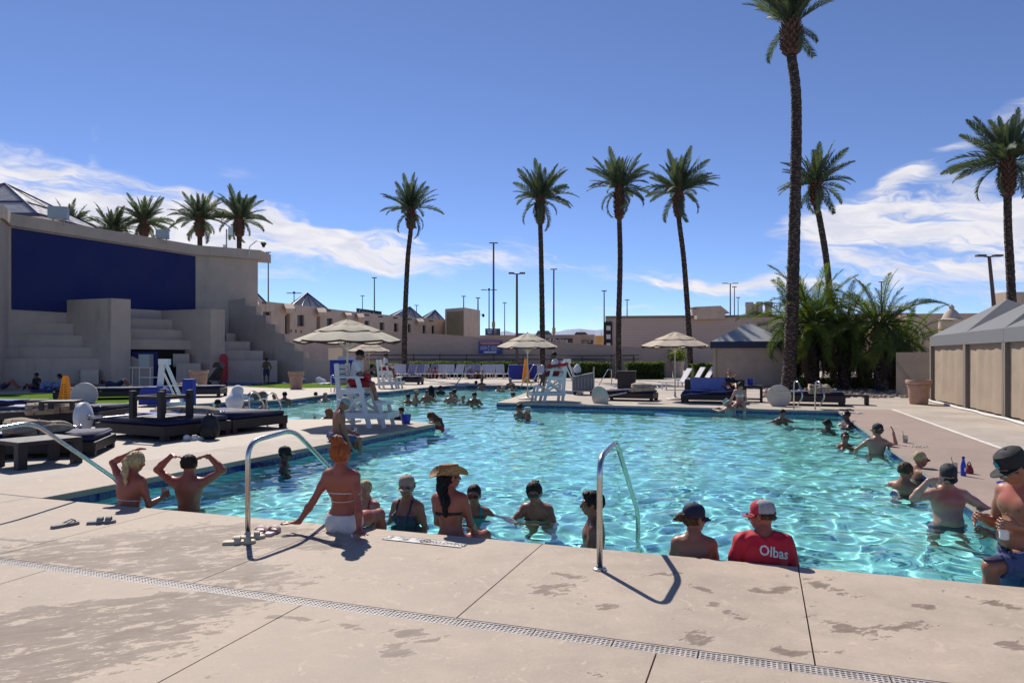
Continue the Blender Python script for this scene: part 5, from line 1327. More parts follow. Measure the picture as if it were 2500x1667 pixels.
# --- stair handrails at the front edge
def handrail(label, base, r=.024):
    o = thing('handrail', label, 'handrail', base, math.atan2(E2.y, E2.x))
    mb = MB(); mb.tube(bend([(0, 0, 0), (0, 0, .90), (.70, 0, .955), (1.9, 0, .06), (1.9, 0, -.28), (1.84, 0, -.95)], .17, 7), r, 14); mb.build('rail', M_STEEL, o, smooth=True)
    mb = MB(); mb.lathe([(.056, 0), (.056, .012), (.045, .02), (.03, .022)], (0, 0, 0.001), 20); mb.build('escutcheon', M_STEEL, o, smooth=30)
handrail('stainless stair handrail behind the cream slides and red haired woman', G(605, 1310))
handrail('stainless stair handrail right of centre, throwing an angular shadow', G(1464, 1390))
handrail('stainless stair handrail at the left picture edge beside the blonde woman', Vector((-5.80, 7.62, 0)))
# --- pool ladders (figure four grab rails)
def ladder(label, base, dirv, gap=.5, k=1.0):
    o = thing('pool_ladder', label, 'pool ladder', base, math.atan2(dirv[1], dirv[0]))
    for s_ in (-1, 1):
        mb = MB(); y = s_ * gap / 2
        mb.tube(bend([(-.42 * k, y, 0), (-.42 * k, y, .80 * k), (-.12 * k, y, .84 * k), (.22 * k, y, .42 * k), (-.02 * k, y, .25 * k), (-.06 * k, y, 0)], .13, 5), .021, 8); mb.build('grab_rail', M_STEEL, o, smooth=True)
        mb = MB(); mb.tube([(.06, y, .3), (.08, y, -1.0)], .019, 8); mb.build('side_rail', M_STEEL, o)
    for z in (-.35, -.65): mb = MB(); mb.box((.08, 0, z), (.08, gap, .025)); mb.build('tread', M_WPLAST, o)
e = (POOL[-1] - PA).normalized()
ladder('pool ladder rails on the left deck tip, left of the seated man', G(655, 1031), (.35, .93), .55, .95)
ladder('pool ladder rails behind the terracotta planter, by the lawn', G(838, 957), (.6, -.8), .9, 1.0)
def grab(label, base, pts, r=.022):
    o = tag(MB().tube(bend(pts, .15, 5), r, 8).build('grab_rail', M_STEEL, loc=base, smooth=True), label, 'rail'); return o
grab('slanted grab rail at the far pool edge beside the loungers', G(1112, 941), [(0, 0, 0), (.85, .3, 1.25), (1.5, .6, 1.2), (1.5, .6, 0)], .03)
grab('slanted steel rail by the yellow cone at the far pool edge', G(1270, 942), [(0, 0, -.1), (.8, .6, 1.25), (1.1, .8, 1.2), (1.1, .8, 0)], .03)
grab('slanted steel rail beside the second lifeguard stand at far edge', G(1292, 943), [(0, 0, -.1), (.75, .6, 1.25), (1.5, .8, 1.2), (1.5, .8, 0)], .03)
grab('steel grab rail standing on the right deck behind the leaning umbrella base', G(1462, 940), [(0, 0, 0), (.55, 0, .95), (.78, .1, .95), (.78, .1, 0)], .03)
def plain_rail(label, base, side):
    grab(label, base, [(0, 0, 0), (0, 0, .9), (0, -.35, .92), (.05, -.62, .45), (0, -.3, .12)], .024)
plain_rail('upright steel grab rail left of the daybed by the big trunk', G(1938, 998), 1)
plain_rail('upright steel grab rail in front of the daybed by the big trunk', G(1990, 1000), 1)
# --- lifeguard chairs
def lifeguard_chair(label, base, rz, s_=1.0):
    o = thing('lifeguard_chair', label, 'lifeguard chair', base, rz, 'white lifeguard chairs'); o.scale = (s_, s_, s_)
    for y in (-1, 1):
        mb = MB(); mb.beam((-.42, y * .40, 0), (-.56, y * .36, 1.55), .05, .11, (1, 0, 0)); mb.build('rear_leg', M_PWHITE, o)
        mb = MB(); mb.beam((.30, y * .42, 0), (-.02, y * .385, 1.20), .05, .11, (1, 0, 0)); mb.build('front_leg', M_PWHITE, o)
        mb = MB(); mb.beam((-.62, y * .355, 1.22), (.12, y * .355, 1.22), .12, .035, (0, 0, 1)); mb.build('armrest', M_PWHITE, o)
        mb = MB(); mb.beam((-.52, y * .43, .30), (.74, y * .43, .30), .035, .13); mb.build('side_rail', M_PWHITE, o)
        mb = MB(); mb.beam((-.5, y * .40, .86), (.16, y * .42, .90), .035, .13); mb.build('seat_rail', M_PWHITE, o)
        mb = MB(); mb.beam((.64, y * .36, 0), (.52, y * .34, .56), .05, .09, (1, 0, 0)); mb.build('step_post', M_PWHITE, o)
        mb = MB(); mb.beam((-.40, y * .385, .36), (-.46, y * .385, .78), .0, 0); 
        mb = MB(); mb.beam((-.44, y * .41, .38), (.16, y * .41, .80), .03, .07); mb.build('cross_brace', M_PWHITE, o)
        mb = MB(); mb.beam((-.47, y * .378, .80), (.22, y * .378, .36), .03, .07); mb.build('cross_brace', M_PWHITE, o)
    for k in range(5): mb = MB(); mb.box((-.40 + k * .115, 0, .955), (.095, .70, .028)); mb.build('seat_slat', M_PWHITE, o)
    for k in range(4): mb = MB(); mb.box((-.505 - .012 * k, 0, 1.10 + k * .125), (.028, .66, .10)); mb.build('back_slat', M_PWHITE, o)
    mb = MB(); mb.box((.54, 0, .58), (.20, .80, .05)); mb.build('footrest', M_PWHITE, o)
    mb = MB(); mb.box((.74, 0, .30), (.045, .94, .15)); mb.build('step', M_PWHITE, o)
    mb = MB(); mb.box((-.50, 0, .30), (.04, .82, .13)); mb.build('rear_rail', M_PWHITE, o)
    return o
LC1 = G(888, 1041); LC2 = G(950, 947.5); LC3 = G(1342, 979.5)
lifeguard_chair('white wooden lifeguard chair on the left deck, nearest of three', LC1, R(-8))
lifeguard_chair('white lifeguard chair on the far deck before the loungers', LC2, R(-6), 1.0)
lifeguard_chair('white lifeguard chair facing left on the right deck tip', LC3, R(188))
# --- market umbrellas
def canopy(mb, D, seg=8, tiers=((0, .20, .60, .47), (.17, .62, .50, .16), (.58, 1.0, .19, .0)), ht=.62, sag=.05):
    pass
def umbrella(label, base, H=2.62, D=2.7, rz=.2, pole_base=True):
    o = thing('patio_umbrella', label, 'umbrella', base, rz, 'open beige umbrellas'); R_ = D / 2; z0 = H - .47
    mb = MB(); mb.tube([(0, 0, .05), (0, 0, H + .02)], .024, 10); mb.build('pole', M_CREAMP, o)
    n = 8; sub = 6
    def zof(f): return z0 + .42 * (1 - f ** 1.5)
    for name, f0, f1, lift in (('canopy_skirt', .50, 1.0, 0), ('canopy_middle', .22, .62, .06), ('canopy_top', .02, .32, .12)):
        mb = MB(); rows = 5; vs = []; tot = n * sub
        for j in range(rows + 1):
            f = f0 + (f1 - f0) * j / rows
            for i in range(tot):
                a = 2 * math.pi * i / tot; ph = (i % sub) / sub; sc = math.sin(math.pi * ph)
                cr = math.cos(math.pi / n) / math.cos((ph - .5) * 2 * math.pi / n)
                rr = R_ * f * cr * (1 - .02 * sc * f); z = zof(f) + lift * (1 - .5 * j / rows) - .055 * sc * f * (.4 + .6 * j / rows) + .012 * math.sin(7 * a + 3 * f)
                vs.append((rr * math.cos(a), rr * math.sin(a), z))
        fs = [(j * tot + i, j * tot + (i + 1) % tot, (j + 1) * tot + (i + 1) % tot, (j + 1) * tot + i) for j in range(rows) for i in range(tot)]
        mb.add(vs, fs)
        e0 = rows * tot; edge = [vs[e0 + i] for i in range(tot)]; hem = [(p[0] * 1.004, p[1] * 1.004, p[2] - (.05 if f1 == 1 else .03)) for p in edge]
        b2 = MB(); b2.add(edge + hem, [(i, (i + 1) % tot, tot + (i + 1) % tot, tot + i) for i in range(tot)])
        c = mb.build(name, M_CANVAS, o, smooth=True, fix=False); b2.build('hem', M_TRIM, c, fix=False)
    for i in range(n):
        a = 2 * math.pi * i / n; d = Vector((math.cos(a), math.sin(a), 0)); mb = MB(); mb.tube([Vector((0, 0, H - .06)), d * R_ * .98 + Vector((0, 0, z0 - .005))], .011, 5); rb = mb.build('rib', M_CREAMP, o)
        mb = MB(); mb.tube([Vector((0, 0, z0 - .22)) + d * .05, d * R_ * .42 + Vector((0, 0, zof(.42) - .05))], .010, 5); mb.build('strut', M_CREAMP, rb)
    mb = MB(); mb.lathe([(.045, z0 - .26), (.045, z0 - .18)], (0, 0, 0), 10); mb.build('hub', M_WPLAST, o)
    mb = MB(); mb.lathe([(.012, H), (.035, H + .035), (.012, H + .07), (.03, H + .09), (.004, H + .13)], (0, 0, 0), 10); mb.build('finial', M_STEEL, o, smooth=True)
    if pole_base:
        mb = MB(); mb.lathe([(.36, 0.002), (.37, .03), (.34, .06), (.12, .085), (.05, .12), (.04, .30)], (0, 0, 0), 24); mb.build('base', M_CREAMP, o, smooth=35)
    return o
umbrella('large open beige umbrella over the nearest lifeguard chair', G(848, 1029), 2.62, 2.80, .1)
umbrella('open beige umbrella over the far lifeguard chair, smallest in view', G(901, 935.5), 2.55, 2.75, .4)
umbrella('open beige umbrella at the tip of the right deck', G(1288, 974.5), 2.58, 2.55, .25)
umbrella('open beige umbrella between the two right daybeds', G(1648, 975.5), 2.62, 2.72, .0)
# --- daybeds, wicker tables
def daybed(label, c, rz, w=1.9, d=1.35, h=.30, split=2, cush=True, backrest=0, group='dark wicker daybeds'):
    o = thing('daybed', label, 'daybed', c, rz, group)
    mb = MB(); mb.box((0, 0, h * .68), (w, d, h * .64)); mb.build('frame', M_WICKER, o)
    for x in (-1, 1):
        for y in (-1, 1): mb = MB(); mb.box((x * (w / 2 - .08), y * (d / 2 - .08), h * .18 - .001), (.13, .13, h * .36)); mb.build('leg', M_WICKER, o)
    if cush:
        for k in range(split):
            cw = (w - .06) / split; bm = bmesh.new(); bmesh.ops.create_cube(bm, size=1, matrix=Matrix.Diagonal((cw - .02, d - .08, .11, 1))); bmesh.ops.bevel(bm, geom=bm.edges[:], offset=.03, segments=3, affect='EDGES')
            me = bpy.data.meshes.new('cushion'); bm.to_mesh(me); bm.free(); me.materials.append(M_CUSH); me.polygons.foreach_set('use_smooth', [True] * len(me.polygons)); link('cushion', me, o, (-w / 2 + .03 + cw * (k + .5), 0, h + .056))
    if backrest: mb = MB(); mb.box((0, d / 2 - .04, h + .26), (w, .08, .5), 0, 0, R(-12)); mb.build('backrest', M_WICKER, o)
    return o
def wicker_table(label, c, rz, w=.62, d=.62, h=.42, lower=True, legs=.09):
    o = thing('wicker_table', label, 'table', c, rz)
    mb = MB(); mb.box((0, 0, h - .03), (w, d, .06)); mb.build('table_top', M_WICKER, o)
    for x in (-1, 1):
        for y in (-1, 1): mb = MB(); mb.box((x * (w / 2 - legs / 2), y * (d / 2 - legs / 2), (h - .06) / 2), (legs, legs, h - .06)); mb.build('leg', M_WICKER, o)
    if lower: mb = MB(); mb.box((0, 0, .10), (w - .02, d - .02, .04)); mb.build('lower_shelf', M_WICKER, o)
    return o
def folded_umbrella(label, a, b, r=.15, seed=0, tip=1, group='folded beige umbrellas lying on daybeds'):
    """a: butt end of the cloth, b: tip with finial"""
    a, b = Vector(a), Vector(b); rg = random.Random(seed); d = b - a; ln = d.length; d.normalize(); sx = d.cross(Vector((0, 0, 1))).normalized(); sz = sx.cross(d)
    o = thing('folded_umbrella', label, 'umbrella', (0, 0, 0), 0, group); mb = MB(); n = 26; rows = 16; vs = []
    for j in range(rows + 1):
        u = j / rows; pr = r * (1.05 - .25 * u + .10 * math.sin(5 * u + seed)) * (1 - max(0, (u - .82) / .18) ** 1.5 * .72)
        for i in range(n):
            an = 2 * math.pi * i / n; q = pr * (1 + .20 * math.sin(an * 7 + 2.2 * math.sin(u * 4 + seed)) + .10 * math.sin(an * 3 + 9 * u)); y_ = q * math.sin(an) * .72
            vs.append(a + d * (ln * u) + sx * q * math.cos(an) * 1.15 + sz * (max(y_, -r * .42)))
    mb.add(vs, [(j * n + i, j * n + (i + 1) % n, (j + 1) * n + (i + 1) % n, (j + 1) * n + i) for j in range(rows) for i in range(n)] + [tuple(range(n)), tuple(rows * n + i for i in range(n))])
    mb.build('cloth', M_CANVASF, o, smooth=True)
    mb = MB()
    for u in (.12, .5): 
        c = a + d * (ln * u); mb.tube([c + sx * r * 1.15 * math.cos(k) * (1 + .1 * math.sin(5 * k)) + sz * (max(r * .8 * math.sin(k), -r * .42)) for k in [i * .483 for i in range(14)]], .012, 4)
    mb.build('tie_strap', M_TRIM, o)
    mb = MB(); c = b + d * .02; M3 = Matrix((sx, sz, d)).transposed()
    mb.lathe([(.02, -.06), (.03, 0), (.016, .03), (.016, .05), (.036, .08), (.036, .11), (.005, .14)], c, 10, M3); mb.build('finial', M_STEEL, o, smooth=True)
    mb = MB(); mb.tube([a - d * 1.0, a + d * .1], .02, 8); mb.build('pole', M_STEEL, o)
    return o
def base_disc(label, c, nrm, r=.30, m=None, th=.07):
    o = thing('parasol_stand', label, 'parasol stand', c); q = Vector((0, 0, 1)).rotation_difference(Vector(nrm)).to_matrix()
    mb = MB(); mb.lathe([(r * .93, 0), (r, .02), (r, th), (r * .9, th + .02), (.10, th + .045), (.05, th + .05)], (0, 0, 0), 36, q); mb.build('disc', m or M_CREAMP, o, smooth=35)
    mb = MB(); mb.lathe([(.06, th + .045), (.055, th + .07), (.03, th + .075), (.03, th + .32)], (0, 0, 0), 12, q); mb.build('socket', M_STEEL, o, smooth=35)
    return o
def Gh(px, py, z): return G(px, py, z)
# left group
A1 = math.atan2(e.y, e.x)
tb = G(60, 1150); wicker_table('low dark wicker table at the left picture edge', Vector((-7.55, 11.35, 0)), A1 - .15, .95, .8, .42, False, .13)
daybed('dark wicker daybed with navy cushion behind the left wicker table', Vector((-8.42, 12.62, 0)), .30, 2.2, 1.5, .25)
folded_umbrella('folded beige umbrella lying on the leftmost near daybed', P(10, 1050, 12.2), P(178, 1042, 12.7), .21, 1)
daybed('large dark corner daybed under the upturned table', Vector((-7.56, 15.5, 0)), -.47, 2.2, 1.68, .31, 1)
daybed('dark daybed reaching to the right beside white sneakers', Vector((-6.79, 17.02, 0)), -.47, 2.2, 1.66, .31, 1)
daybed('dark daybed with folded umbrella at the left, second row', Vector((-11.6, 18.6, 0)), A1 - 1.2, 2.6, 1.7, .34, 2)
folded_umbrella('folded beige umbrella on the second row daybed by the yellow cone', P(66, 1003, 17.4), P(232, 996, 18.0), .22, 2)
wicker_table('dark wicker side table on the second row daybed', Vector(P(150, 1020, 17.2)) * Vector((1, 1, 0)) + Vector((0, 0, .44)), .2, .75, .6, .22, False)
daybed('daybed with tip of a folded umbrella at the left edge below the lawn', Vector((-14.6, 20.6, 0)), .3, 2.0, 1.5, .34, 1)
folded_umbrella('folded umbrella whose finial shows at the left picture edge', P(-70, 994, 20.3), P(14, 989, 20.3), .17, 7)
daybed('long low dark daybed at the edge of the lawn behind the cream disc', Vector((-16.6, 29.0, 0)), .35, 3.2, 1.8, .34, 2)
folded_umbrella('crumpled folded umbrella on the daybed at the lawn edge', P(222, 960, 29.3), P(258, 957, 29.0), .28, 3)
daybed('dark daybed in front of the left terracotta planter', Vector((-13.6, 30.5, 0)), .2, 2.4, 1.6, .36, 2)
folded_umbrella('crumpled folded umbrella before the left terracotta planter', P(436, 946, 31.0), P(478, 944, 30.7), .27, 4)
# upturned table: legs in the air
ut = thing('upturned_table', 'dark wicker table standing upturned on the corner daybed', 'table', Vector((-7.42, 15.1, .425)), -.35)
for x in (-1, 1):
    for y in (-1, 1): mb = MB(); mb.box((x * .38, y * .38, .29), (.11, .11, .58)); mb.build('leg', M_WICKER, ut)
for k in (-1, 1):
    mb = MB(); mb.box((0, k * .38, .44), (.65, .06, .07)); mb.build('rail', M_WICKER, ut); mb = MB(); mb.box((k * .38, 0, .44), (.06, .65, .07)); mb.build('rail', M_WICKER, ut)
mb = MB(); mb.box((0, 0, .02), (.86, .86, .05)); mb.build('table_top', M_WICKER, ut)
folded_umbrella('folded beige umbrella lying behind the upturned table', P(385, 1008, 17.2), P(536, 1006, 16.6), .20, 5)
base_disc('cream round umbrella base standing on edge beside the yellow cone', P(205, 964, 19.3), (-.35, 1, .08), .33)
base_disc('white round umbrella base seen edge-on with its pole pointing right', P(196, 1019, 14.6), (.99, .08, .03), .31, M_WPLAST, .11)
mb = MB(); a, b = P(213, 1023, 14.7), P(330, 1012, 15.5); tag(MB().tube([a, b], .02, 8).build('umbrella_pole', M_STEEL), 'steel umbrella pole resting on the corner daybed', 'pole')
# wet floor cones
def cone_sign(label, base, h=.95, rz=0, w=.30):
    o = thing('wet_floor_cone', label, 'floor sign', base, rz); s4 = Matrix.Rotation(R(45), 3, 'Z')
    mb = MB(); mb.lathe([(w * .70, 0), (w * .70, .02), (w * .62, .03), (w * .24, h * .97), (w * .20, h), (w * .16, h - .01)], (0, 0, 0), 4, s4); mb.build('cone', M_YEL, o)
    for sd in (-1, 1):
        for k in range(7):
            z = h * (.70 - .085 * k); wx_ = w * (.09 + .02 * k); fr = (w * .62 + (w * .24 - w * .62) * (z / h)) * .7071
            mb = MB(); mb.box((sd * wx_ * 1.15, -fr - .006, z), (wx_ * 1.4, .006, .024), 0, 0, 0); mb.build('lettering', M_BLACK, o)
    mb = MB(); mb.box((-.04, -w * .47, h * .14), (.018, .008, .07)); mb.box((.05, -w * .47, h * .14), (.018, .008, .07)); mb.build('pictogram', M_BLACK, o)
    return o
cone_sign('yellow wet floor cone in front of the left lawn', G(160, 987), 1.02, .05, .42)
cone_sign('yellow wet floor cone at the far pool edge by the blue cart', G(1284, 934), 1.55, .1, .55)
# planters
def planter(label, base, r=.5, h=.9):
    o = thing('planter', label, 'planter', base); mb = MB()
    mb.lathe([(r * .70, 0), (r * .74, .03), (r * .88, h * .62), (r * .90, h * .70), (r * .95, h * .72), (r * .95, h * .78), (r * .90, h * .80), (r * .98, h * .83), (r * 1.06, h * .86), (r * 1.08, h * .95), (r * 1.02, h), (r * .92, h), (r * .90, h * .9)], (0, 0, 0), 32); mb.build('pot', M_TERRA, o, smooth=35)
    mb = MB(); mb.lathe([(r * .9, h * .9), (.01, h * .91)], (0, 0, 0), 20); mb.build('soil', mat('soil', (.08, .055, .04), .95), o)
    return o
planter('terracotta planter standing in front of the left stucco ramp', G(486, 950), .47, .98)
planter('terracotta planter on the small far lawn', G(723, 949), .40, .90)
planter('large terracotta planter beside the bushy palms, left of the cabanas', G(2243, 986.5), .40, .88)
wp = planter('tall pale planter with shrub by the perimeter wall end', G(1655, 922), .5, 1.35)
for c_ in [c for c in COL.objects if c.parent == wp]:
    if c_.name.startswith('pot'): c_.data.materials[0] = M_STUC2
mb = MB(); rg = random.Random(8)
for i in range(700):
    c = Vector((rg.gauss(0, .38), rg.gauss(0, .38), 1.35 + abs(rg.gauss(.45, .32)))); q = Vector((rg.gauss(0, 1), rg.gauss(0, 1), rg.gauss(0, 1))).normalized(); s_ = q.orthogonal().normalized(); t_ = q.cross(s_); l_ = .2
    mb.add([c - s_ * l_ * .5, c + t_ * l_ * .25, c + s_ * l_ * .5, c - t_ * l_ * .25], [(0, 1, 2, 3)])
mb.build('shrub', M_HEDGE, wp, fix=False)['kind'] = 'stuff'
# right deck furniture
daybed('dark daybed with folded umbrella on the right deck', G(1546, 979) + Vector((0, .55, 0)), -.36, 1.95, 1.25, .30)
folded_umbrella('folded beige umbrella on the right deck daybed', P(1542, 949, 26.6), P(1600, 946, 26.4), .24, 6)
base_disc('cream umbrella base leaning on edge left of the right daybed', P(1463, 970, 26.0), (.80, .60, .14), .42)
tag(MB().tube([P(1472, 968, 26.0), P(1530, 958, 26.5)], .022, 8).build('umbrella_pole', M_STEEL), 'steel umbrella pole lying from the cream base to the right daybed', 'pole')
o = thing('bin', 'black square bin behind the right daybed', 'bin', G(1530, 950) + Vector((0, 0, 0)), -.2)
mb = MB(); mb.box((0, 0, .45), (.92, .92, .90)); mb.build('body', M_WICKER, o); mb = MB(); mb.box((0, 0, .93), (1.0, 1.0, .07)); mb.build('lid', M_WICKER, o)
sofa = daybed('dark daybed sofa draped with blue towels on the right deck', G(1752, 985) + Vector((0, .62, 0)), -.36, 2.2, 1.25, .32, 2, True, 1)
wicker_table('dark wicker side table holding a blue bucket by the trunk', G(1843, 981) + Vector((0, .2, 0)), -.36, .68, .62, .62)
daybed('long dark daybed in front of the big palm trunk', G(1996, 992) + Vector((.15, .9, 0)), -.36, 2.15, 1.3, .36)
wicker_table('low dark wicker table beside the daybed at the palm trunk', G(2093, 990) + Vector((.1, .5, 0)), -.36, .95, .6, .36, False, .10)
base_disc('cream round umbrella base standing before the big palm trunk', P(1902, 968, 24.6), (.35, 1, .08), .40)
folded_umbrella('folded brown umbrella on the daybed before the big trunk', P(1975, 953, 23.6), P(2030, 950, 23.4), .25, 9)
daybed('small dark bench bed by the far lifeguard chair', G(995, 939) + Vector((0, .6, 0)), -.1, 1.6, 1.2, .38, 2)
# white sun loungers
M_SLING = mat('white_sling', (.60, .58, .60), .7, var=.08, vscale=6); M_SLINGV = mat('lilac_sling', (.33, .30, .42), .7, var=.08, vscale=6)
def make_lounger(m):
    o = thing('sun_lounger', 'x', 'sun lounger', (0, 0, 0), 0, 'white sling loungers along the far deck')
    mb = MB(); mb.box((0, -.45, .38), (.60, 1.15, .025)); mb.build('seat_sling', m, o)
    mb = MB(); mb.beam((0, .12, .39), (0, .62, 1.08), .60, .02, (1, 0, 0)) if False else mb.sheet([(-.30, .12, .39), (.30, .12, .39), (.30, .52, 1.08), (-.30, .52, 1.08)], (0, -.02, .012)); mb.build('back_sling', m, o)
    for x in (-1, 1):
        mb = MB(); mb.beam((x * .32, -1.05, .38), (x * .32, .75, .38), .045, .05); mb.beam((x * .32, .10, .39), (x * .32, .54, 1.10), .04, .04); mb.build('side_rail', M_PWHITE, o)
        for y in (-.85, .55): mb = MB(); mb.box((x * .32, y, .18), (.045, .05, .36)); mb.build('leg', M_PWHITE, o)
    mb = MB(); mb.box((0, .535, 1.09), (.64, .04, .04)); mb.build('head_rail', M_PWHITE, o)
    return o
LPX = [(958, 0), (977, 0), (1000, 1), (1022, 1), (1035, 0), (1054, 1), (1076, 0), (1097, 0), (1117, 0), (1143, 1), (1163, 1), (1180, 0), (1196, 0), (1221, 0), (1247, 1), (1318, 0)]
protos = {}
for i, (px, v) in enumerate(LPX):
    loc = G(px, 924.5 + .3 * math.sin(i)) + Vector((0, .6, 0)); ordn = ['first', 'second', 'third', 'fourth', 'fifth', 'sixth', 'seventh', 'eighth', 'ninth', 'tenth', 'eleventh', 'twelfth', 'thirteenth', 'fourteenth', 'fifteenth', 'sixteenth'][i]
    lb = '%s sling sun lounger, %s from the left in the far row' % ('lilac' if v else 'white', ordn); rz = -.12 + .25 * math.sin(i * 2.1)
    if v not in protos: protos[v] = make_lounger(M_SLINGV if v else M_SLING); protos[v].location = loc; protos[v].rotation_euler.z = rz; protos[v]['label'] = lb
    else: copy_tree(protos[v], loc, rz, lb)
for i, (px, py, lb) in enumerate(((1660, 951, 'white sling lounger facing left behind the fourth umbrella pole, nearest of three'), (1695, 943, 'white sling lounger beside the cabana tent, middle of three'), (1722, 939, 'white sling lounger touching the cabana tent wall, farthest of three'))):
    copy_tree(protos[0], G(px, py), R(-82), lb)
# cabana tent and the row of cabanas at the right
M_TENT = mat('cabana_canvas', (.42, .33, .26), .85, var=.12, vscale=1.5, bump=.35, bscale=4)
M_TENT2 = mat('cabana_canvas_light', (.34, .265, .195), .85, var=.14, vscale=1.2, bump=.45, bscale=5)
M_ROOFC = mat('cabana_roof_grey', (.115, .12, .13), .7, var=.08, vscale=2); M_VAL = mat('cabana_valance_navy', (.025, .03, .07), .8); M_VALG = mat('cabana_valance_grey', (.15, .155, .17), .8)
def cabana(label, corners, wall_h, roof_h, over=.25, wall=M_TENT, val=M_VAL, post=None, valh=.36, roof=None):
    c = sum((Vector(p[:2]) for p in corners), Vector((0, 0))) / 4; o = thing('cabana', label, 'cabana', (c.x, c.y, 0)); loc = [Vector((p[0] - c.x, p[1] - c.y, 0)) for p in corners]
    mb = MB()
    for a, b in zip(loc, loc[1:] + loc[:1]):
        d = b - a; m_ = 12; n_ = Vector((d.y, -d.x, 0)).normalized()
        vs = []
        for k in range(m_ + 1):
            w_ = .035 * math.sin(k * 2.3) + .02 * math.sin(k * 5.1)
            vs += [a + d * (k / m_) + n_ * w_ + Vector((0, 0, .05)), a + d * (k / m_) + n_ * w_ * .3 + Vector((0, 0, wall_h))]
        mb.add(vs, [(2 * k, 2 * k + 2, 2 * k + 3, 2 * k + 1) for k in range(m_)])
    mb.build('canvas_wall', wall, o, fix=False, smooth=True)
    for p in loc: mb = MB(); q = p * 1.015; mb.box((q.x, q.y, wall_h / 2), (.18, .18, wall_h), math.atan2((loc[1] - loc[0]).y, (loc[1] - loc[0]).x)); mb.build('post', post or wall, o)
    eav = [p * (1 + over / p.length) for p in loc]; apex = Vector((0, 0, roof_h))
    for a, b in zip(eav, eav[1:] + eav[:1]):
        A, B = a + Vector((0, 0, wall_h)), b + Vector((0, 0, wall_h)); mb = MB(); mb.sheet([A, B, apex], (0, 0, -.02)); mb.build('roof_panel', roof or M_ROOFC, o)
        mb = MB(); n_ = Vector(((b - a).y, -(b - a).x, 0)).normalized() * .015; mb.sheet([A + Vector((0, 0, .012)) + n_, B + Vector((0, 0, .012)) + n_, B + Vector((0, 0, -valh)) + n_, A + Vector((0, 0, -valh)) + n_], -n_ * .9); mb.build('valance', val, o)
    return o
q0, q1 = G(1745, 944), G(1916, 946)
dv = Vector((q1 - q0)); nv = Vector((-dv.y, dv.x, 0)).normalized() * 3.4
cabana('tan canvas cabana tent with grey pyramid roof left of the thick palm', [q0, q1, q1 + nv, q0 + nv], 2.55, 3.7, .3, roof=mat('tent_roof_grey', (.34, .35, .36), .7, var=.1, vscale=2))
# row of cabanas: walls run along the right side
ra, rb_ = G(2276, 976), G(2500, 1029); rd = (rb_ - ra).normalized(); rn = Vector((-rd.y, rd.x, 0))
if rn.x < 0: rn = -rn
for (s0, s1), lb in zip(((8.78, 12.7), (4.94, 8.62), (.25, 4.78)), ('beige canvas cabana nearest, its grey roof at the right edge', 'beige canvas cabana in the middle of the right row', 'beige canvas cabana touching the bushy palms, far end of the right row')):
    a = ra + rd * s1; b = ra + rd * s0
    cabana(lb, [b, a, a + rn * 3.6, b + rn * 3.6], 2.50, 3.75, .16, M_TENT2, M_VALG, mat('cabana_post', (.20, .17, .14), .8), .38)
# hose and pipe along their foot
mb = MB(); mb.tube([ra - rn * .35 + rd * k * .8 + rn * .06 * math.sin(k * 1.7) + Vector((0, 0, .04)) for k in range(-1, 17)], .035, 8); tag(mb.build('drain_pipe', M_WPLAST, smooth=True), 'thin white pipe lying along the foot of the right cabanas', 'pipe')
fw = thing('bamboo_fence', 'pale slatted fence panel behind the planter and palms', 'fence', (0, 0, 0))
a, b = P(2190, 880, 31.5), P(2290, 880, 29.5); 
for k in range(26):
    u = k / 25; p = a + (b - a) * u; mb = MB(); mb.box((p.x, p.y, .95), (.075, .03, 1.9), math.atan2((b - a).y, (b - a).x)); mb.build('slat', M_TENT2, fw)
# ================================================================== POOL STEPS
for name, t0, t1, z in (('bench', .02, .50, -.30), ('step', .50, .95, -.60), ('step', .95, 1.4, -.90)):
    mb = MB(); mb.prism([tuple(L(a, b)[:2]) for a, b in ((-6.02, t0), (4.48, t0), (4.48, t1), (-6.02, t1))], FLOOR + .002, z); o = mb.build(name, M_PLASTER, shell); o.cycles.is_caustics_receiver = True
# ================================================================== LAMP POSTS
M_POST = mat('lamp_post_steel', (.07, .075, .09), .6); M_POSTB = mat('lamp_post_brown', (.11, .075, .06), .6)
def lamp_post(label, px, ytop, ybot, Y, w, heads=1, arm=.5, m=None, px_bot=None, sign=0):
    w *= .8; m = m or M_POST; top = P(px, ytop, Y); bot = P(px_bot or px, ybot, Y); o = thing('lamp_post', label, 'lamp post', bot, 0, 'lamp posts beyond the pool')
    v = top - bot; mb = MB(); mb.tube([(0, 0, -3), (0, 0, 0), v], [w * .55, w * .55, w * .42], 8); mb.build('pole', m, o)
    if heads == 1: mb = MB(); mb.box(v + Vector((0, 0, .05)), (arm * 1.6, .3, .14)); mb.build('lamp_head', m, o)
    else:
        for s_ in (-1, 1):
            mb = MB(); mb.beam(v + Vector((0, 0, .02)), v + Vector((s_ * arm, 0, .10)), .10, .08); mb.box(v + Vector((s_ * arm * .8, 0, .10)), (arm * .8, .35, .12)); mb.build('lamp_arm', m, o)
        if heads > 2: mb = MB(); mb.box(v + Vector((0, 0, .2)), (.4, .5, .3)); mb.build('lamp_head', m, o)
    if sign: mb = MB(); mb.box(P(px, sign, Y) - bot + Vector((0, -.3, 0)), (.55, .08, .95)); mb.build('row_sign', mat('row_sign', (.35, .30, .05), .6), o)
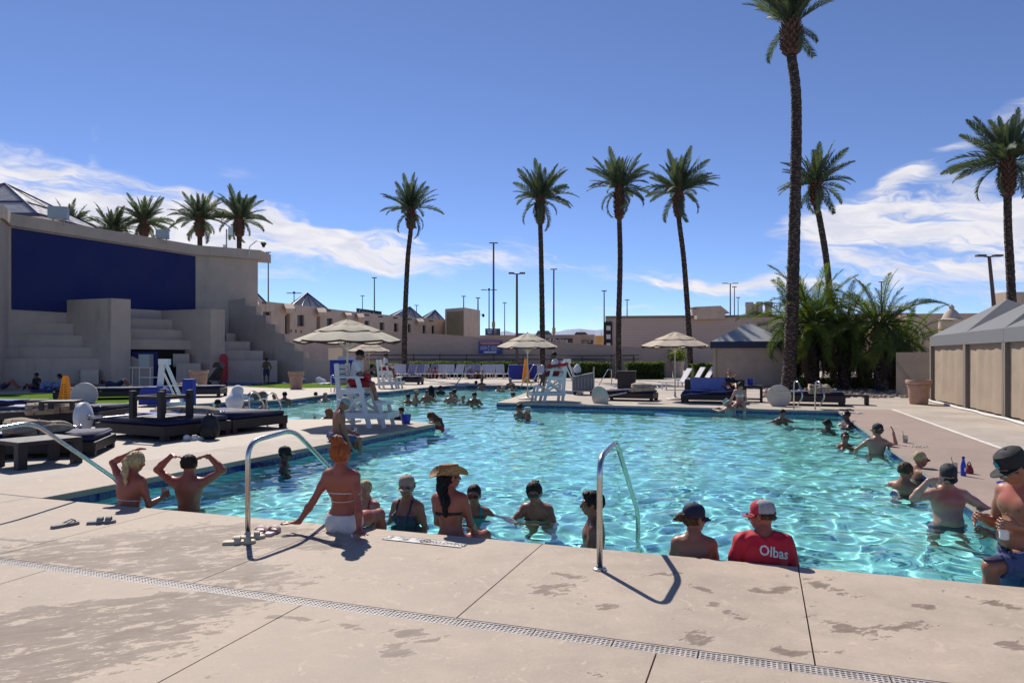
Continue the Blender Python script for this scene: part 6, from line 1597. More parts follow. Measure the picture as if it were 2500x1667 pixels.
for a in (('thin lamp post above the stepped wall right of the screen', 655, 617, 740, 120, .28), ('short twin lamp post between the first two pyramid roofs', 718, 717, 745, 130, .22, 3, 1.1), ('short thin lamp post left of the dark billboard', 885, 723, 755, 150, .2),
          ('thin lamp post standing over the dark billboard', 914, 679, 757, 120, .26), ('tiny lamp post between the third and fourth pyramid roofs', 1017, 746, 775, 150, .2), ('thin lamp post on the left corner of the block tower', 1132, 724, 757, 130, .25), ('headless pole on the right corner of the block tower', 1167, 728, 765, 125, .3),
          ('triple headed lamp post just left of the tallest post', 1194, 709, 820, 130, .26, 3, 1.2), ('tallest thin lamp post with yellow sign near its foot', 1205, 594, 822, 120, .42, 1, .9, None, None, 793), ('short lamp post right of the blue billboard', 1232, 740, 820, 140, .22),
          ('thin lamp post with white sign right of the second palm', 1352, 658, 822, 120, .36, 1, .7, None, None, 807), ('thin lamp post at the left corner of the ribbed building', 1475, 711, 826, 115, .26), ('short lamp post behind the ribbed building left part', 1531, 733, 782, 130, .24),
          ('twin lamp post above the ribbed building, leftmost of three', 1783, 693, 778, 130, .3, 2, 1.2), ('thin lamp post above the ribbed building, middle of three', 1793, 701, 778, 135, .24), ('short lamp post above the ribbed building, right of three', 1802, 727, 778, 140, .22), ('thin lamp post rising over the bushy palms', 2152, 689, 780, 120, .3)):
    lamp_post(*a)
lamp_post('sturdy brown twin arm lamp post left of the second palm', 1262, 670, 905, 58, .26, 2, .56, M_POSTB)
lamp_post('leaning brown twin arm lamp post above the right cabanas', 2415, 628, 780, 46, .30, 2, .68, M_POSTB, 2430)
# ================================================================== PARKED CARS on the parking deck
def car(label, px, Y, length, col, facing=0, h=1.5):
    z0 = P(px, 818.5, Y).z - .95; c = P(px, 818.5, Y); o = thing('parked_car', label, 'car', (c.x, Y + 1.5, z0), facing, 'cars on the parking deck'); m = mat('car_%s' % label.split()[0], col, .25, metal=.2)
    l = length / 2; side = [(-l, .35), (-l, .85), (-l * .92, .95), (-l * .55, 1.0), (-l * .35, h), (l * .45, h), (l * .75, 1.02), (l * .97, .9), (l, .6), (l, .35)]
    mb = MB(); mb.sheet([(x, -.9, z) for x, z in side], (0, 1.8, 0)); mb.build('body', m, o)
    mb = MB(); mb.sheet([(-l * .50, -.91, 1.02), (-l * .34, -.91, h - .09), (l * .43, -.91, h - .09), (l * .66, -.91, 1.02)], (0, -.01, 0)); mb.build('side_window', mat('car_glass', (.03, .035, .04), .1), o)
    for x in (-l * .62, l * .6):
        mb = MB(); mb.lathe([(.33, -.1), (.33, .1)], (x, -.85, .33), 14, Matrix.Rotation(R(90), 3, 'X')); mb.build('wheel', M_BLACK, o)
car('white suv roof showing over the parking wall, leftmost', 1276, 122, 4.6, (.6, .6, .6), 0, 1.35)
car('grey suv parked on the deck behind the second palm', 1325, 122, 4.6, (.30, .32, .34), 0, 1.78)
car('pale sedan parked on the deck left of the ribbed building', 1417, 122, 4.0, (.38, .42, .42), 0, 1.55)
# ================================================================== ROOF FITTINGS
o = thing('floodlight_box', 'grey floodlight box on the parapet beside the glass pyramid', 'floodlight', P(143, 537, 40)); mb = MB(); mb.box((0, 0, .38), (.95, .5, .68), .3); mb.build('housing', M_METAL, o); mb = MB(); mb.box((-.3, 0, -.08), (.06, .06, .5)); mb.box((.3, 0, -.08), (.06, .06, .5)); mb.build('bracket', M_METAL, o)
o = thing('floodlight_box', 'grey floodlight box at the middle of the sloping parapet', 'floodlight', P(397, 588, 46.1)); mb = MB(); mb.box((0, 0, .42), (.75, .5, .55), .3); mb.build('housing', M_METAL, o); mb = MB(); mb.box((-.25, 0, 0), (.06, .06, .5)); mb.box((.25, 0, 0), (.06, .06, .5)); mb.build('bracket', M_METAL, o)
o = thing('antenna', 'white panel antenna on a short mast above the screen wall', 'antenna', P(553, 612, 50)); mb = MB(); mb.tube([(0, 0, -.5), (0, 0, 1.5)], .05, 8); mb.build('mast', M_METAL, o); mb = MB(); mb.box((.28, 0, 1.35), (.30, .12, .5), .3); mb.build('panel', M_WPLAST, o); mb = MB(); mb.box((-.12, 0, .2), (.2, .15, .42)); mb.build('box', M_WPLAST, o)
o = thing('security_camera', 'dome security camera hanging from a bent white arm at the wall end', 'camera', P(609, 614, 50.5)); mb = MB(); mb.tube(bend([(0, 0, -.3), (0, 0, .35), (.5, 0, .75), (1.05, 0, .72)], .1, 3), .035, 8); mb.build('arm', M_WPLAST, o); mb = MB(); mb.lathe([(.03, .72), (.2, .6), (.2, .52), (.12, .45), (.12, .35), (.03, .28)], (1.0, 0, 0), 12); mb.build('dome', M_BLACK, o, smooth=40)
o = thing('security_camera', 'small dome camera on the side of the block tower', 'camera', P(1173, 769, 103)); mb = MB(); mb.tube([(0, 0, .1), (.35, 0, .1)], .05, 6); mb.build('arm', M_METAL, o); mb = MB(); mb.lathe([(.05, .2), (.2, .05), (.2, -.15), (.08, -.3)], (.4, 0, 0), 10); mb.build('dome', M_BLACK, o)
o = thing('stone_urn', 'carved cream stone urn finial above the far cabana roofs', 'ornament', P(2323, 830, 60)); mb = MB(); mb.lathe([(.9, -2), (.9, 0), (.7, .3), (.85, .6), (.98, 1.4), (.95, 2.0), (1.0, 2.1), (.75, 2.2), (.5, 2.7), (.2, 3.0), (.22, 3.2), (.03, 3.4)], (0, 0, -.4), 20); mb.build('urn', mat('cream_stone', (.52, .42, .33), .9, var=.2, vscale=3), o, smooth=35)
o = thing('utility_box', 'pale utility box mounted on the lowest amphitheater tier', 'box', P(219, 936, 39.2)); mb = MB(); mb.box((0, 0, .35), (.85, .4, .8), .5); mb.build('cabinet', M_STUC2, o); mb = MB(); mb.box((0, -.25, .35), (.5, .04, .5), .5); mb.build('cabinet_door', M_STUC2, o)
# ================================================================== LEFT BACKGROUND EQUIPMENT
def pool_lift(label, base, rz, k=1.0, blue=True):
    o = thing('pool_lift', label, 'pool lift', base, rz); o.scale = (k, k, k)
    mb = MB(); mb.beam((-.35, 0, 0), (-.22, 0, 1.45), .16, .14, (0, 1, 0)); mb.build('mast', M_PWHITE, o); mb = MB(); mb.box((-.14, 0, 1.5), (.34, .22, .20)); mb.build('head', M_PWHITE, o)
    mb = MB(); mb.beam((-.10, .04, 1.42), (.45, .04, .12), .10, .09, (0, 1, 0)); mb.build('actuator_arm', M_PWHITE, o); mb = MB(); mb.beam((-.16, -.1, 1.2), (.25, -.1, .3), .06, .06, (0, 1, 0)); mb.build('actuator_arm', M_PWHITE, o)
    mb = MB(); mb.box((0, 0, .08), (1.2, .55, .12)); mb.build('footing', M_PWHITE, o)
    if blue:
        mb = MB(); mb.sheet([(-.86, -.35, .05), (-.82, -.35, .55), (-.68, -.35, .66), (-.16, -.35, .66), (-.02, -.35, .52), (.0, -.35, .05)], (0, .5, 0)); mb.build('seat_cover', M_NAVYB, o)
        mb = MB(); mb.box((.55, .35, .45), (.35, .3, .9)); mb.build('battery_cover', M_NAVYB, o)
    return o
M_NAVYB = mat('royal_blue_cover', (.012, .03, .30), .6, var=.2, vscale=5)
pool_lift('white pool lift with royal blue covers behind the upturned table', G(412, 990), .05, 1.02)
pool_lift('white pool lift standing behind the right lifeguard chair', G(1392, 960), -.2, 1.0, False)
o = thing('steel_rack', 'empty steel tube rack beside the dark doorway', 'rack', G(345, 945)); 
for x in (-.5, -.1, .5):
    mb = MB(); mb.tube([(x, 0, 0), (x, 0, 1.1)], .03, 6); mb.build('tube_leg', M_PWHITE, o)
mb = MB(); mb.box((0, 0, 1.1), (1.1, .5, .05)); mb.build('shelf', M_PWHITE, o); mb = MB(); mb.box((.45, 0, .55), (1.2, .1, .06)); mb.build('crossbar', M_PWHITE, o)
tag(MB().box((0, 0, .35), (.6, .45, .7)).build('water_dispenser', M_METAL, loc=G(350, 945) + Vector((.15, 0, 1.14))), 'square steel dispenser standing on the tube rack', 'dispenser')
o = thing('rescue_board', 'tall red rescue board leaning against the second pier', 'rescue board', G(546, 938.5)); o.scale = (.82, 1, .86); mb = MB(); mb.sheet([(-.28, 0, .1), (.24, 0, .1), (.30, 0, 1.0), (.26, 0, 1.9), (.12, 0, 2.15), (-.2, 0, 2.15), (-.32, 0, 1.9)], (0, .1, .03)); mb.build('board', M_RED, o); mb = MB(); mb.box((.05, -.08, 1.75), (.5, .14, .45)); mb.build('head_block', M_RED, o); mb = MB(); mb.box((.05, -.03, 1.2), (.12, .05, 1.2)); mb.build('strap', mat('strap_red', (.6, .04, .03), .6), o)
def stroller(label, base, k=1.0):
    o = thing('stroller', label, 'stroller', base); o.scale = (k, k, k)
    mb = MB(); mb.sheet([(-.35, -.2, .35), (.1, -.2, .32), (.32, -.2, .95), (.1, -.2, .98)], (0, .45, 0)); mb.build('seat', M_BLACK, o)
    for y in (-.25, .25): mb = MB(); mb.tube([(-.45, y, .12), (.35, y, .95), (.5, y, 1.05)], .02, 6); mb.tube([(.4, y, .12), (-.1, y, .6)], .02, 6); mb.build('frame_tube', M_BLACK, o)
    for x in (-.45, .4):
        for y in (-.25, .25): mb = MB(); mb.lathe([(.13, -.03), (.13, .03)], (x, y, .13), 12, Matrix.Rotation(R(90), 3, 'X')); mb.build('wheel', M_BLACK, o)
    mb = MB(); mb.sheet([(-.1, -.22, 1.0), (.0, -.22, 1.25), (.25, -.22, 1.28), (.38, -.22, 1.0)], (0, .5, 0)); mb.build('hood', M_BLACK, o)
stroller('folded black stroller parked beside the red rescue board', G(527, 944), 1.1)
# carts at the far edge and the grey linen cart
def cart(label, base, rz, m, w=1.1, d=.8, h=1.1, slant=.25, pipe=True):
    o = thing('towel_cart', label, 'cart', base, rz)
    mb = MB(); mb.sheet([(-w / 2, -d / 2, .22), (w / 2, -d / 2, .22), (w / 2, -d / 2, h), (-w / 2, -d / 2, h - slant)], (0, d, 0)); mb.build('bin', m, o)
    mb = MB(); mb.box((0, 0, .18), (w + .05, d + .05, .06)); mb.build('platform', M_METAL, o)
    for x in (-1, 1):
        for y in (-1, 1): mb = MB(); mb.lathe([(.09, -.025), (.09, .025)], (x * w * .42, y * d * .42, .09), 10, Matrix.Rotation(R(90), 3, 'X')); mb.build('wheel', M_BLACK, o)
        if pipe: mb = MB(); mb.tube([(x * w * .52, -d / 2, .15), (x * w * .52, -d / 2, h + .25)], .035, 6); mb.build('pipe', M_METAL, o)
    if m == M_GREYP:
        for k in range(6): mb = MB(); mb.box((-w * .4 + k * w * .16, -d / 2 - .01, (h + .1) / 2 - .02), (.02, .03, h - .5)); mb.build('rib', M_METAL, o)
    return o
M_GREYP = mat('grey_plastic', (.13, .14, .165), .5, var=.12)
cart('grey ribbed linen cart behind the right lifeguard chair', G(1424, 963), -.1, M_GREYP, .90, .75, 1.0, .18)
tag(MB().lathe([(.02, 0), (.16, .05), (.18, .2), (.1, .36), (.02, .42)], (0, 0, 0), 10).build('towel_bundle', M_WTOWEL, loc=G(1412, 962) + Vector((-.05, 0, .95)), smooth=True), 'white towel bundle heaped in the grey linen cart', 'towel')
cart('royal blue cart at the far pool edge with yellow cone', G(1266, 932), .05, M_NAVYB, 1.35, .8, 1.15, 0, False)
cart('second royal blue cart half hidden behind the third umbrella pole', G(1294, 931.5), .05, M_NAVYB, .9, .8, 1.2, 0, False)
tag(MB().box((0, 0, .75), (1.5, .1, 1.5)).build('blue_banner', M_NAVYB, loc=G(835, 937)), 'royal blue banner board against the low wall behind ladder rails', 'banner')
tag(MB().box((0, 0, 0), (1.1, .06, .95)).build('notice_board', mat('notice_pale', (.45, .5, .58), .6), loc=P(846, 887, 46.7)), 'pale notice board above the blue banner on the low wall', 'sign')
tag(MB().box((0, 0, 0), (1.3, .1, 1.35)).build('white_panel', mat('panel_cream', (.62, .55, .42), .8), loc=P(819, 867, 66)), 'blank cream panel standing behind the low wall', 'panel')
# ================================================================== NEAR SMALL THINGS
# depth marker tiles set into the front paving
dm = thing('depth_marker', 'row of white depth marker tiles reading 3 FT 6 IN NO DIVING', 'depth marker', (0, 0, 0))
m0, m1 = G(944, 1312), G(1133, 1332); d_ = (m1 - m0).normalized(); ang_ = math.atan2(d_.y, d_.x); tot = (m1 - m0).length; wv = Vector((-d_.y, d_.x, 0)); hgt = .145
M_MTILE = mat('marker_tile', (.66, .64, .60), .35, var=.1, vscale=12); M_INK = mat('marker_ink', (.025, .022, .022), .6)
cuts = [0, .215, .43, .60, 1.0]; txt = ['3 FT', '6 IN', '', 'NO DIVING']
for i in range(4):
    a, b = m0 + d_ * tot * cuts[i], m0 + d_ * tot * cuts[i + 1]; c = (a + b) / 2; mb = MB(); mb.box((0, 0, .002), ((b - a).length - .006, hgt, .006)); mb.build('tile', M_MTILE, dm, c, ang_) if False else link('tile', mb.mesh('tile', M_MTILE), dm, c, ang_)
    if i in (0, 1):
        text_obj('numeral', txt[i][0], c - d_ * .045 + Vector((0, 0, .0055)), .135, M_INK, dm, 0, math.degrees(ang_), .0006, bold=.004); text_obj('unit', txt[i][2:], c + d_ * .065 + wv * .03 + Vector((0, 0, .0055)), .06, M_INK, dm, 0, math.degrees(ang_), .0006, bold=.001)
    elif i == 2:
        mb = MB(); mb.tube([c + d_ * .052 * math.cos(k * .3142) + wv * .052 * math.sin(k * .3142) + Vector((0, 0, .0055)) for k in range(21)], .0045, 4); mb.tube([c + d_ * .036 + wv * .036 + Vector((0, 0, .0055)), c - d_ * .036 - wv * .036 + Vector((0, 0, .0055))], .0045, 4); mb.tube([c + d_ * .03 - wv * .02 + Vector((0, 0, .0055)), c - d_ * .03 + wv * .018 + Vector((0, 0, .0055))], .006, 4); mb.build('no_diving_symbol', M_INK, dm)
    else: text_obj('lettering', 'NO DIVING', c + Vector((0, 0, .0055)), .105, M_INK, dm, 0, math.degrees(ang_), .0006, bold=.002, xs=.66)
# frame line round the marker
mb = MB(); 
for s_ in (-1, 1): mb.beam(m0 + wv * s_ * .076 + Vector((0, 0, .003)), m1 + wv * s_ * .076 + Vector((0, 0, .003)), .006, .007)
mb.build('marker_border', M_INK, dm)
# far depth markers on the deck faces
def sandal(parent, loc, rz, m_sole, m_strap, ln=.27, kind='slide', name='sandal'):
    out = [(0, -.5), (.28, -.46), (.34, -.2), (.30, .05), (.38, .30), (.30, .46), (.05, .52), (-.2, .47), (-.34, .28), (-.30, 0), (-.30, -.25), (-.24, -.45)]
    mb = MB(); pts = [(x * ln * .5, y * ln) for x, y in out]; mb.prism(pts, 0.001, .022); mb.prism([(x * .94, y * .96) for x, y in pts], .0222, .028); s = mb.build(name, m_sole, parent, loc=loc, rz=rz)
    b = MB()
    if kind == 'slide':
        for y0, w in (((.10, .075),) if ln < .265 else ((.16, .05), (-.02, .05))):
            b.mat(0); arc = [(math.cos(k) * .056, y0 * ln * 1.6, .022 + math.sin(k) * .05) for k in [i * math.pi / 8 for i in range(9)]]
            vs = [(x, y - w / 2, z) for x, y, z in arc] + [(x, y + w / 2, z - .004) for x, y, z in arc] + [(x * .9, y - w / 2, z - .006) for x, y, z in arc] + [(x * .9, y + w / 2, z - .010) for x, y, z in arc]
            b.add(vs, [(i, i + 1, 10 + i, 9 + i) for i in range(8)] + [(18 + i, 27 + i, 28 + i, 19 + i) for i in range(8)] + [(i, 18 + i, 19 + i, i + 1) for i in range(8)] + [(9 + i, 10 + i, 28 + i, 27 + i) for i in range(8)])
    else:
        for sx in (-1, 1): b.tube([(0, .11, .028), (sx * .022, .08, .055), (sx * .042, 0, .026)], .006, 6)
    b.build('strap', m_strap, s, smooth=40)
M_SLG = mat('grey_sole', (.19, .18, .19), .7); M_SLC = mat('cream_sole', (.52, .46, .33), .65); M_SLP = mat('pink_sole', (.60, .47, .46), .6); M_STR = mat('pink_strap', (.52, .36, .36), .6)
def footwear(label, loc): return thing('sandal', label, 'sandal', loc)
def shoe(label, p, rz, *a, **k): o = footwear(label, p); sandal(o, (0, 0, 0), rz, *a, name='sole', **k)
shoe('grey flip flop left of its mate on the front paving', G(158, 1284), -.55, M_SLG, M_SLG, .27, 'flip')
shoe('grey buckled sandal lying right of the grey flip flop', G(247, 1277), -1.25, M_SLG, M_SLG, .27)
shoe('cream two strap slide at the foot of the left handrail', G(583, 1326), -1.35, M_SLC, M_SLC, .29)
shoe('cream two strap slide half behind its mate at the handrail', G(607, 1314), -1.30, M_SLC, M_SLC, .29)
shoe('pale pink slide nearest to the handrail', G(634, 1303), .12, M_SLP, M_STR, .25)
shoe('pale pink slide on the right of the pair', G(665, 1302), -.10, M_SLP, M_STR, .25)
# cups, buckets, bottle, bag
def cup(label, base, h=.14, r=.042, liquid=(.6, .5, .12), straw=True, col=None):
    o = thing('plastic_cup', label, 'cup', base); mb = MB(); mb.lathe([(r * .75, 0), (r, h), (r * .96, h), (r * .72, .004)], (0, 0, 0), 16); mb.build('cup', col or mat('clear_cup', (.75, .75, .75), .15, trans=.75), o, smooth=40)
    mb = MB(); mb.lathe([(r * .70, .005), (r * .88, h * .62), (.001, h * .63)], (0, 0, 0), 14); mb.build('drink', mat('drink_%d' % int(liquid[0] * 100), liquid, .3), o, smooth=40)
    if straw: mb = MB(); mb.tube([(0, 0, .02), (-.05, .01, h * 1.6)], .004, 6); mb.build('straw', M_BLACK, o)
    return o
def bucket(label, base, h=.22, r=.13, rz=0, text=False):
    o = thing('bucket', label, 'bucket', base, rz); mb = MB(); mb.lathe([(r * .74, 0), (r * .97, h * .96), (r * 1.03, h * .96), (r * 1.03, h), (r * .95, h), (r * .72, .01)], (0, 0, 0), 24); mb.build('pail', M_BLUEP, o, smooth=35)
    mb = MB(); mb.tube([(r * 1.03 * math.cos(k), .02 * math.sin(3 * k), h - .02 - .0 + (-.10) * math.sin(k)) for k in [i * math.pi / 12 for i in range(13)]], .004, 5); mb.build('bail', M_METAL, o)
    if text:
        for s, z in (('BUD', .60), ('LIGHT', .38)):
            tx = text_obj('lettering', s, (0, 0, 0), .075, M_WHITE, o, 90, 0, .001, bold=.003)
            for v in tx.data.vertices:     # wrap the letters round the pail
                x, y, z_ = v.co; rr = r * (.74 + .23 * (z + y / h)) + .003 + z_; a = x / rr; v.co = (rr * math.sin(a), h * z + y, -rr * math.cos(a) * -1)
            tx.rotation_euler = (0, 0, 0)
            for v in tx.data.vertices: x, y, z_ = v.co; v.co = (x, -z_, y)
        mb = MB()
        for z in (.22, .75): rr = r * (.74 + .23 * z) + .003; mb.tube([(rr * math.sin(k), -rr * math.cos(k), h * z) for k in [i * .1 - .75 for i in range(16)]], .0025, 4)
        mb.build('label_border', M_WHITE, o)
    return o
bucket('blue beer bucket on the tan walkway behind the man in the snapback', G(2478, 1245), .30, .17, 0.05, True)
bucket('blue bucket at the tip of the left deck', G(991, 1034), .24, .14)
bucket('blue bucket on the wicker side table by the palm trunk', G(1838, 981) + Vector((-.02, .25, .63)), .24, .15)
o = thing('bottle', 'blue aluminium beer bottle standing on the tan walkway', 'bottle', G(2352, 1162)); mb = MB(); mb.lathe([(.033, 0), (.036, .01), (.036, .15), (.030, .18), (.018, .22), (.016, .25), (.019, .252), (.019, .262), (.004, .264)], (0, 0, 0), 18); mb.build('glass', M_BLUEP, o, smooth=40); mb = MB(); mb.box((0, -.037, .10), (.02, .003, .05)); mb.build('label', M_WHITE, o); mb = MB(); mb.lathe([(.02, .262), (.02, .282), (.004, .284)], (0, 0, 0), 14); mb.build('bottle_cap', M_NAVY, o)
o = thing('pouch', 'small dark red pouch beside the blue bottle', 'bag', G(2366, 1156)); mb = MB(); mb.lathe([(.05, 0), (.06, .03), (.05, .08), (.03, .12), (.02, .13)], (0, 0, 0), 12); mb.build('bag', mat('dark_red_cloth', (.25, .03, .035), .8), o, smooth=True); mb = MB(); mb.tube(bez((-.03, 0, .12), (0, 0, .22), (.03, 0, .12)), .008, 6); mb.build('handle', M_BLACK, o)
cup('clear cup of yellow drink with dark straw on the tan walkway', G(2210, 1081), .15, .055, (.55, .42, .10))
cup('empty clear cup by the blonde woman leaning on the edge', G(2331, 1152), .14, .045, (.55, .5, .45), True)
o = thing('shell_necklace', 'heap of pale shell necklace on the tan walkway', 'necklace', G(2243, 1092)); mb = MB(); rg = random.Random(4)
for i in range(46): a = rg.uniform(0, 6.28); q = rg.uniform(0, .13); mb.lathe([(.004, 0), (.014, .008), (.004, .018)], (q * math.cos(a) * 1.4, q * math.sin(a), rg.uniform(0, .02)), 6)
mb.build('shells', mat('shell_cream', (.62, .56, .46), .6, var=.3, vscale=30), o)['kind'] = 'stuff'
for i, (px, py, lb) in enumerate(((2068, 1003, 'dark pair of sunglasses and keys on the walkway corner'), (2078, 1010, 'folded white cloth near the walkway corner'))):
    mb = MB(); rg = random.Random(i)
    for k in range(9): mb.box((rg.uniform(-.25, .25), rg.uniform(-.15, .15), .02 + .01 * k / 3), (.12, .06, .03), rg.uniform(0, 3))
    tag(mb.build('belongings', M_BLACK if i == 0 else M_WTOWEL, loc=G(px, py)), lb, 'belongings')
cup('clear plastic cup at the deck edge beside the leaning red haired swimmer', G(768, 1022), .13, .05, (.6, .6, .55), False)
cup('white paper cup on the coping by the dark haired swimmer', G(524, 998), .22, .07, (.5, .5, .5), False, M_WPLAST)
o = thing('drink_can', 'white can standing on the left deck beside the seated man', 'can', G(868, 1058)); mb = MB(); mb.lathe([(.03, 0), (.033, .01), (.033, .12), (.028, .13)], (0, 0, 0), 12); mb.build('can', M_WPLAST, o, smooth=40)
# white sneakers and black backpack by the corner daybed
for i, (px, py, lb) in enumerate(((462, 1074, 'white sneaker by the corner daybed, left one'), (482, 1074, 'white sneaker by the corner daybed, next to the backpack'))):
    o = thing('sneaker', lb, 'shoe', G(px, py), -.5); Fd = Field((-.08, -.2, -.01), (.08, .2, .16), .008); Fd.ell((0, .05, .035), (.05, .13, .042), None, .03); Fd.ell((0, -.07, .06), (.045, .07, .07), None, .03); Fd.ell((0, -.075, .13), (.028, .045, .04), None, 0, True); V, Q = Fd.mesh(); link('upper', np_mesh('upper', V, Q, M_WPLAST), o)
    mb = MB(); mb.prism([(-.05, -.14), (.05, -.14), (.055, .1), (.0, .19), (-.055, .1)], 0.001, .022); mb.build('sole', mat('sneaker_sole', (.6, .58, .6), .6), o)
o = thing('backpack', 'black backpack leaning on the dark daybed beside white sneakers', 'backpack', G(512, 1072)); Fd = Field((-.26, -.22, -.02), (.26, .22, .62), .016); Fd.ell((0, 0, .2), (.21, .15, .22), None, .05); Fd.ell((.0, .02, .38), (.16, .12, .15), None, .05); V, Q = Fd.mesh(); link('bag', np_mesh('bag', V, Q, M_BLACK), o); mb = MB(); mb.tube(bez((-.05, 0, .5), (0, -.05, .62), (.05, 0, .5)), .014, 6); mb.build('handle', M_BLACK, o); mb = MB(); mb.box((.02, -.15, .16), (.2, .04, .16)); mb.build('pocket', M_BLACK, o)
# towels
def drape(label, pts, m, name='towel', amp=.03, n=10, seed=0, thick=.015, group=None):
    """cloth over four world corner points a,b,c,d with ripples"""
    a, b, c, d = [Vector(p) for p in pts]; vs = []
    for j in range(n + 1):
        for i in range(n + 1):
            u, v = i / n, j / n; p = (a * (1 - u) + b * u) * (1 - v) + (d * (1 - u) + c * u) * v; p.z += amp * (mnoise.noise(p * 3.1 + Vector((seed, 0, 0))) + .5 * mnoise.noise(p * 9)); vs.append(p)
    N_ = (n + 1) ** 2; fs = [(j * (n + 1) + i, j * (n + 1) + i + 1, (j + 1) * (n + 1) + i + 1, (j + 1) * (n + 1) + i) for j in range(n) for i in range(n)]
    rim = [i for i in range(n + 1)] + [(j + 1) * (n + 1) - 1 for j in range(1, n + 1)] + [n * (n + 1) + i for i in range(n - 1, -1, -1)] + [j * (n + 1) for j in range(n - 1, 0, -1)]
    mb = MB(); mb.add(vs + [v - Vector((0, 0, thick)) for v in vs], fs + [tuple(q + N_ for q in reversed(f)) for f in fs] + [(rim[k], rim[(k + 1) % len(rim)], rim[(k + 1) % len(rim)] + N_, rim[k] + N_) for k in range(len(rim))])
    return tag(mb.build(name, m, smooth=True), label, 'towel', group)
s0 = G(1752, 985) + Vector((0, .62, 0)); ex = Vector((math.cos(-.36), math.sin(-.36), 0)); ey = Vector((-ex.y, ex.x, 0))
sp = lambda x, y, z: s0 + ex * x + ey * y + Vector((0, 0, z))
drape('blue towel draped over the backrest of the daybed sofa', [sp(-.9, .50, .92), sp(.55, .50, .92), sp(.6, .40, .47), sp(-.85, .40, .47)], M_TOWEL, seed=1)
drape('blue towel spread on the daybed sofa seat, hanging over its front', [sp(-1.08, .30, .46), sp(.75, .30, .46), sp(.7, -.62, .47), sp(-1.12, -.70, .30)], M_TOWEL, seed=2, amp=.04)
drape('grey white clothes heaped on the dark daybed beside the backpack', [P(445, 1030, 16.4), P(515, 1028, 16.8), P(520, 1015, 17.2), P(450, 1018, 17.0)], mat('grey_cloth', (.36, .37, .42), .95, var=.3, vscale=14), seed=3, amp=.09, n=14)
for i, (a, b, y0, y1, m_, lb) in enumerate(((75, 190, 958, 954, M_NAVYF, 'navy towel spread on the shaded ground by the seated pair'), (540, 640, 940, 936.5, M_TOWEL, 'blue towel on the shaded ground near the standing boy'), (650, 735, 937, 934.5, mat('violet_towel', (.12, .12, .25), .95), 'dark towel at the foot of the stepped wall'), (775, 830, 938.5, 936, M_WTOWEL, 'white towel on the grass before the low wall'), (285, 400, 956, 951, M_NAVYF, 'navy towel under the sunbather below the first pier'))):
    drape(lb, [G(a, y0) + Vector((0, 0, .06)), G(b, y0) + Vector((0, 0, .06)), G(b, y1) + Vector((0, 0, .06)), G(a, y1) + Vector((0, 0, .06))], m_, seed=i + 5, amp=.05)
for i, (px, py, m_, lb) in enumerate(((782, 937, M_WTOWEL, 'white bag lying on the grass by the low wall'), (735, 937, M_TOWEL, 'round white edged tote on the ground right of the boy'), (612, 978, M_WTOWEL, 'white towel heap on the far coping by ladder'), (628, 978, mat('patterned_bag', (.25, .12, .12), .9, var=.8, vscale=20), 'dark patterned bag on the far coping'), (1103, 917, M_BLUEP, 'blue bag hanging between far loungers'))):
    Fd = Field((-.5, -.4, -.02), (.5, .4, .6), .03); rg = random.Random(i)
    for k in range(5): Fd.ell((rg.uniform(-.22, .22), rg.uniform(-.1, .1), rg.uniform(.1, .24)), (rg.uniform(.12, .22), .14, rg.uniform(.1, .2)), None, .06)
    V, Q = Fd.mesh(); tag(link('bag', np_mesh('bag', V, Q, m_), None, G(px, py)), lb, 'bag')

for i, (c, w_, d_, rz_, m_, lb) in enumerate((((-11.9, 18.2, .455), 1.5, .7, .35, mat('pale_towel', (.42, .47, .56), .95, var=.1, vscale=8), 'pale blue towel lying on the second row daybed at left'), ((-7.95, 15.9, .425), .9, .6, -.4, M_TOWEL, 'blue towel spread on the corner daybed behind the upturned table'), ((-9.1, 12.3, .37), .9, .7, .3, mat('pale_towel', (.42, .47, .56), .95, var=.1, vscale=8), 'pale towel on the nearest left daybed under the umbrella'), ((10.35, 25.35, .475), .8, .6, -.36, M_TOWEL, 'small blue towel on the daybed before the big trunk'), ((-14.6, 20.4, .45), 1.2, .8, .3, M_TOWEL, 'blue towel on the daybed below the lawn'))):
    q = Vector(c); ax_ = Vector((math.cos(rz_), math.sin(rz_), 0)) * w_ / 2; ay_ = Vector((-math.sin(rz_), math.cos(rz_), 0)) * d_ / 2; up_ = Vector((0, 0, .03))
    drape(lb, [q - ax_ - ay_ + up_, q + ax_ - ay_ + up_, q + ax_ + ay_ + up_, q - ax_ + ay_ + up_], m_, seed=30 + i, amp=.03)
# ================================================================== THE PEOPLE
def wm(name, col): return mat('cloth_' + name, col, .75, var=.12, vscale=12, bump=.2, bscale=120)
C_WHITE, C_BLACK, C_TEAL, C_NAVY2 = wm('white', (.68, .66, .64)), wm('black', (.014, .014, .016)), wm('teal', (.02, .30, .30)), wm('navy', (.02, .025, .07))
C_RED, C_SHIRT, C_DENIM, C_GREYT = wm('red', (.38, .012, .025)), wm('red_tee', (.50, .010, .028)), wm('denim', (.06, .085, .20)), wm('grey', (.25, .25, .27))
C_PAT = mat('patterned_suit', (.05, .055, .11), .7, var=1.0, vscale=38)
def in_water(px, top, water):
    Y = F * (EYE - WZ) / (water - HY); return P(px, top, Y)
def res(Y): return .0085 if Y < 9 else (.012 if Y < 14 else (.018 if Y < 24 else .026))
up_l, up_r = (-1, 1), (1, 1)
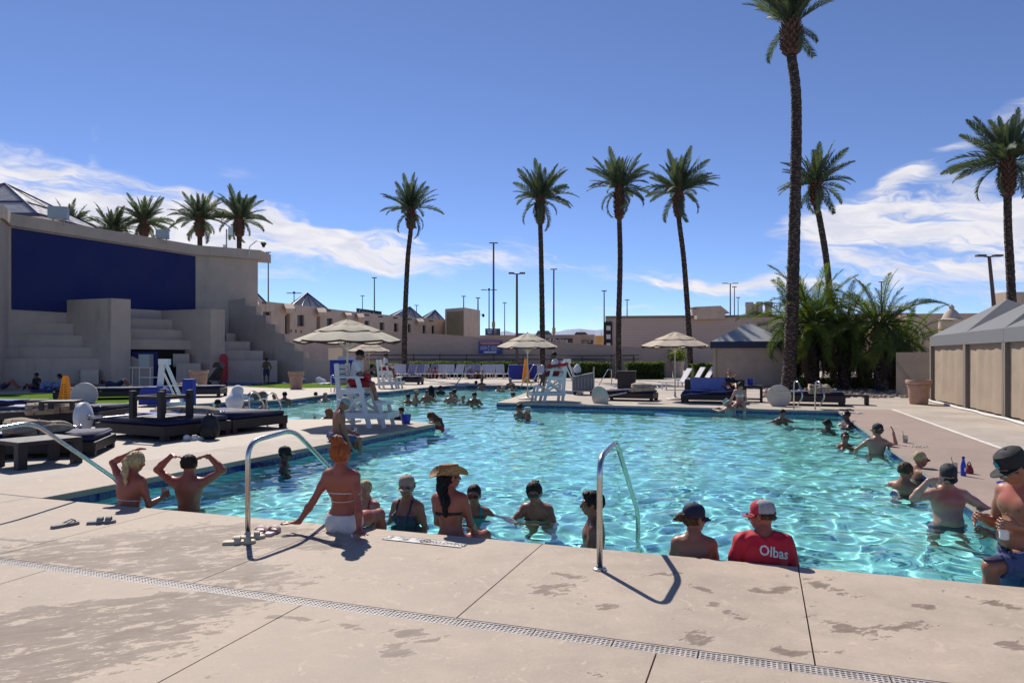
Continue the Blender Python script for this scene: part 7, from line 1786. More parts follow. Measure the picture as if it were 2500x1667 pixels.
# 1 blonde with raised arm
def cup_in_hand(B, o, place, hf, sd='r', liquid=(.25, .08, .05)):
    w, hd, pn, s_ = B.handframe(sd); c = w + hd * .07 + pn * .045
    mb = MB(); mb.lathe([(.034, -.06), (.044, .07), (.042, .07), (.032, -.055)], Vector(c), 14); place(mb.build('held_cup', mat('clear_cup', (.75, .75, .75), .15, trans=.75), o, smooth=40))
    mb = MB(); mb.lathe([(.032, -.055), (.038, .02), (.001, .021)], Vector(c), 12); place(mb.build('drink', mat('drink_red', liquid, .3), o)); mb = MB(); mb.tube([Vector(c) + Vector((0, 0, -.03)), Vector(c) + Vector((-.02, 0, .16))], .004, 5); place(mb.build('straw', M_BLACK, o))
person('blonde woman with ponytail sitting on the pool steps, one arm raised to her brow', Body('f', lean=6, side=4, head=(-5, 0, 6), fat=1.10, arms={'l': ((-.62, .25, .62), (.72, .35, .42)), 'r': ((.30, .10, -1), (.05, .9, .25))}, legs={'l': ((-.75, .75, .05), (.75, .30, -.25)), 'r': ((.75, .75, .10), (-.75, .35, -.30))}, hands=('relax', ('grip', (0, 1, .3), (-1, 0, 0)))),
       P(337, 1106, 8.42), -14, 'burnt', .0085, ('ponytail', 'blonde'), [('bikini_bottom', g_brief(.02), .004, C_WHITE)], extra=cup_in_hand, wet=True, strings=[(.225, .005, C_WHITE)])
# 2 man with hands on his head
person('shirtless man in the water with both hands on his head, seen from behind', Body('m', arms={'l': ((-.80, .10, .52), (.70, .02, .66)), 'r': ((.80, .10, .52), (-.70, .02, .66))}, hands=(('relax', (.92, .1, -.12), (0, -.2, -1)), ('relax', (-.92, .1, -.12), (0, -.2, -1)))), in_water(463, 1113, 1240), -4, 'burnt', .0085, ('short', 'dark'), [('swim_trunks', g_shorts(.8, .06), .012, wm('khaki', (.42, .34, .22)), .012)], wet=True)
# 3 red haired woman on the edge
def tattoo(B, o, place, hf):
    mb = MB(); rg = random.Random(2); p = B.T @ np.array((0, -.118, .42))
    for k in range(16):
        z = .43 - k * .016; q = [Vector(B.T @ np.array((.013 * math.sin(k * 2.1 + a * 2) + .012 * math.cos(a * 6.28), -.1185 + .012 * abs(z - .3) * 6 - .010 * (z < .2), z + .010 * math.sin(a * 6.28)))) for a in [i / 7 for i in range(8)]]; mb.tube(q, .0016, 3)
person_red = person('red haired woman in a white bikini sitting on the pool edge, leaning on her hands', Body('f', lean=-7, head=(-8, 0, 0), arms={'l': ((-.42, -.30, -.9), (-.50, -.30, -.85)), 'r': ((.28, -.28, -.95), (.22, -.32, -.95))}, legs={'l': ((-.16, 1, -.02), (0, .12, -1)), 'r': ((.20, 1, -.02), (.05, .12, -1))}, hands=(('flat', (-.85, -.45, -.06), (0, 0, -1)), ('flat', (.45, -.55, -.06), (0, 0, -1))), scale=1.0),
       Vector((-1.66, 7.06, -.01)), -16, 'burnt', .0085, ('topbun', 'red'), [('bikini_bottom', g_brief(.075, .22), .006, C_WHITE)], glasses='dark', anchor='seat', wet=True, strings=[(.295, .0055, C_WHITE), (.205, .0045, C_WHITE)])
# 4 .. 9 group in the water
person('fair haired child in the water behind the red haired woman', Body('f', head=(10, 10, 0), scale=.86, arms={'l': ((-.3, .5, -.8), (.5, .8, .0)), 'r': ((.3, .5, -.8), (-.5, .8, .1))}), P(890, 1176, 8.3), 158, 'fair', .0085, ('slick', 'blonde'), [('swimsuit', g_suit(.36), .004, C_RED)], wet=True)
person('woman in a tan cap and patterned navy swimsuit standing in the water', Body('f', head=(18, 4, 0), fat=1.08, arms={'l': ((-.35, .05, -1), (-.25, .6, -.6)), 'r': ((.35, .05, -1), (.2, .6, -.6))}), in_water(992, 1166, 1278), 158, 'tan', .0085, ('lowbun', 'brown'), [('swimsuit', g_suit(.36), .005, C_PAT, .006)], ('cap', (.34, .28, .22), (.34, .28, .22)), 'dark', wet=True)
person('woman in a straw cowboy hat and black bikini sitting on the pool steps', Body('f', lean=4, side=-4, head=(-38, 0, 0), arms={'l': ((-.15, .35, -.95), (.3, .8, -.4)), 'r': ((.22, .25, -1), (-.15, .8, -.5))}, legs={'l': ((-.2, 1, .02), (0, .1, -1)), 'r': ((.25, 1, .05), (0, .1, -1))}), P(1098, 1138, 7.28), -22, 'burnt', .0085, ('long', 'black'), [('bikini_top', g_band(.285, .325), .006, C_BLACK), ('bikini_bottom', g_brief(.055, .22), .006, C_BLACK)], ('cowboy', (.30, .17, .07), (.36, .21, .09)), wet=True)
person('woman in sunglasses and teal swimsuit up to her shoulders in the water', Body('f', head=(0, 4, 0), arms={'l': ((-.8, .1, -.5), (-.3, .6, -.3)), 'r': ((.25, .5, -.7), (-.15, .25, .9))}), in_water(1157, 1186, 1256), 176, 'tan', .0085, ('slick', 'dark'), [('swimsuit', g_suit(.36), .005, C_TEAL)], None, 'dark', wet=True)
person('dark haired woman in sunglasses leaning forward with folded arms in the water', Body('f', lean=22, head=(12, -14, 0), arms={'l': ((-.45, .6, -.6), (.9, .35, -.1)), 'r': ((.45, .6, -.6), (-.9, .35, -.05))}), in_water(1302, 1182, 1268), 160, 'tan', .0085, ('bun', 'dark'), [('bikini_top', g_band(.27, .31, front=(.26, .40)), .005, C_BLACK)], None, 'dark', wet=True)
person('young man with faded haircut in profile behind the right handrail', Body('m', head=(0, 0, 0), arms={'l': ((-.2, .25, -1), (0, .5, -.8)), 'r': ((.2, .2, -1), (.0, .4, -.9))}), in_water(1446, 1204, 1332), 84, 'brown', .0085, ('fade', 'black'), [('swim_trunks', g_shorts(.8, .06), .012, C_BLACK, .01)], wet=True)
# 10, 11 couple with caps
person('woman in a navy cap with tied hair, sitting back to us beside the red shirt', Body('f', lean=6, head=(-52, 4, 0), fat=1.05, arms={'l': ((-.22, .15, -1), (.1, .5, -.9)), 'r': ((.2, .1, -1), (.0, .4, -.9))}, legs={'l': ((-.15, 1, 0), (0, .1, -1)), 'r': ((.2, 1, 0), (0, .1, -1))}), P(1697, 1236, 6.44), -12, 'tan', .0085, ('lowbun', 'brown'), [], ('cap', (.012, .016, .045), (.012, .016, .045)), 'dark', wet=True)
def olbas(B, o, place, hf):
    sh = [c for c in COL.objects if c.parent == o and c.name.startswith('tee_shirt')][0].data
    tr_ = BVHTree.FromPolygons([v.co.copy() for v in sh.vertices], [tuple(p.vertices) for p in sh.polygons])
    tx = text_obj('shirt_lettering', 'Olbas', (0, 0, 0), .125, C_WHITE, o, 0, 0, .0, bold=.0025, shear=.12, xs=1)
    fwd = Vector(B.T @ np.array((0, 1.0, 0))); bm = bmesh.new(); bm.from_mesh(tx.data); bmesh.ops.triangulate(bm, faces=bm.faces[:]); bmesh.ops.subdivide_edges(bm, edges=bm.edges[:], cuts=3, use_grid_fill=True); bm.to_mesh(tx.data); bm.free()
    for v in tx.data.vertices:
        x, y, z = v.co; q = Vector(B.T @ np.array((.060 + x * .82, -.5, .372 + (y - x * .13) * .95))); h = tr_.ray_cast(q, fwd, .6); v.co = (h[0] if h[0] is not None else q + fwd * .36) - fwd * .006
    place(tx)
person('man in a red tee shirt and red and grey cap sitting on the pool steps', Body('m', lean=9, head=(58, 2, 0), fat=1.13, arms={'l': ((-.30, .05, -1), (-.05, .3, -1)), 'r': ((.30, .12, -1), (.0, .5, -.8))}, legs={'l': ((-.2, 1, 0), (0, .1, -1)), 'r': ((.25, 1, 0), (0, .1, -1))}), P(1858, 1228, 6.18), -10, 'burnt', .0085, ('short', 'brown'), [('tee_shirt', g_shirt(.75, -.10), .014, C_SHIRT, .006), ('shorts', g_shorts(.7, -.05), .012, C_NAVY2, .01)], ('cap', (.46, .03, .045), (.36, .35, .36), 'two'), 'dark', extra=olbas, wet=True)
# 12 man in snapback, one foot on the bench
def can_in_hand(B, o, place, hf):
    w, hd, pn, s_ = B.handframe('l'); c = w + hd * .08 + pn * .045 + np.array((0, 0, -.06)); mb = MB(); mb.lathe([(.028, -.06), (.033, -.05), (.033, .05), (.026, .065)], Vector(c), 14); place(mb.build('held_can', M_WPLAST, o, smooth=40))
    mb = MB(); q = [Vector(hf((-.02 + .012 * k, .1075 - .002 * k * k * .2, .165 + .022 * (k % 2)))) for k in range(5)]; mb.tube(q, .007, 5); q2 = [p + Vector(B.H @ np.array((0, .002, .022))) for p in q]; mb.tube(q2, .007, 5); place(mb.build('cap_emblem', wm('aqua', (.05, .42, .45)), o))
person('bearded man in a black snapback cap and blue shorts stepping from the water', Body('m', lean=4, head=(-6, 24, 0), fat=1.08, belly=.035, arms={'l': ((-.28, -.05, -1), (.28, .86, .36)), 'r': ((.25, .10, -1), (-.35, .86, .42))}, legs={'l': ((-.12, .95, -.08), (-.02, -.05, -1)), 'r': ((.1, .05, -1), (0, -.1, -1))}, hands=(('grip', (.35, .9, .1), (.9, -.3, .1)), ('grip', (-.5, .8, .2), (-.6, -.5, -.4))), scale=1.06), P(2458, 1112, 5.78), 98, 'tan', .0085, ('short', 'dark'), [('shorts', g_shorts(.82, .05), .014, C_DENIM, .014), ('waistband', g_band(.02, .055), .018, C_NAVY2)], ('snapback', (.014, .014, .016), (.014, .014, .016)), 'mirror', extra=can_in_hand, wet=True, sunburn=[((0, .1, .47), (.16, .12, .08), .5)])
# 13 man shading his face
person('shirtless man in a black cap shading his face, standing at the right edge', Body('m', head=(-24, 20, 0), fat=1.10, belly=.02, arms={'r': ((.82, .45, -.05), (-.52, .30, .85)), 'l': ((-.80, .20, -.52), (-.62, .25, -.62))}, hands=(('relax', (-.15, .1, -1), (0, -1, 0)), ('relax', (-.92, .1, .05), (0, -.9, -.3)))), in_water(2316, 1142, 1276), 176, 'pale', .0085, ('short', 'dark'), [('swim_trunks', g_shorts(.8, .015), .012, C_NAVY2, .012)], ('cap', (.025, .025, .028), (.025, .025, .028)), 'dark', wet=True, sunburn=[((0, .1, .40), (.20, .12, .12), .75), ((0, .1, .5), (.1, .12, .1), .6)])
person('tanned person leaning on the right pool edge, mostly hidden behind the snapback man', Body('m', head=(0, 10, 0), arms={'l': ((-.5, .7, -.5), (.1, .6, .8)), 'r': ((.5, .7, -.6), (-.2, .7, .3))}), P(2540, 1225, 6.6), 60, 'brown', .010, ('short', 'dark'), [('swim_trunks', g_shorts(.8, .03), .012, C_BLACK, .01)], wet=True)
# right side swimmers
person('dark haired man low in the water beside the leaning blonde woman', Body('m', head=(-10, 8, 0), arms={'l': ((-.5, .5, -.7), (.3, .8, -.3)), 'r': ((.5, .5, -.7), (-.3, .8, -.3))}), in_water(2214, 1132, 1192), -58, 'tan', .010, ('short', 'brown'), [('swim_trunks', g_shorts(), .012, C_BLACK, .01)], wet=True)
person('woman with slicked blonde hair and sunglasses resting her arms on the deck', Body('f', lean=12, head=(-8, -2, 0), arms={'l': ((-.35, .8, -.30), (.4, .9, .02)), 'r': ((.35, .8, -.30), (-.5, .85, .02))}), P(2250, 1104, 11.0), -78, 'tan', .012, ('slick', 'blonde'), [('bikini_top', g_band(.27, .35), .005, C_BLACK)], None, 'dark', wet=True)
person('tattooed woman in a black cap raising one arm at the right pool edge', Body('f', lean=4, side=4, head=(28, 2, 0), fat=1.1, arms={'l': ((-.7, .3, -.6), (-.1, .35, -1)), 'r': ((.72, .45, -.25), (-.15, .15, 1))}), in_water(2142, 1037, 1106), -14, 'fair', .012, ('lowbun', 'brown'), [], ('cap', (.02, .02, .022), (.02, .02, .022)), wet=True, strings=[(.20, .008, C_BLACK)])
person('woman in sunglasses and red top low in the water near the tattooed woman', Body('f', head=(-6, -6, 0), arms={'l': ((-.9, .3, -.3), (-.7, .5, -.2)), 'r': ((.9, .3, -.3), (.7, .5, -.2))}), in_water(2063, 1055, 1086), 172, 'tan', .014, ('slick', 'dark'), [('swimsuit', g_suit(.42), .005, C_RED)], None, 'dark', wet=True)
person('swimmer with cropped black hair seen from behind near the far right corner', Body('m', head=(-30, 0, 0), arms={'l': ((-.8, .5, -.4), (-.3, .9, -.1)), 'r': ((.8, .5, -.3), (.6, .8, 0))}), in_water(2022, 1024, 1048), -60, 'dark', .016, ('buzz', 'black'), [('swim_trunks', g_shorts(), .012, C_BLACK, .01)], wet=True)
person('dark man lifting a clear cup at the far right corner', Body('m', head=(0, 0, 0), arms={'l': ((-.2, .6, -.7), (.1, .9, .45)), 'r': ((.2, .7, -.5), (-.1, .85, .5))}), in_water(2066, 1004, 1041), 92, 'dark', .016, ('buzz', 'black'), [('swim_trunks', g_shorts(), .012, C_NAVY2, .01)], wet=True, extra=lambda B, o, place, hf: cup_in_hand(B, o, place, hf, 'r', (.5, .5, .5)))
person('dark haired woman swimming in front of the steel grab rails', Body('f', lean=10, head=(0, 0, 0), arms={'l': ((-.9, .3, -.25), (-.6, .8, -.1)), 'r': ((.9, .3, -.25), (.5, .8, -.1))}), in_water(1911, 1000, 1031), 178, 'brown', .018, ('slick', 'black'), [('swimsuit', g_suit(.38), .005, C_BLACK)], wet=True)
person('woman in a white bikini sitting on the right deck edge with feet in the water', Body('f', lean=14, head=(18, 26, 0), arms={'l': ((-.2, .25, -1), (.35, .7, -.35)), 'r': ((.45, -.15, -1), (.25, -.1, -1))}, legs={'l': ((-.1, 1, .0), (0, .1, -1)), 'r': ((.2, 1, .0), (.05, .15, -1))}), G(1808, 995.5) + Vector((0, .1, .0)), 165, 'pale', .016, ('longdown', 'dark'), [('bikini_top', g_band(.30, .325, front=(.28, .42)), .006, C_WHITE), ('bikini_bottom', g_brief(.06, .22), .006, C_WHITE)], anchor='seat', wet=True)
person('person in a pale bucket hat leaning on the right deck edge', Body('f', lean=18, head=(20, 25, 0), arms={'l': ((-.3, .8, -.3), (.3, .9, .1)), 'r': ((.3, .8, -.3), (-.2, .9, .2))}), P(1768, 977, 23.3), 40, 'fair', .018, ('short', 'grey'), [('swimsuit', g_suit(.42), .006, C_GREYT)], ('bucket', (.42, .46, .43), (.42, .46, .43)), wet=True)
person('person in black lying back on the daybed sofa with an arm over the face', Body('f', lean=-52, head=(0, 10, 0), arms={'l': ((-.4, .2, .8), (.8, .2, .3)), 'r': ((.4, .4, -.7), (-.6, .6, -.2))}, legs={'l': ((-.1, 1, .25), (0, .8, -.4)), 'r': ((.15, 1, .05), (.05, 1, -.1))}), sp(.62, .25, .48), 170, 'fair', .02, ('short', 'brown'), [('tank_top', g_suit(.45, 0), .008, C_BLACK), ('shorts', g_shorts(.4), .01, C_BLACK)], None, 'dark', anchor='seat')
# lifeguards
def shoes(B, o, place, hf):
    for sd in 'lr':
        a, b, d = B.leg[sd]; z = unit(d - b); fwd = np.array((0, 1.0, 0)) - z * z[1] * .75; fwd = unit(fwd); Fd = Field(d - .2, d + .32, .014); Fd.cone(d + z * .01, d + z * .05 - fwd * .02, .046, .046, .03); Fd.cone(d + z * .05, d + z * .068 + fwd * .16, .048, .038, .03); V, Q = Fd.mesh(); place(link('sneaker', np_mesh('sneaker', V, Q, M_WPLAST), o))
def tube_lap(B, o, place, hf):
    shoes(B, o, place, hf); Fd = Field((-.6, -.1, -.1), (.6, .6, .5), .016); Fd.cone((-.30, .05, .08), (.36, .34, .13), .085, .08, .02); V, Q = Fd.mesh(); place(link('rescue_tube', np_mesh('rescue_tube', V, Q, M_RED), o))
    mb = MB(); mb.lathe([(.04, 0), (.045, .02), (.045, .2), (.02, .24), (.02, .27)], Vector((.05, .42, .16)), 12); place(mb.build('water_bottle', C_BLACK, o, smooth=40))
person('lifeguard in white shirt and red shorts sitting on the nearest tall chair', Body('m', lean=8, head=(-5, 14, 0), fat=1.05, arms={'l': ((-.15, .35, -.9), (.30, .85, .0)), 'r': ((.15, .35, -.9), (-.25, .85, .45))}, legs={'l': ((-.12, 1, -.10), (0, .18, -1)), 'r': ((.16, 1, -.10), (0, .28, -1))}), LC1 + Vector((-.22, 0, .985)), -80, 'tan', .012, ('short', 'black'), [('shirt', g_shirt(.7, -.02), .014, C_WHITE, .006), ('shorts', g_shorts(.85, .05), .016, C_RED, .012)], None, 'dark', extra=tube_lap, anchor='seat')
person('lifeguard in a white shirt on the far tall chair', Body('m', lean=4, head=(-10, 5, 0), arms={'l': ((-.15, .3, -.9), (.3, .85, .0)), 'r': ((.15, .3, -.9), (-.2, .85, .0))}, legs={'l': ((-.12, 1, -.10), (0, .15, -1)), 'r': ((.16, 1, -.10), (0, .15, -1))}), LC2 + Vector((-.22, 0, .985)), -85, 'brown', .026, ('short', 'black'), [('shirt', g_shirt(.7, -.02), .014, C_WHITE, .006), ('shorts', g_shorts(.85, .05), .016, C_RED, .012)], anchor='seat')
def tube_side(B, o, place, hf):
    shoes(B, o, place, hf); Fd = Field((-.6, -.6, -.1), (.6, .6, .6), .02); Fd.cone((-.28, -.42, .32), (-.30, .30, .24), .07, .07, .02); V, Q = Fd.mesh(); place(link('rescue_tube', np_mesh('rescue_tube', V, Q, M_RED), o))
person('lifeguard in white shirt and dark red shorts on the right tall chair', Body('m', lean=2, head=(30, 5, 0), arms={'l': ((-.6, -.1, -.5), (-.2, .5, .1)), 'r': ((.3, .4, -.8), (-.4, .7, .3))}, legs={'l': ((-.15, 1, -.15), (0, .1, -1)), 'r': ((.2, 1, -.15), (0, .3, -1))}), LC3 + Vector((.20, -.03, .985)), 94, 'dark', .018, ('short', 'black'), [('shirt', g_shirt(.75, -.02), .016, C_WHITE, .008), ('shorts', g_shorts(.9, .05), .018, wm('maroon', (.20, .012, .02)), .012)], extra=tube_side, anchor='seat')
# left deck
person('shirtless man in a grey cap and denim shorts sitting on the left deck edge', Body('m', lean=10, head=(-22, 26, 0), fat=1.05, belly=.01, arms={'l': ((-.1, .3, -1), (.15, .85, -.45)), 'r': ((.22, .12, -1), (.1, .35, -1))}, legs={'l': ((-.12, 1, -.12), (0, .05, -1)), 'r': ((.18, 1, -.15), (0, .05, -1))}), G(822, 1083) + Vector((-.1, .35, 0)), -62, 'tan', .012, ('buzz', 'brown'), [('shorts', g_shorts(.85, .05), .014, C_DENIM, .01)], ('capback', (.30, .32, .31), (.30, .32, .31)), anchor='seat', wet=True)
def towel_hood(B, o, place, hf):
    Fd = Field((-.5, -.5, -.15), (.5, .5, 1.0), .02); Fd.ell(B.headb + B.H @ np.array((0, -.01, .12)), (.125, .135, .14), B.H, .0); Fd.cone(B.headb + np.array((0, -.02, .10)), (.02, -.06, .38), .132, .215, .10); Fd.cone((-.16, -.05, .42), (.18, -.05, .40), .11, .12, .08); Fd.cone((.05, -.09, .36), (.12, -.10, .02), .20, .15, .08); Fd.ell(B.headb + B.H @ np.array((0, .13, .08)), (.075, .09, .10), B.H, 0, True); V, Q = Fd.mesh(); place(link('towel_wrap', np_mesh('towel_wrap', V, Q, M_WTOWEL), o))
person('person wrapped in a white towel over the head, behind the daybeds', Body('f', lean=6, head=(0, 10, 0), fat=1.15, arms={'l': ((-.2, .3, -1), (.3, .8, 0)), 'r': ((.2, .3, -1), (-.3, .8, 0))}, legs={'l': ((-.15, 1, 0), (0, .1, -1)), 'r': ((.2, 1, 0), (0, .1, -1))}), G(575, 1024), -25, 'tan', .018, None, [('shorts', g_shorts(.5, .06), .01, C_BLACK)], extra=towel_hood, anchor='seat')
person('dark haired swimmer wearing a black cap by the left tiled wall', Body('m', head=(-20, 0, 0)), in_water(697, 1093, 1138), -70, 'dark', .0115, ('buzz', 'black'), [('swim_trunks', g_shorts(), .012, C_BLACK, .01)], ('cap', (.012, .012, .013), (.012, .012, .013)), 'dark', wet=True)
person('swimmer resting folded arms on the tip of the left deck', Body('f', lean=25, head=(30, 30, 10), arms={'l': ((-.5, .7, -.1), (.9, .4, .05)), 'r': ((.5, .7, -.1), (-.9, .4, .0))}), P(1045, 1012, 18.5), 90, 'tan', .016, ('longdown', 'brown'), [('swimsuit', g_suit(.40), .005, C_RED)], wet=True)
person('child beside the blue bucket behind the left deck tip', Body('m', lean=10, head=(0, 15, 0), scale=.85, arms={'l': ((-.3, .6, -.6), (.3, .8, -.1)), 'r': ((.3, .6, -.6), (-.3, .8, -.1))}), P(979, 996, 19.4), 178, 'brown', .016, ('short', 'black'), [('swim_shirt', g_shirt(.9, 0), .006, C_BLACK)], wet=True)
person('red haired swimmer leaning on the left deck behind the seated man', Body('f', lean=25, head=(0, 20, 0), arms={'l': ((-.4, .8, -.2), (.3, .9, 0)), 'r': ((.4, .8, -.2), (-.3, .9, 0))}), P(800, 1002, 20.2), 178, 'brown', .018, ('longdown', 'red'), [('swimsuit', g_suit(.4), .005, C_RED)], wet=True)
person('dark haired swimmer with a white cup behind the folded umbrella', Body('m', head=(20, 5, 0)), P(533, 976, 23.0), -40, 'brown', .02, ('short', 'black'), [('swim_trunks', g_shorts(), .012, C_BLACK, .01)], wet=True)
# far swimmers
FAR = [(670, 962, 984, 200, 'brown', 'm', ('short', 'dark'), 'swimmer with dark hair just right of the first ladder rail', 0), (695, 957, 985, 10, 'brown', 'm', ('short', 'black'), 'broad backed swimmer between the ladder rails', 0), (643, 974, 1003, 30, 'fair', 'f', ('bun', 'brown'), 'woman in a dark top behind the left ladder rail', 0),
       (663, 1009, 1028, 170, 'brown', 'f', ('slick', 'black'), 'swimmer low behind the ladder handrails of the left deck', 0), (770, 957, 974, 40, 'dark', 'm', ('buzz', 'black'), 'dark swimmer left of the pair under the far planter', 0), (794, 959, 975, 190, 'fair', 'm', ('short', 'grey'), 'grey haired swimmer right of the pair under the far planter', 0), (886, 969, 990, -60, 'tan', 'm', ('short', 'black'), 'swimmer glimpsed through the near lifeguard chair', 0),
       (996, 963, 982, 170, 'tan', 'm', ('short', 'black'), 'swimmer in a dark cap, leftmost of the mid pool group', 'c'), (1018, 953, 985, -70, 'tan', 'm', ('short', 'brown'), 'man in a tan visor in profile in the mid pool group', 'v'), (1043, 953, 981, 185, 'tan', 'm', ('buzz', 'brown'), 'bald looking man facing us in the mid pool group', 0), (1052, 942, 972, 20, 'fair', 'f', ('longdown', 'black'), 'woman with long black hair seen from behind in mid pool', 0),
       (1075, 942, 961, 0, 'dark', 'm', ('short', 'black'), 'boy in a dark swim shirt beyond the mid pool group', 's'), (1102, 956, 981, 178, 'fair', 'm', ('short', 'brown'), 'man raising both hands to his face in mid pool', 'h'), (1108, 951, 970, 60, 'tan', 'f', ('bun', 'black'), 'dark haired head just behind the man with raised hands', 0), (1131, 966, 981, 180, 'fair', 'f', ('slick', 'brown'), 'small head low in the water right of the man with raised hands', 0),
       (1158, 959, 988, 176, 'brown', 'm', ('short', 'black'), 'dark man with hand at mouth, right end of the mid pool group', 'h'), (1162, 930, 946, 20, 'tan', 'f', ('short', 'black'), 'child with ring near the far pool edge', 'r'), (1176, 925, 946, 10, 'tan', 'm', ('short', 'black'), 'man standing at the far edge behind the child', 0), (1173, 935, 950, 180, 'tan', 'f', ('slick', 'dark'), 'small head in front of the man at the far edge', 0),
       (1216, 941, 953, 170, 'fair', 'm', ('short', 'brown'), 'left head of a close couple near the far edge', 0), (1227, 943, 954, 190, 'fair', 'f', ('slick', 'blonde'), 'right head of a close couple near the far edge', 0), (1249, 939, 951, 180, 'fair', 'm', ('short', 'brown'), 'head below the seated bather at the far edge', 0), (1253, 959, 975, 190, 'tan', 'f', ('bun', 'black'), 'dark haired swimmer left of the third umbrella pole', 0),
       (1266, 988, 1018, 150, 'tan', 'f', ('bun', 'dark'), 'woman with sunglasses on her head before the right deck tip', 'g'), (1287, 994, 1019, 100, 'tan', 'm', ('short', 'brown'), 'man in a cream bucket hat before the right deck tip', 'b')]
for px, tp, wt, fc, sk, sx, hr, lb, ex_ in FAR:
    p = in_water(px, tp, wt); rg = random.Random(px); ar = {'l': ((-rg.uniform(.2, .9), rg.uniform(.1, .6), -.8), (rg.uniform(-.3, .3), .8, -.4)), 'r': ((rg.uniform(.2, .9), rg.uniform(.1, .6), -.8), (rg.uniform(-.3, .3), .8, -.4))}
    if ex_ == 'h': ar = {'l': ((-.6, .4, -.7), (.5, .45, .85)), 'r': ((.6, .4, -.7), (-.5, .45, .85))}
    ht = {'c': ('cap', (.02, .02, .022), (.02, .02, .022)), 'v': ('cap', (.4, .3, .2), (.4, .3, .2)), 'b': ('bucket', (.50, .46, .38), (.50, .46, .38))}.get(ex_)
    wr_ = [('swim_shirt', g_shirt(.9, 0), .006, C_BLACK)] if ex_ == 's' else ([('swimsuit', g_suit(.40), .006, [C_BLACK, C_NAVY2, C_TEAL, C_RED][px % 4])] if sx == 'f' else [('swim_trunks', g_shorts(), .012, C_BLACK, .01)])
    person(lb, Body(sx, lean=rg.uniform(-4, 8), head=(rg.uniform(-12, 12), rg.uniform(-5, 10), 0), arms=ar), p, fc, sk, res(p.y), hr, wr_, ht, 'dark' if ex_ in ('g', 'c') else None, wet=True)
mb = MB(); tag(MB().tube([(.42 * math.cos(k), .42 * math.sin(k), 0) for k in [i * math.pi / 10 for i in range(21)]], .11, 8).build('swim_ring', mat('dark_ring', (.05, .06, .08), .3), loc=G(1150, 944, WZ + .06)), 'dark inflatable swim ring near the far pool edge', 'swim ring')
# sitting bathers on the loungers and at the far edge
sit = {'l': ((-.15, 1, .15), (0, .7, -.7)), 'r': ((.2, 1, .25), (.05, .75, -.65))}; rec = {'l': ((-.1, 1, .15), (0, 1, -.25)), 'r': ((.15, 1, .35), (.02, .8, -.6))}
for px, tp, Y, fc, sk, sx, hr, lean, lg, lb, wr_ in ((992, 901, 56.5, 170, 'tan', 'm', ('short', 'brown'), -35, rec, 'sunbather reclining on the third far lounger', 'm'), (1022, 899, 56.5, 175, 'fair', 'f', ('bun', 'blonde'), -20, rec, 'sunbather reclining left of the sitting pair', 'f'), (1047, 897, 56, 200, 'pale', 'm', ('short', 'grey'), -8, sit, 'pale man sitting up, left of the far sitting pair', 'm'), (1061, 896, 55.5, 150, 'burnt', 'm', ('short', 'brown'), 8, sit, 'sunburnt man sitting on a lounger, right of the far sitting pair', 'm'),
         (1082, 899, 56, 190, 'fair', 'f', ('slick', 'brown'), -25, rec, 'woman in lilac reclining right of the sunburnt man', 'f'), (1149, 897, 55.5, 185, 'tan', 'f', ('short', 'grey'), -5, sit, 'woman with pale hair sitting on a lounger by the grab rail', 'f'), (1165, 903, 55.5, 180, 'tan', 'm', ('short', 'brown'), -30, rec, 'left one of two low sunbathers beside the slanted grab rail', 'm'), (1178, 903, 55.5, 178, 'burnt', 'm', ('short', 'brown'), -30, rec, 'right one of two low sunbathers beside the slanted grab rail', 'm'),
         (1266, 899, 55, 176, 'burnt', 'm', ('short', 'grey'), -5, sit, 'man in a pale hat sitting behind the blue cart', 'h'), (1302, 899, 54, 176, 'fair', 'f', ('short', 'grey'), -5, sit, 'woman in pink sitting in a chair by the steel rail', 'p')):
    person(lb, Body(sx, lean=lean, head=(0, 5, 0), legs=lg), P(px, tp, Y), fc, sk, .028, hr, [('swim_trunks', g_shorts(.7), .012, C_BLACK, .01)] if wr_ == 'm' or wr_ == 'h' else [('swimsuit', g_suit(.40), .008, wm('pink', (.5, .12, .12)) if wr_ == 'p' else wm('lilac', (.25, .2, .35)))], ('fedora', (.55, .5, .4), (.55, .5, .4)) if wr_ == 'h' else None)
person('bather sitting on the far pool edge leaning on spread arms', Body('m', lean=4, head=(0, 10, 0), arms={'l': ((-.6, .1, -.8), (-.5, 0, -.9)), 'r': ((.6, .1, -.8), (.5, 0, -.9))}, legs=sit), P(1246, 924, 41.6), 175, 'fair', .026, ('short', 'grey'), [('swim_trunks', g_shorts(.8), .012, C_GREYT, .01)])
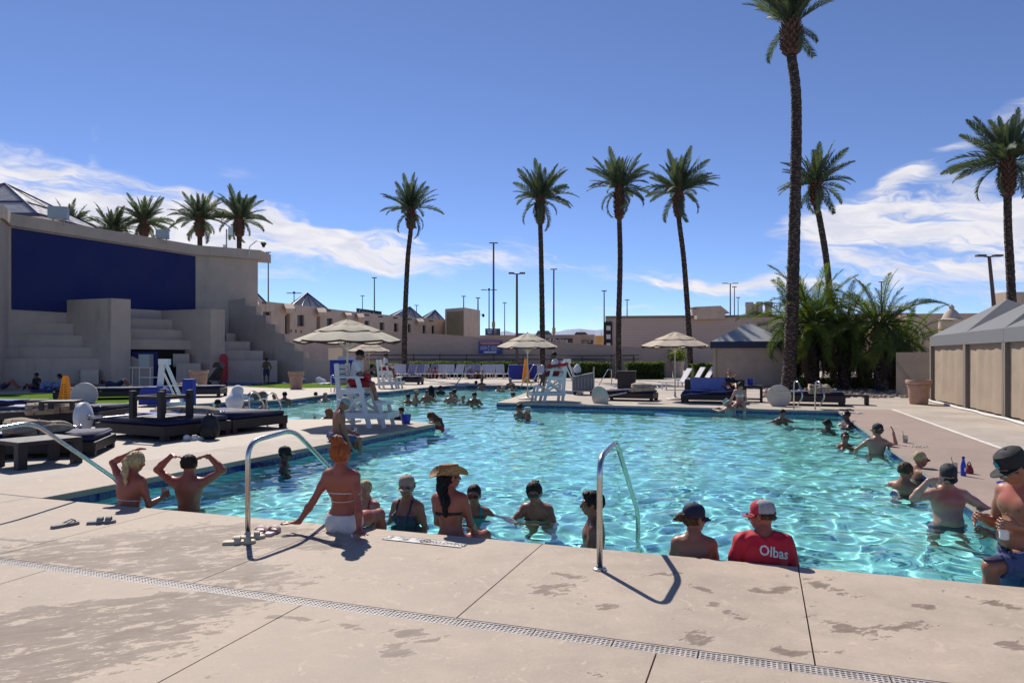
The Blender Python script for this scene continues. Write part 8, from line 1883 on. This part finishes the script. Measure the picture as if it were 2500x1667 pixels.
# people in the shade of the amphitheater
person('person in dark clothes sitting against the shaded wall, left of two', Body('m', lean=-4, head=(0, 10, 0), legs={'l': ((-.2, .8, .5), (0, .5, -.9)), 'r': ((.2, .8, .5), (0, .5, -.9))}), P(88, 911, 36.6), 160, 'brown', .028, ('short', 'black'), [('shirt', g_shirt(.75), .014, C_BLACK, .006), ('shorts', g_shorts(), .014, C_NAVY2, .01)])
person('long haired person in a pale blue shirt sitting against the shaded wall', Body('f', lean=4, head=(20, 25, 0), legs={'l': ((-.2, .9, .3), (0, .8, -.5)), 'r': ((.2, .9, .3), (0, .8, -.5))}), P(142, 914, 36.6), 130, 'tan', .028, ('longdown', 'black'), [('shirt', g_shirt(.75), .014, wm('pale_blue', (.28, .36, .50)), .006), ('shorts', g_shorts(), .014, C_NAVY2, .01)])
lying = {'l': ((-.1, 1, .05), (0, 1, 0)), 'r': ((.1, 1, .0), (0, 1, 0))}
person('person lying under a pale blue cover by the shaded wall', Body('m', lean=-82, head=(0, 0, 0), legs=lying), Vector((-22.9, 35.6, .15)), -75, 'brown', .03, ('short', 'black'), [('cover', g_shirt(.95, -.05), .03, wm('pale_blue2', (.20, .25, .38)), .02), ('trousers', g_shorts(1.0, .06), .03, wm('pale_blue2', (.20, .25, .38)), .02)], anchor='seat')
knees = {'l': ((-.1, .75, .65), (0, .6, -.8)), 'r': ((.12, .8, .6), (0, .7, -.75))}
person('sunbather lying with raised knees at the far left of the shade', Body('m', lean=-80, head=(0, 0, 0), legs=knees), Vector((-25.4, 35.6, .12)), -80, 'burnt', .03, ('short', 'brown'), [('swim_trunks', g_shorts(.5), .012, C_NAVY2, .01)], anchor='seat')
person('sunbather in navy lying with raised knees below the first pier', Body('m', lean=-75, head=(0, 0, 0), legs=knees), G(285, 952) + Vector((0, 0, .12)), -85, 'brown', .03, ('short', 'black'), [('shirt', g_shirt(.75), .014, C_NAVY2, .006), ('trousers', g_shorts(1.0, .06), .02, C_NAVY2, .01)], anchor='seat')
person('shirtless boy standing in the shade holding a towel and bag', Body('m', head=(-10, 30, 0), scale=.95, arms={'l': ((-.45, .1, -.9), (.3, .5, -.5)), 'r': ((.3, .35, -.9), (-.2, .9, .1))}), P(651, 875, 44.0), 215, 'dark', .028, ('short', 'black'), [('shorts', g_shorts(.9, .05), .016, C_NAVY2, .01)])
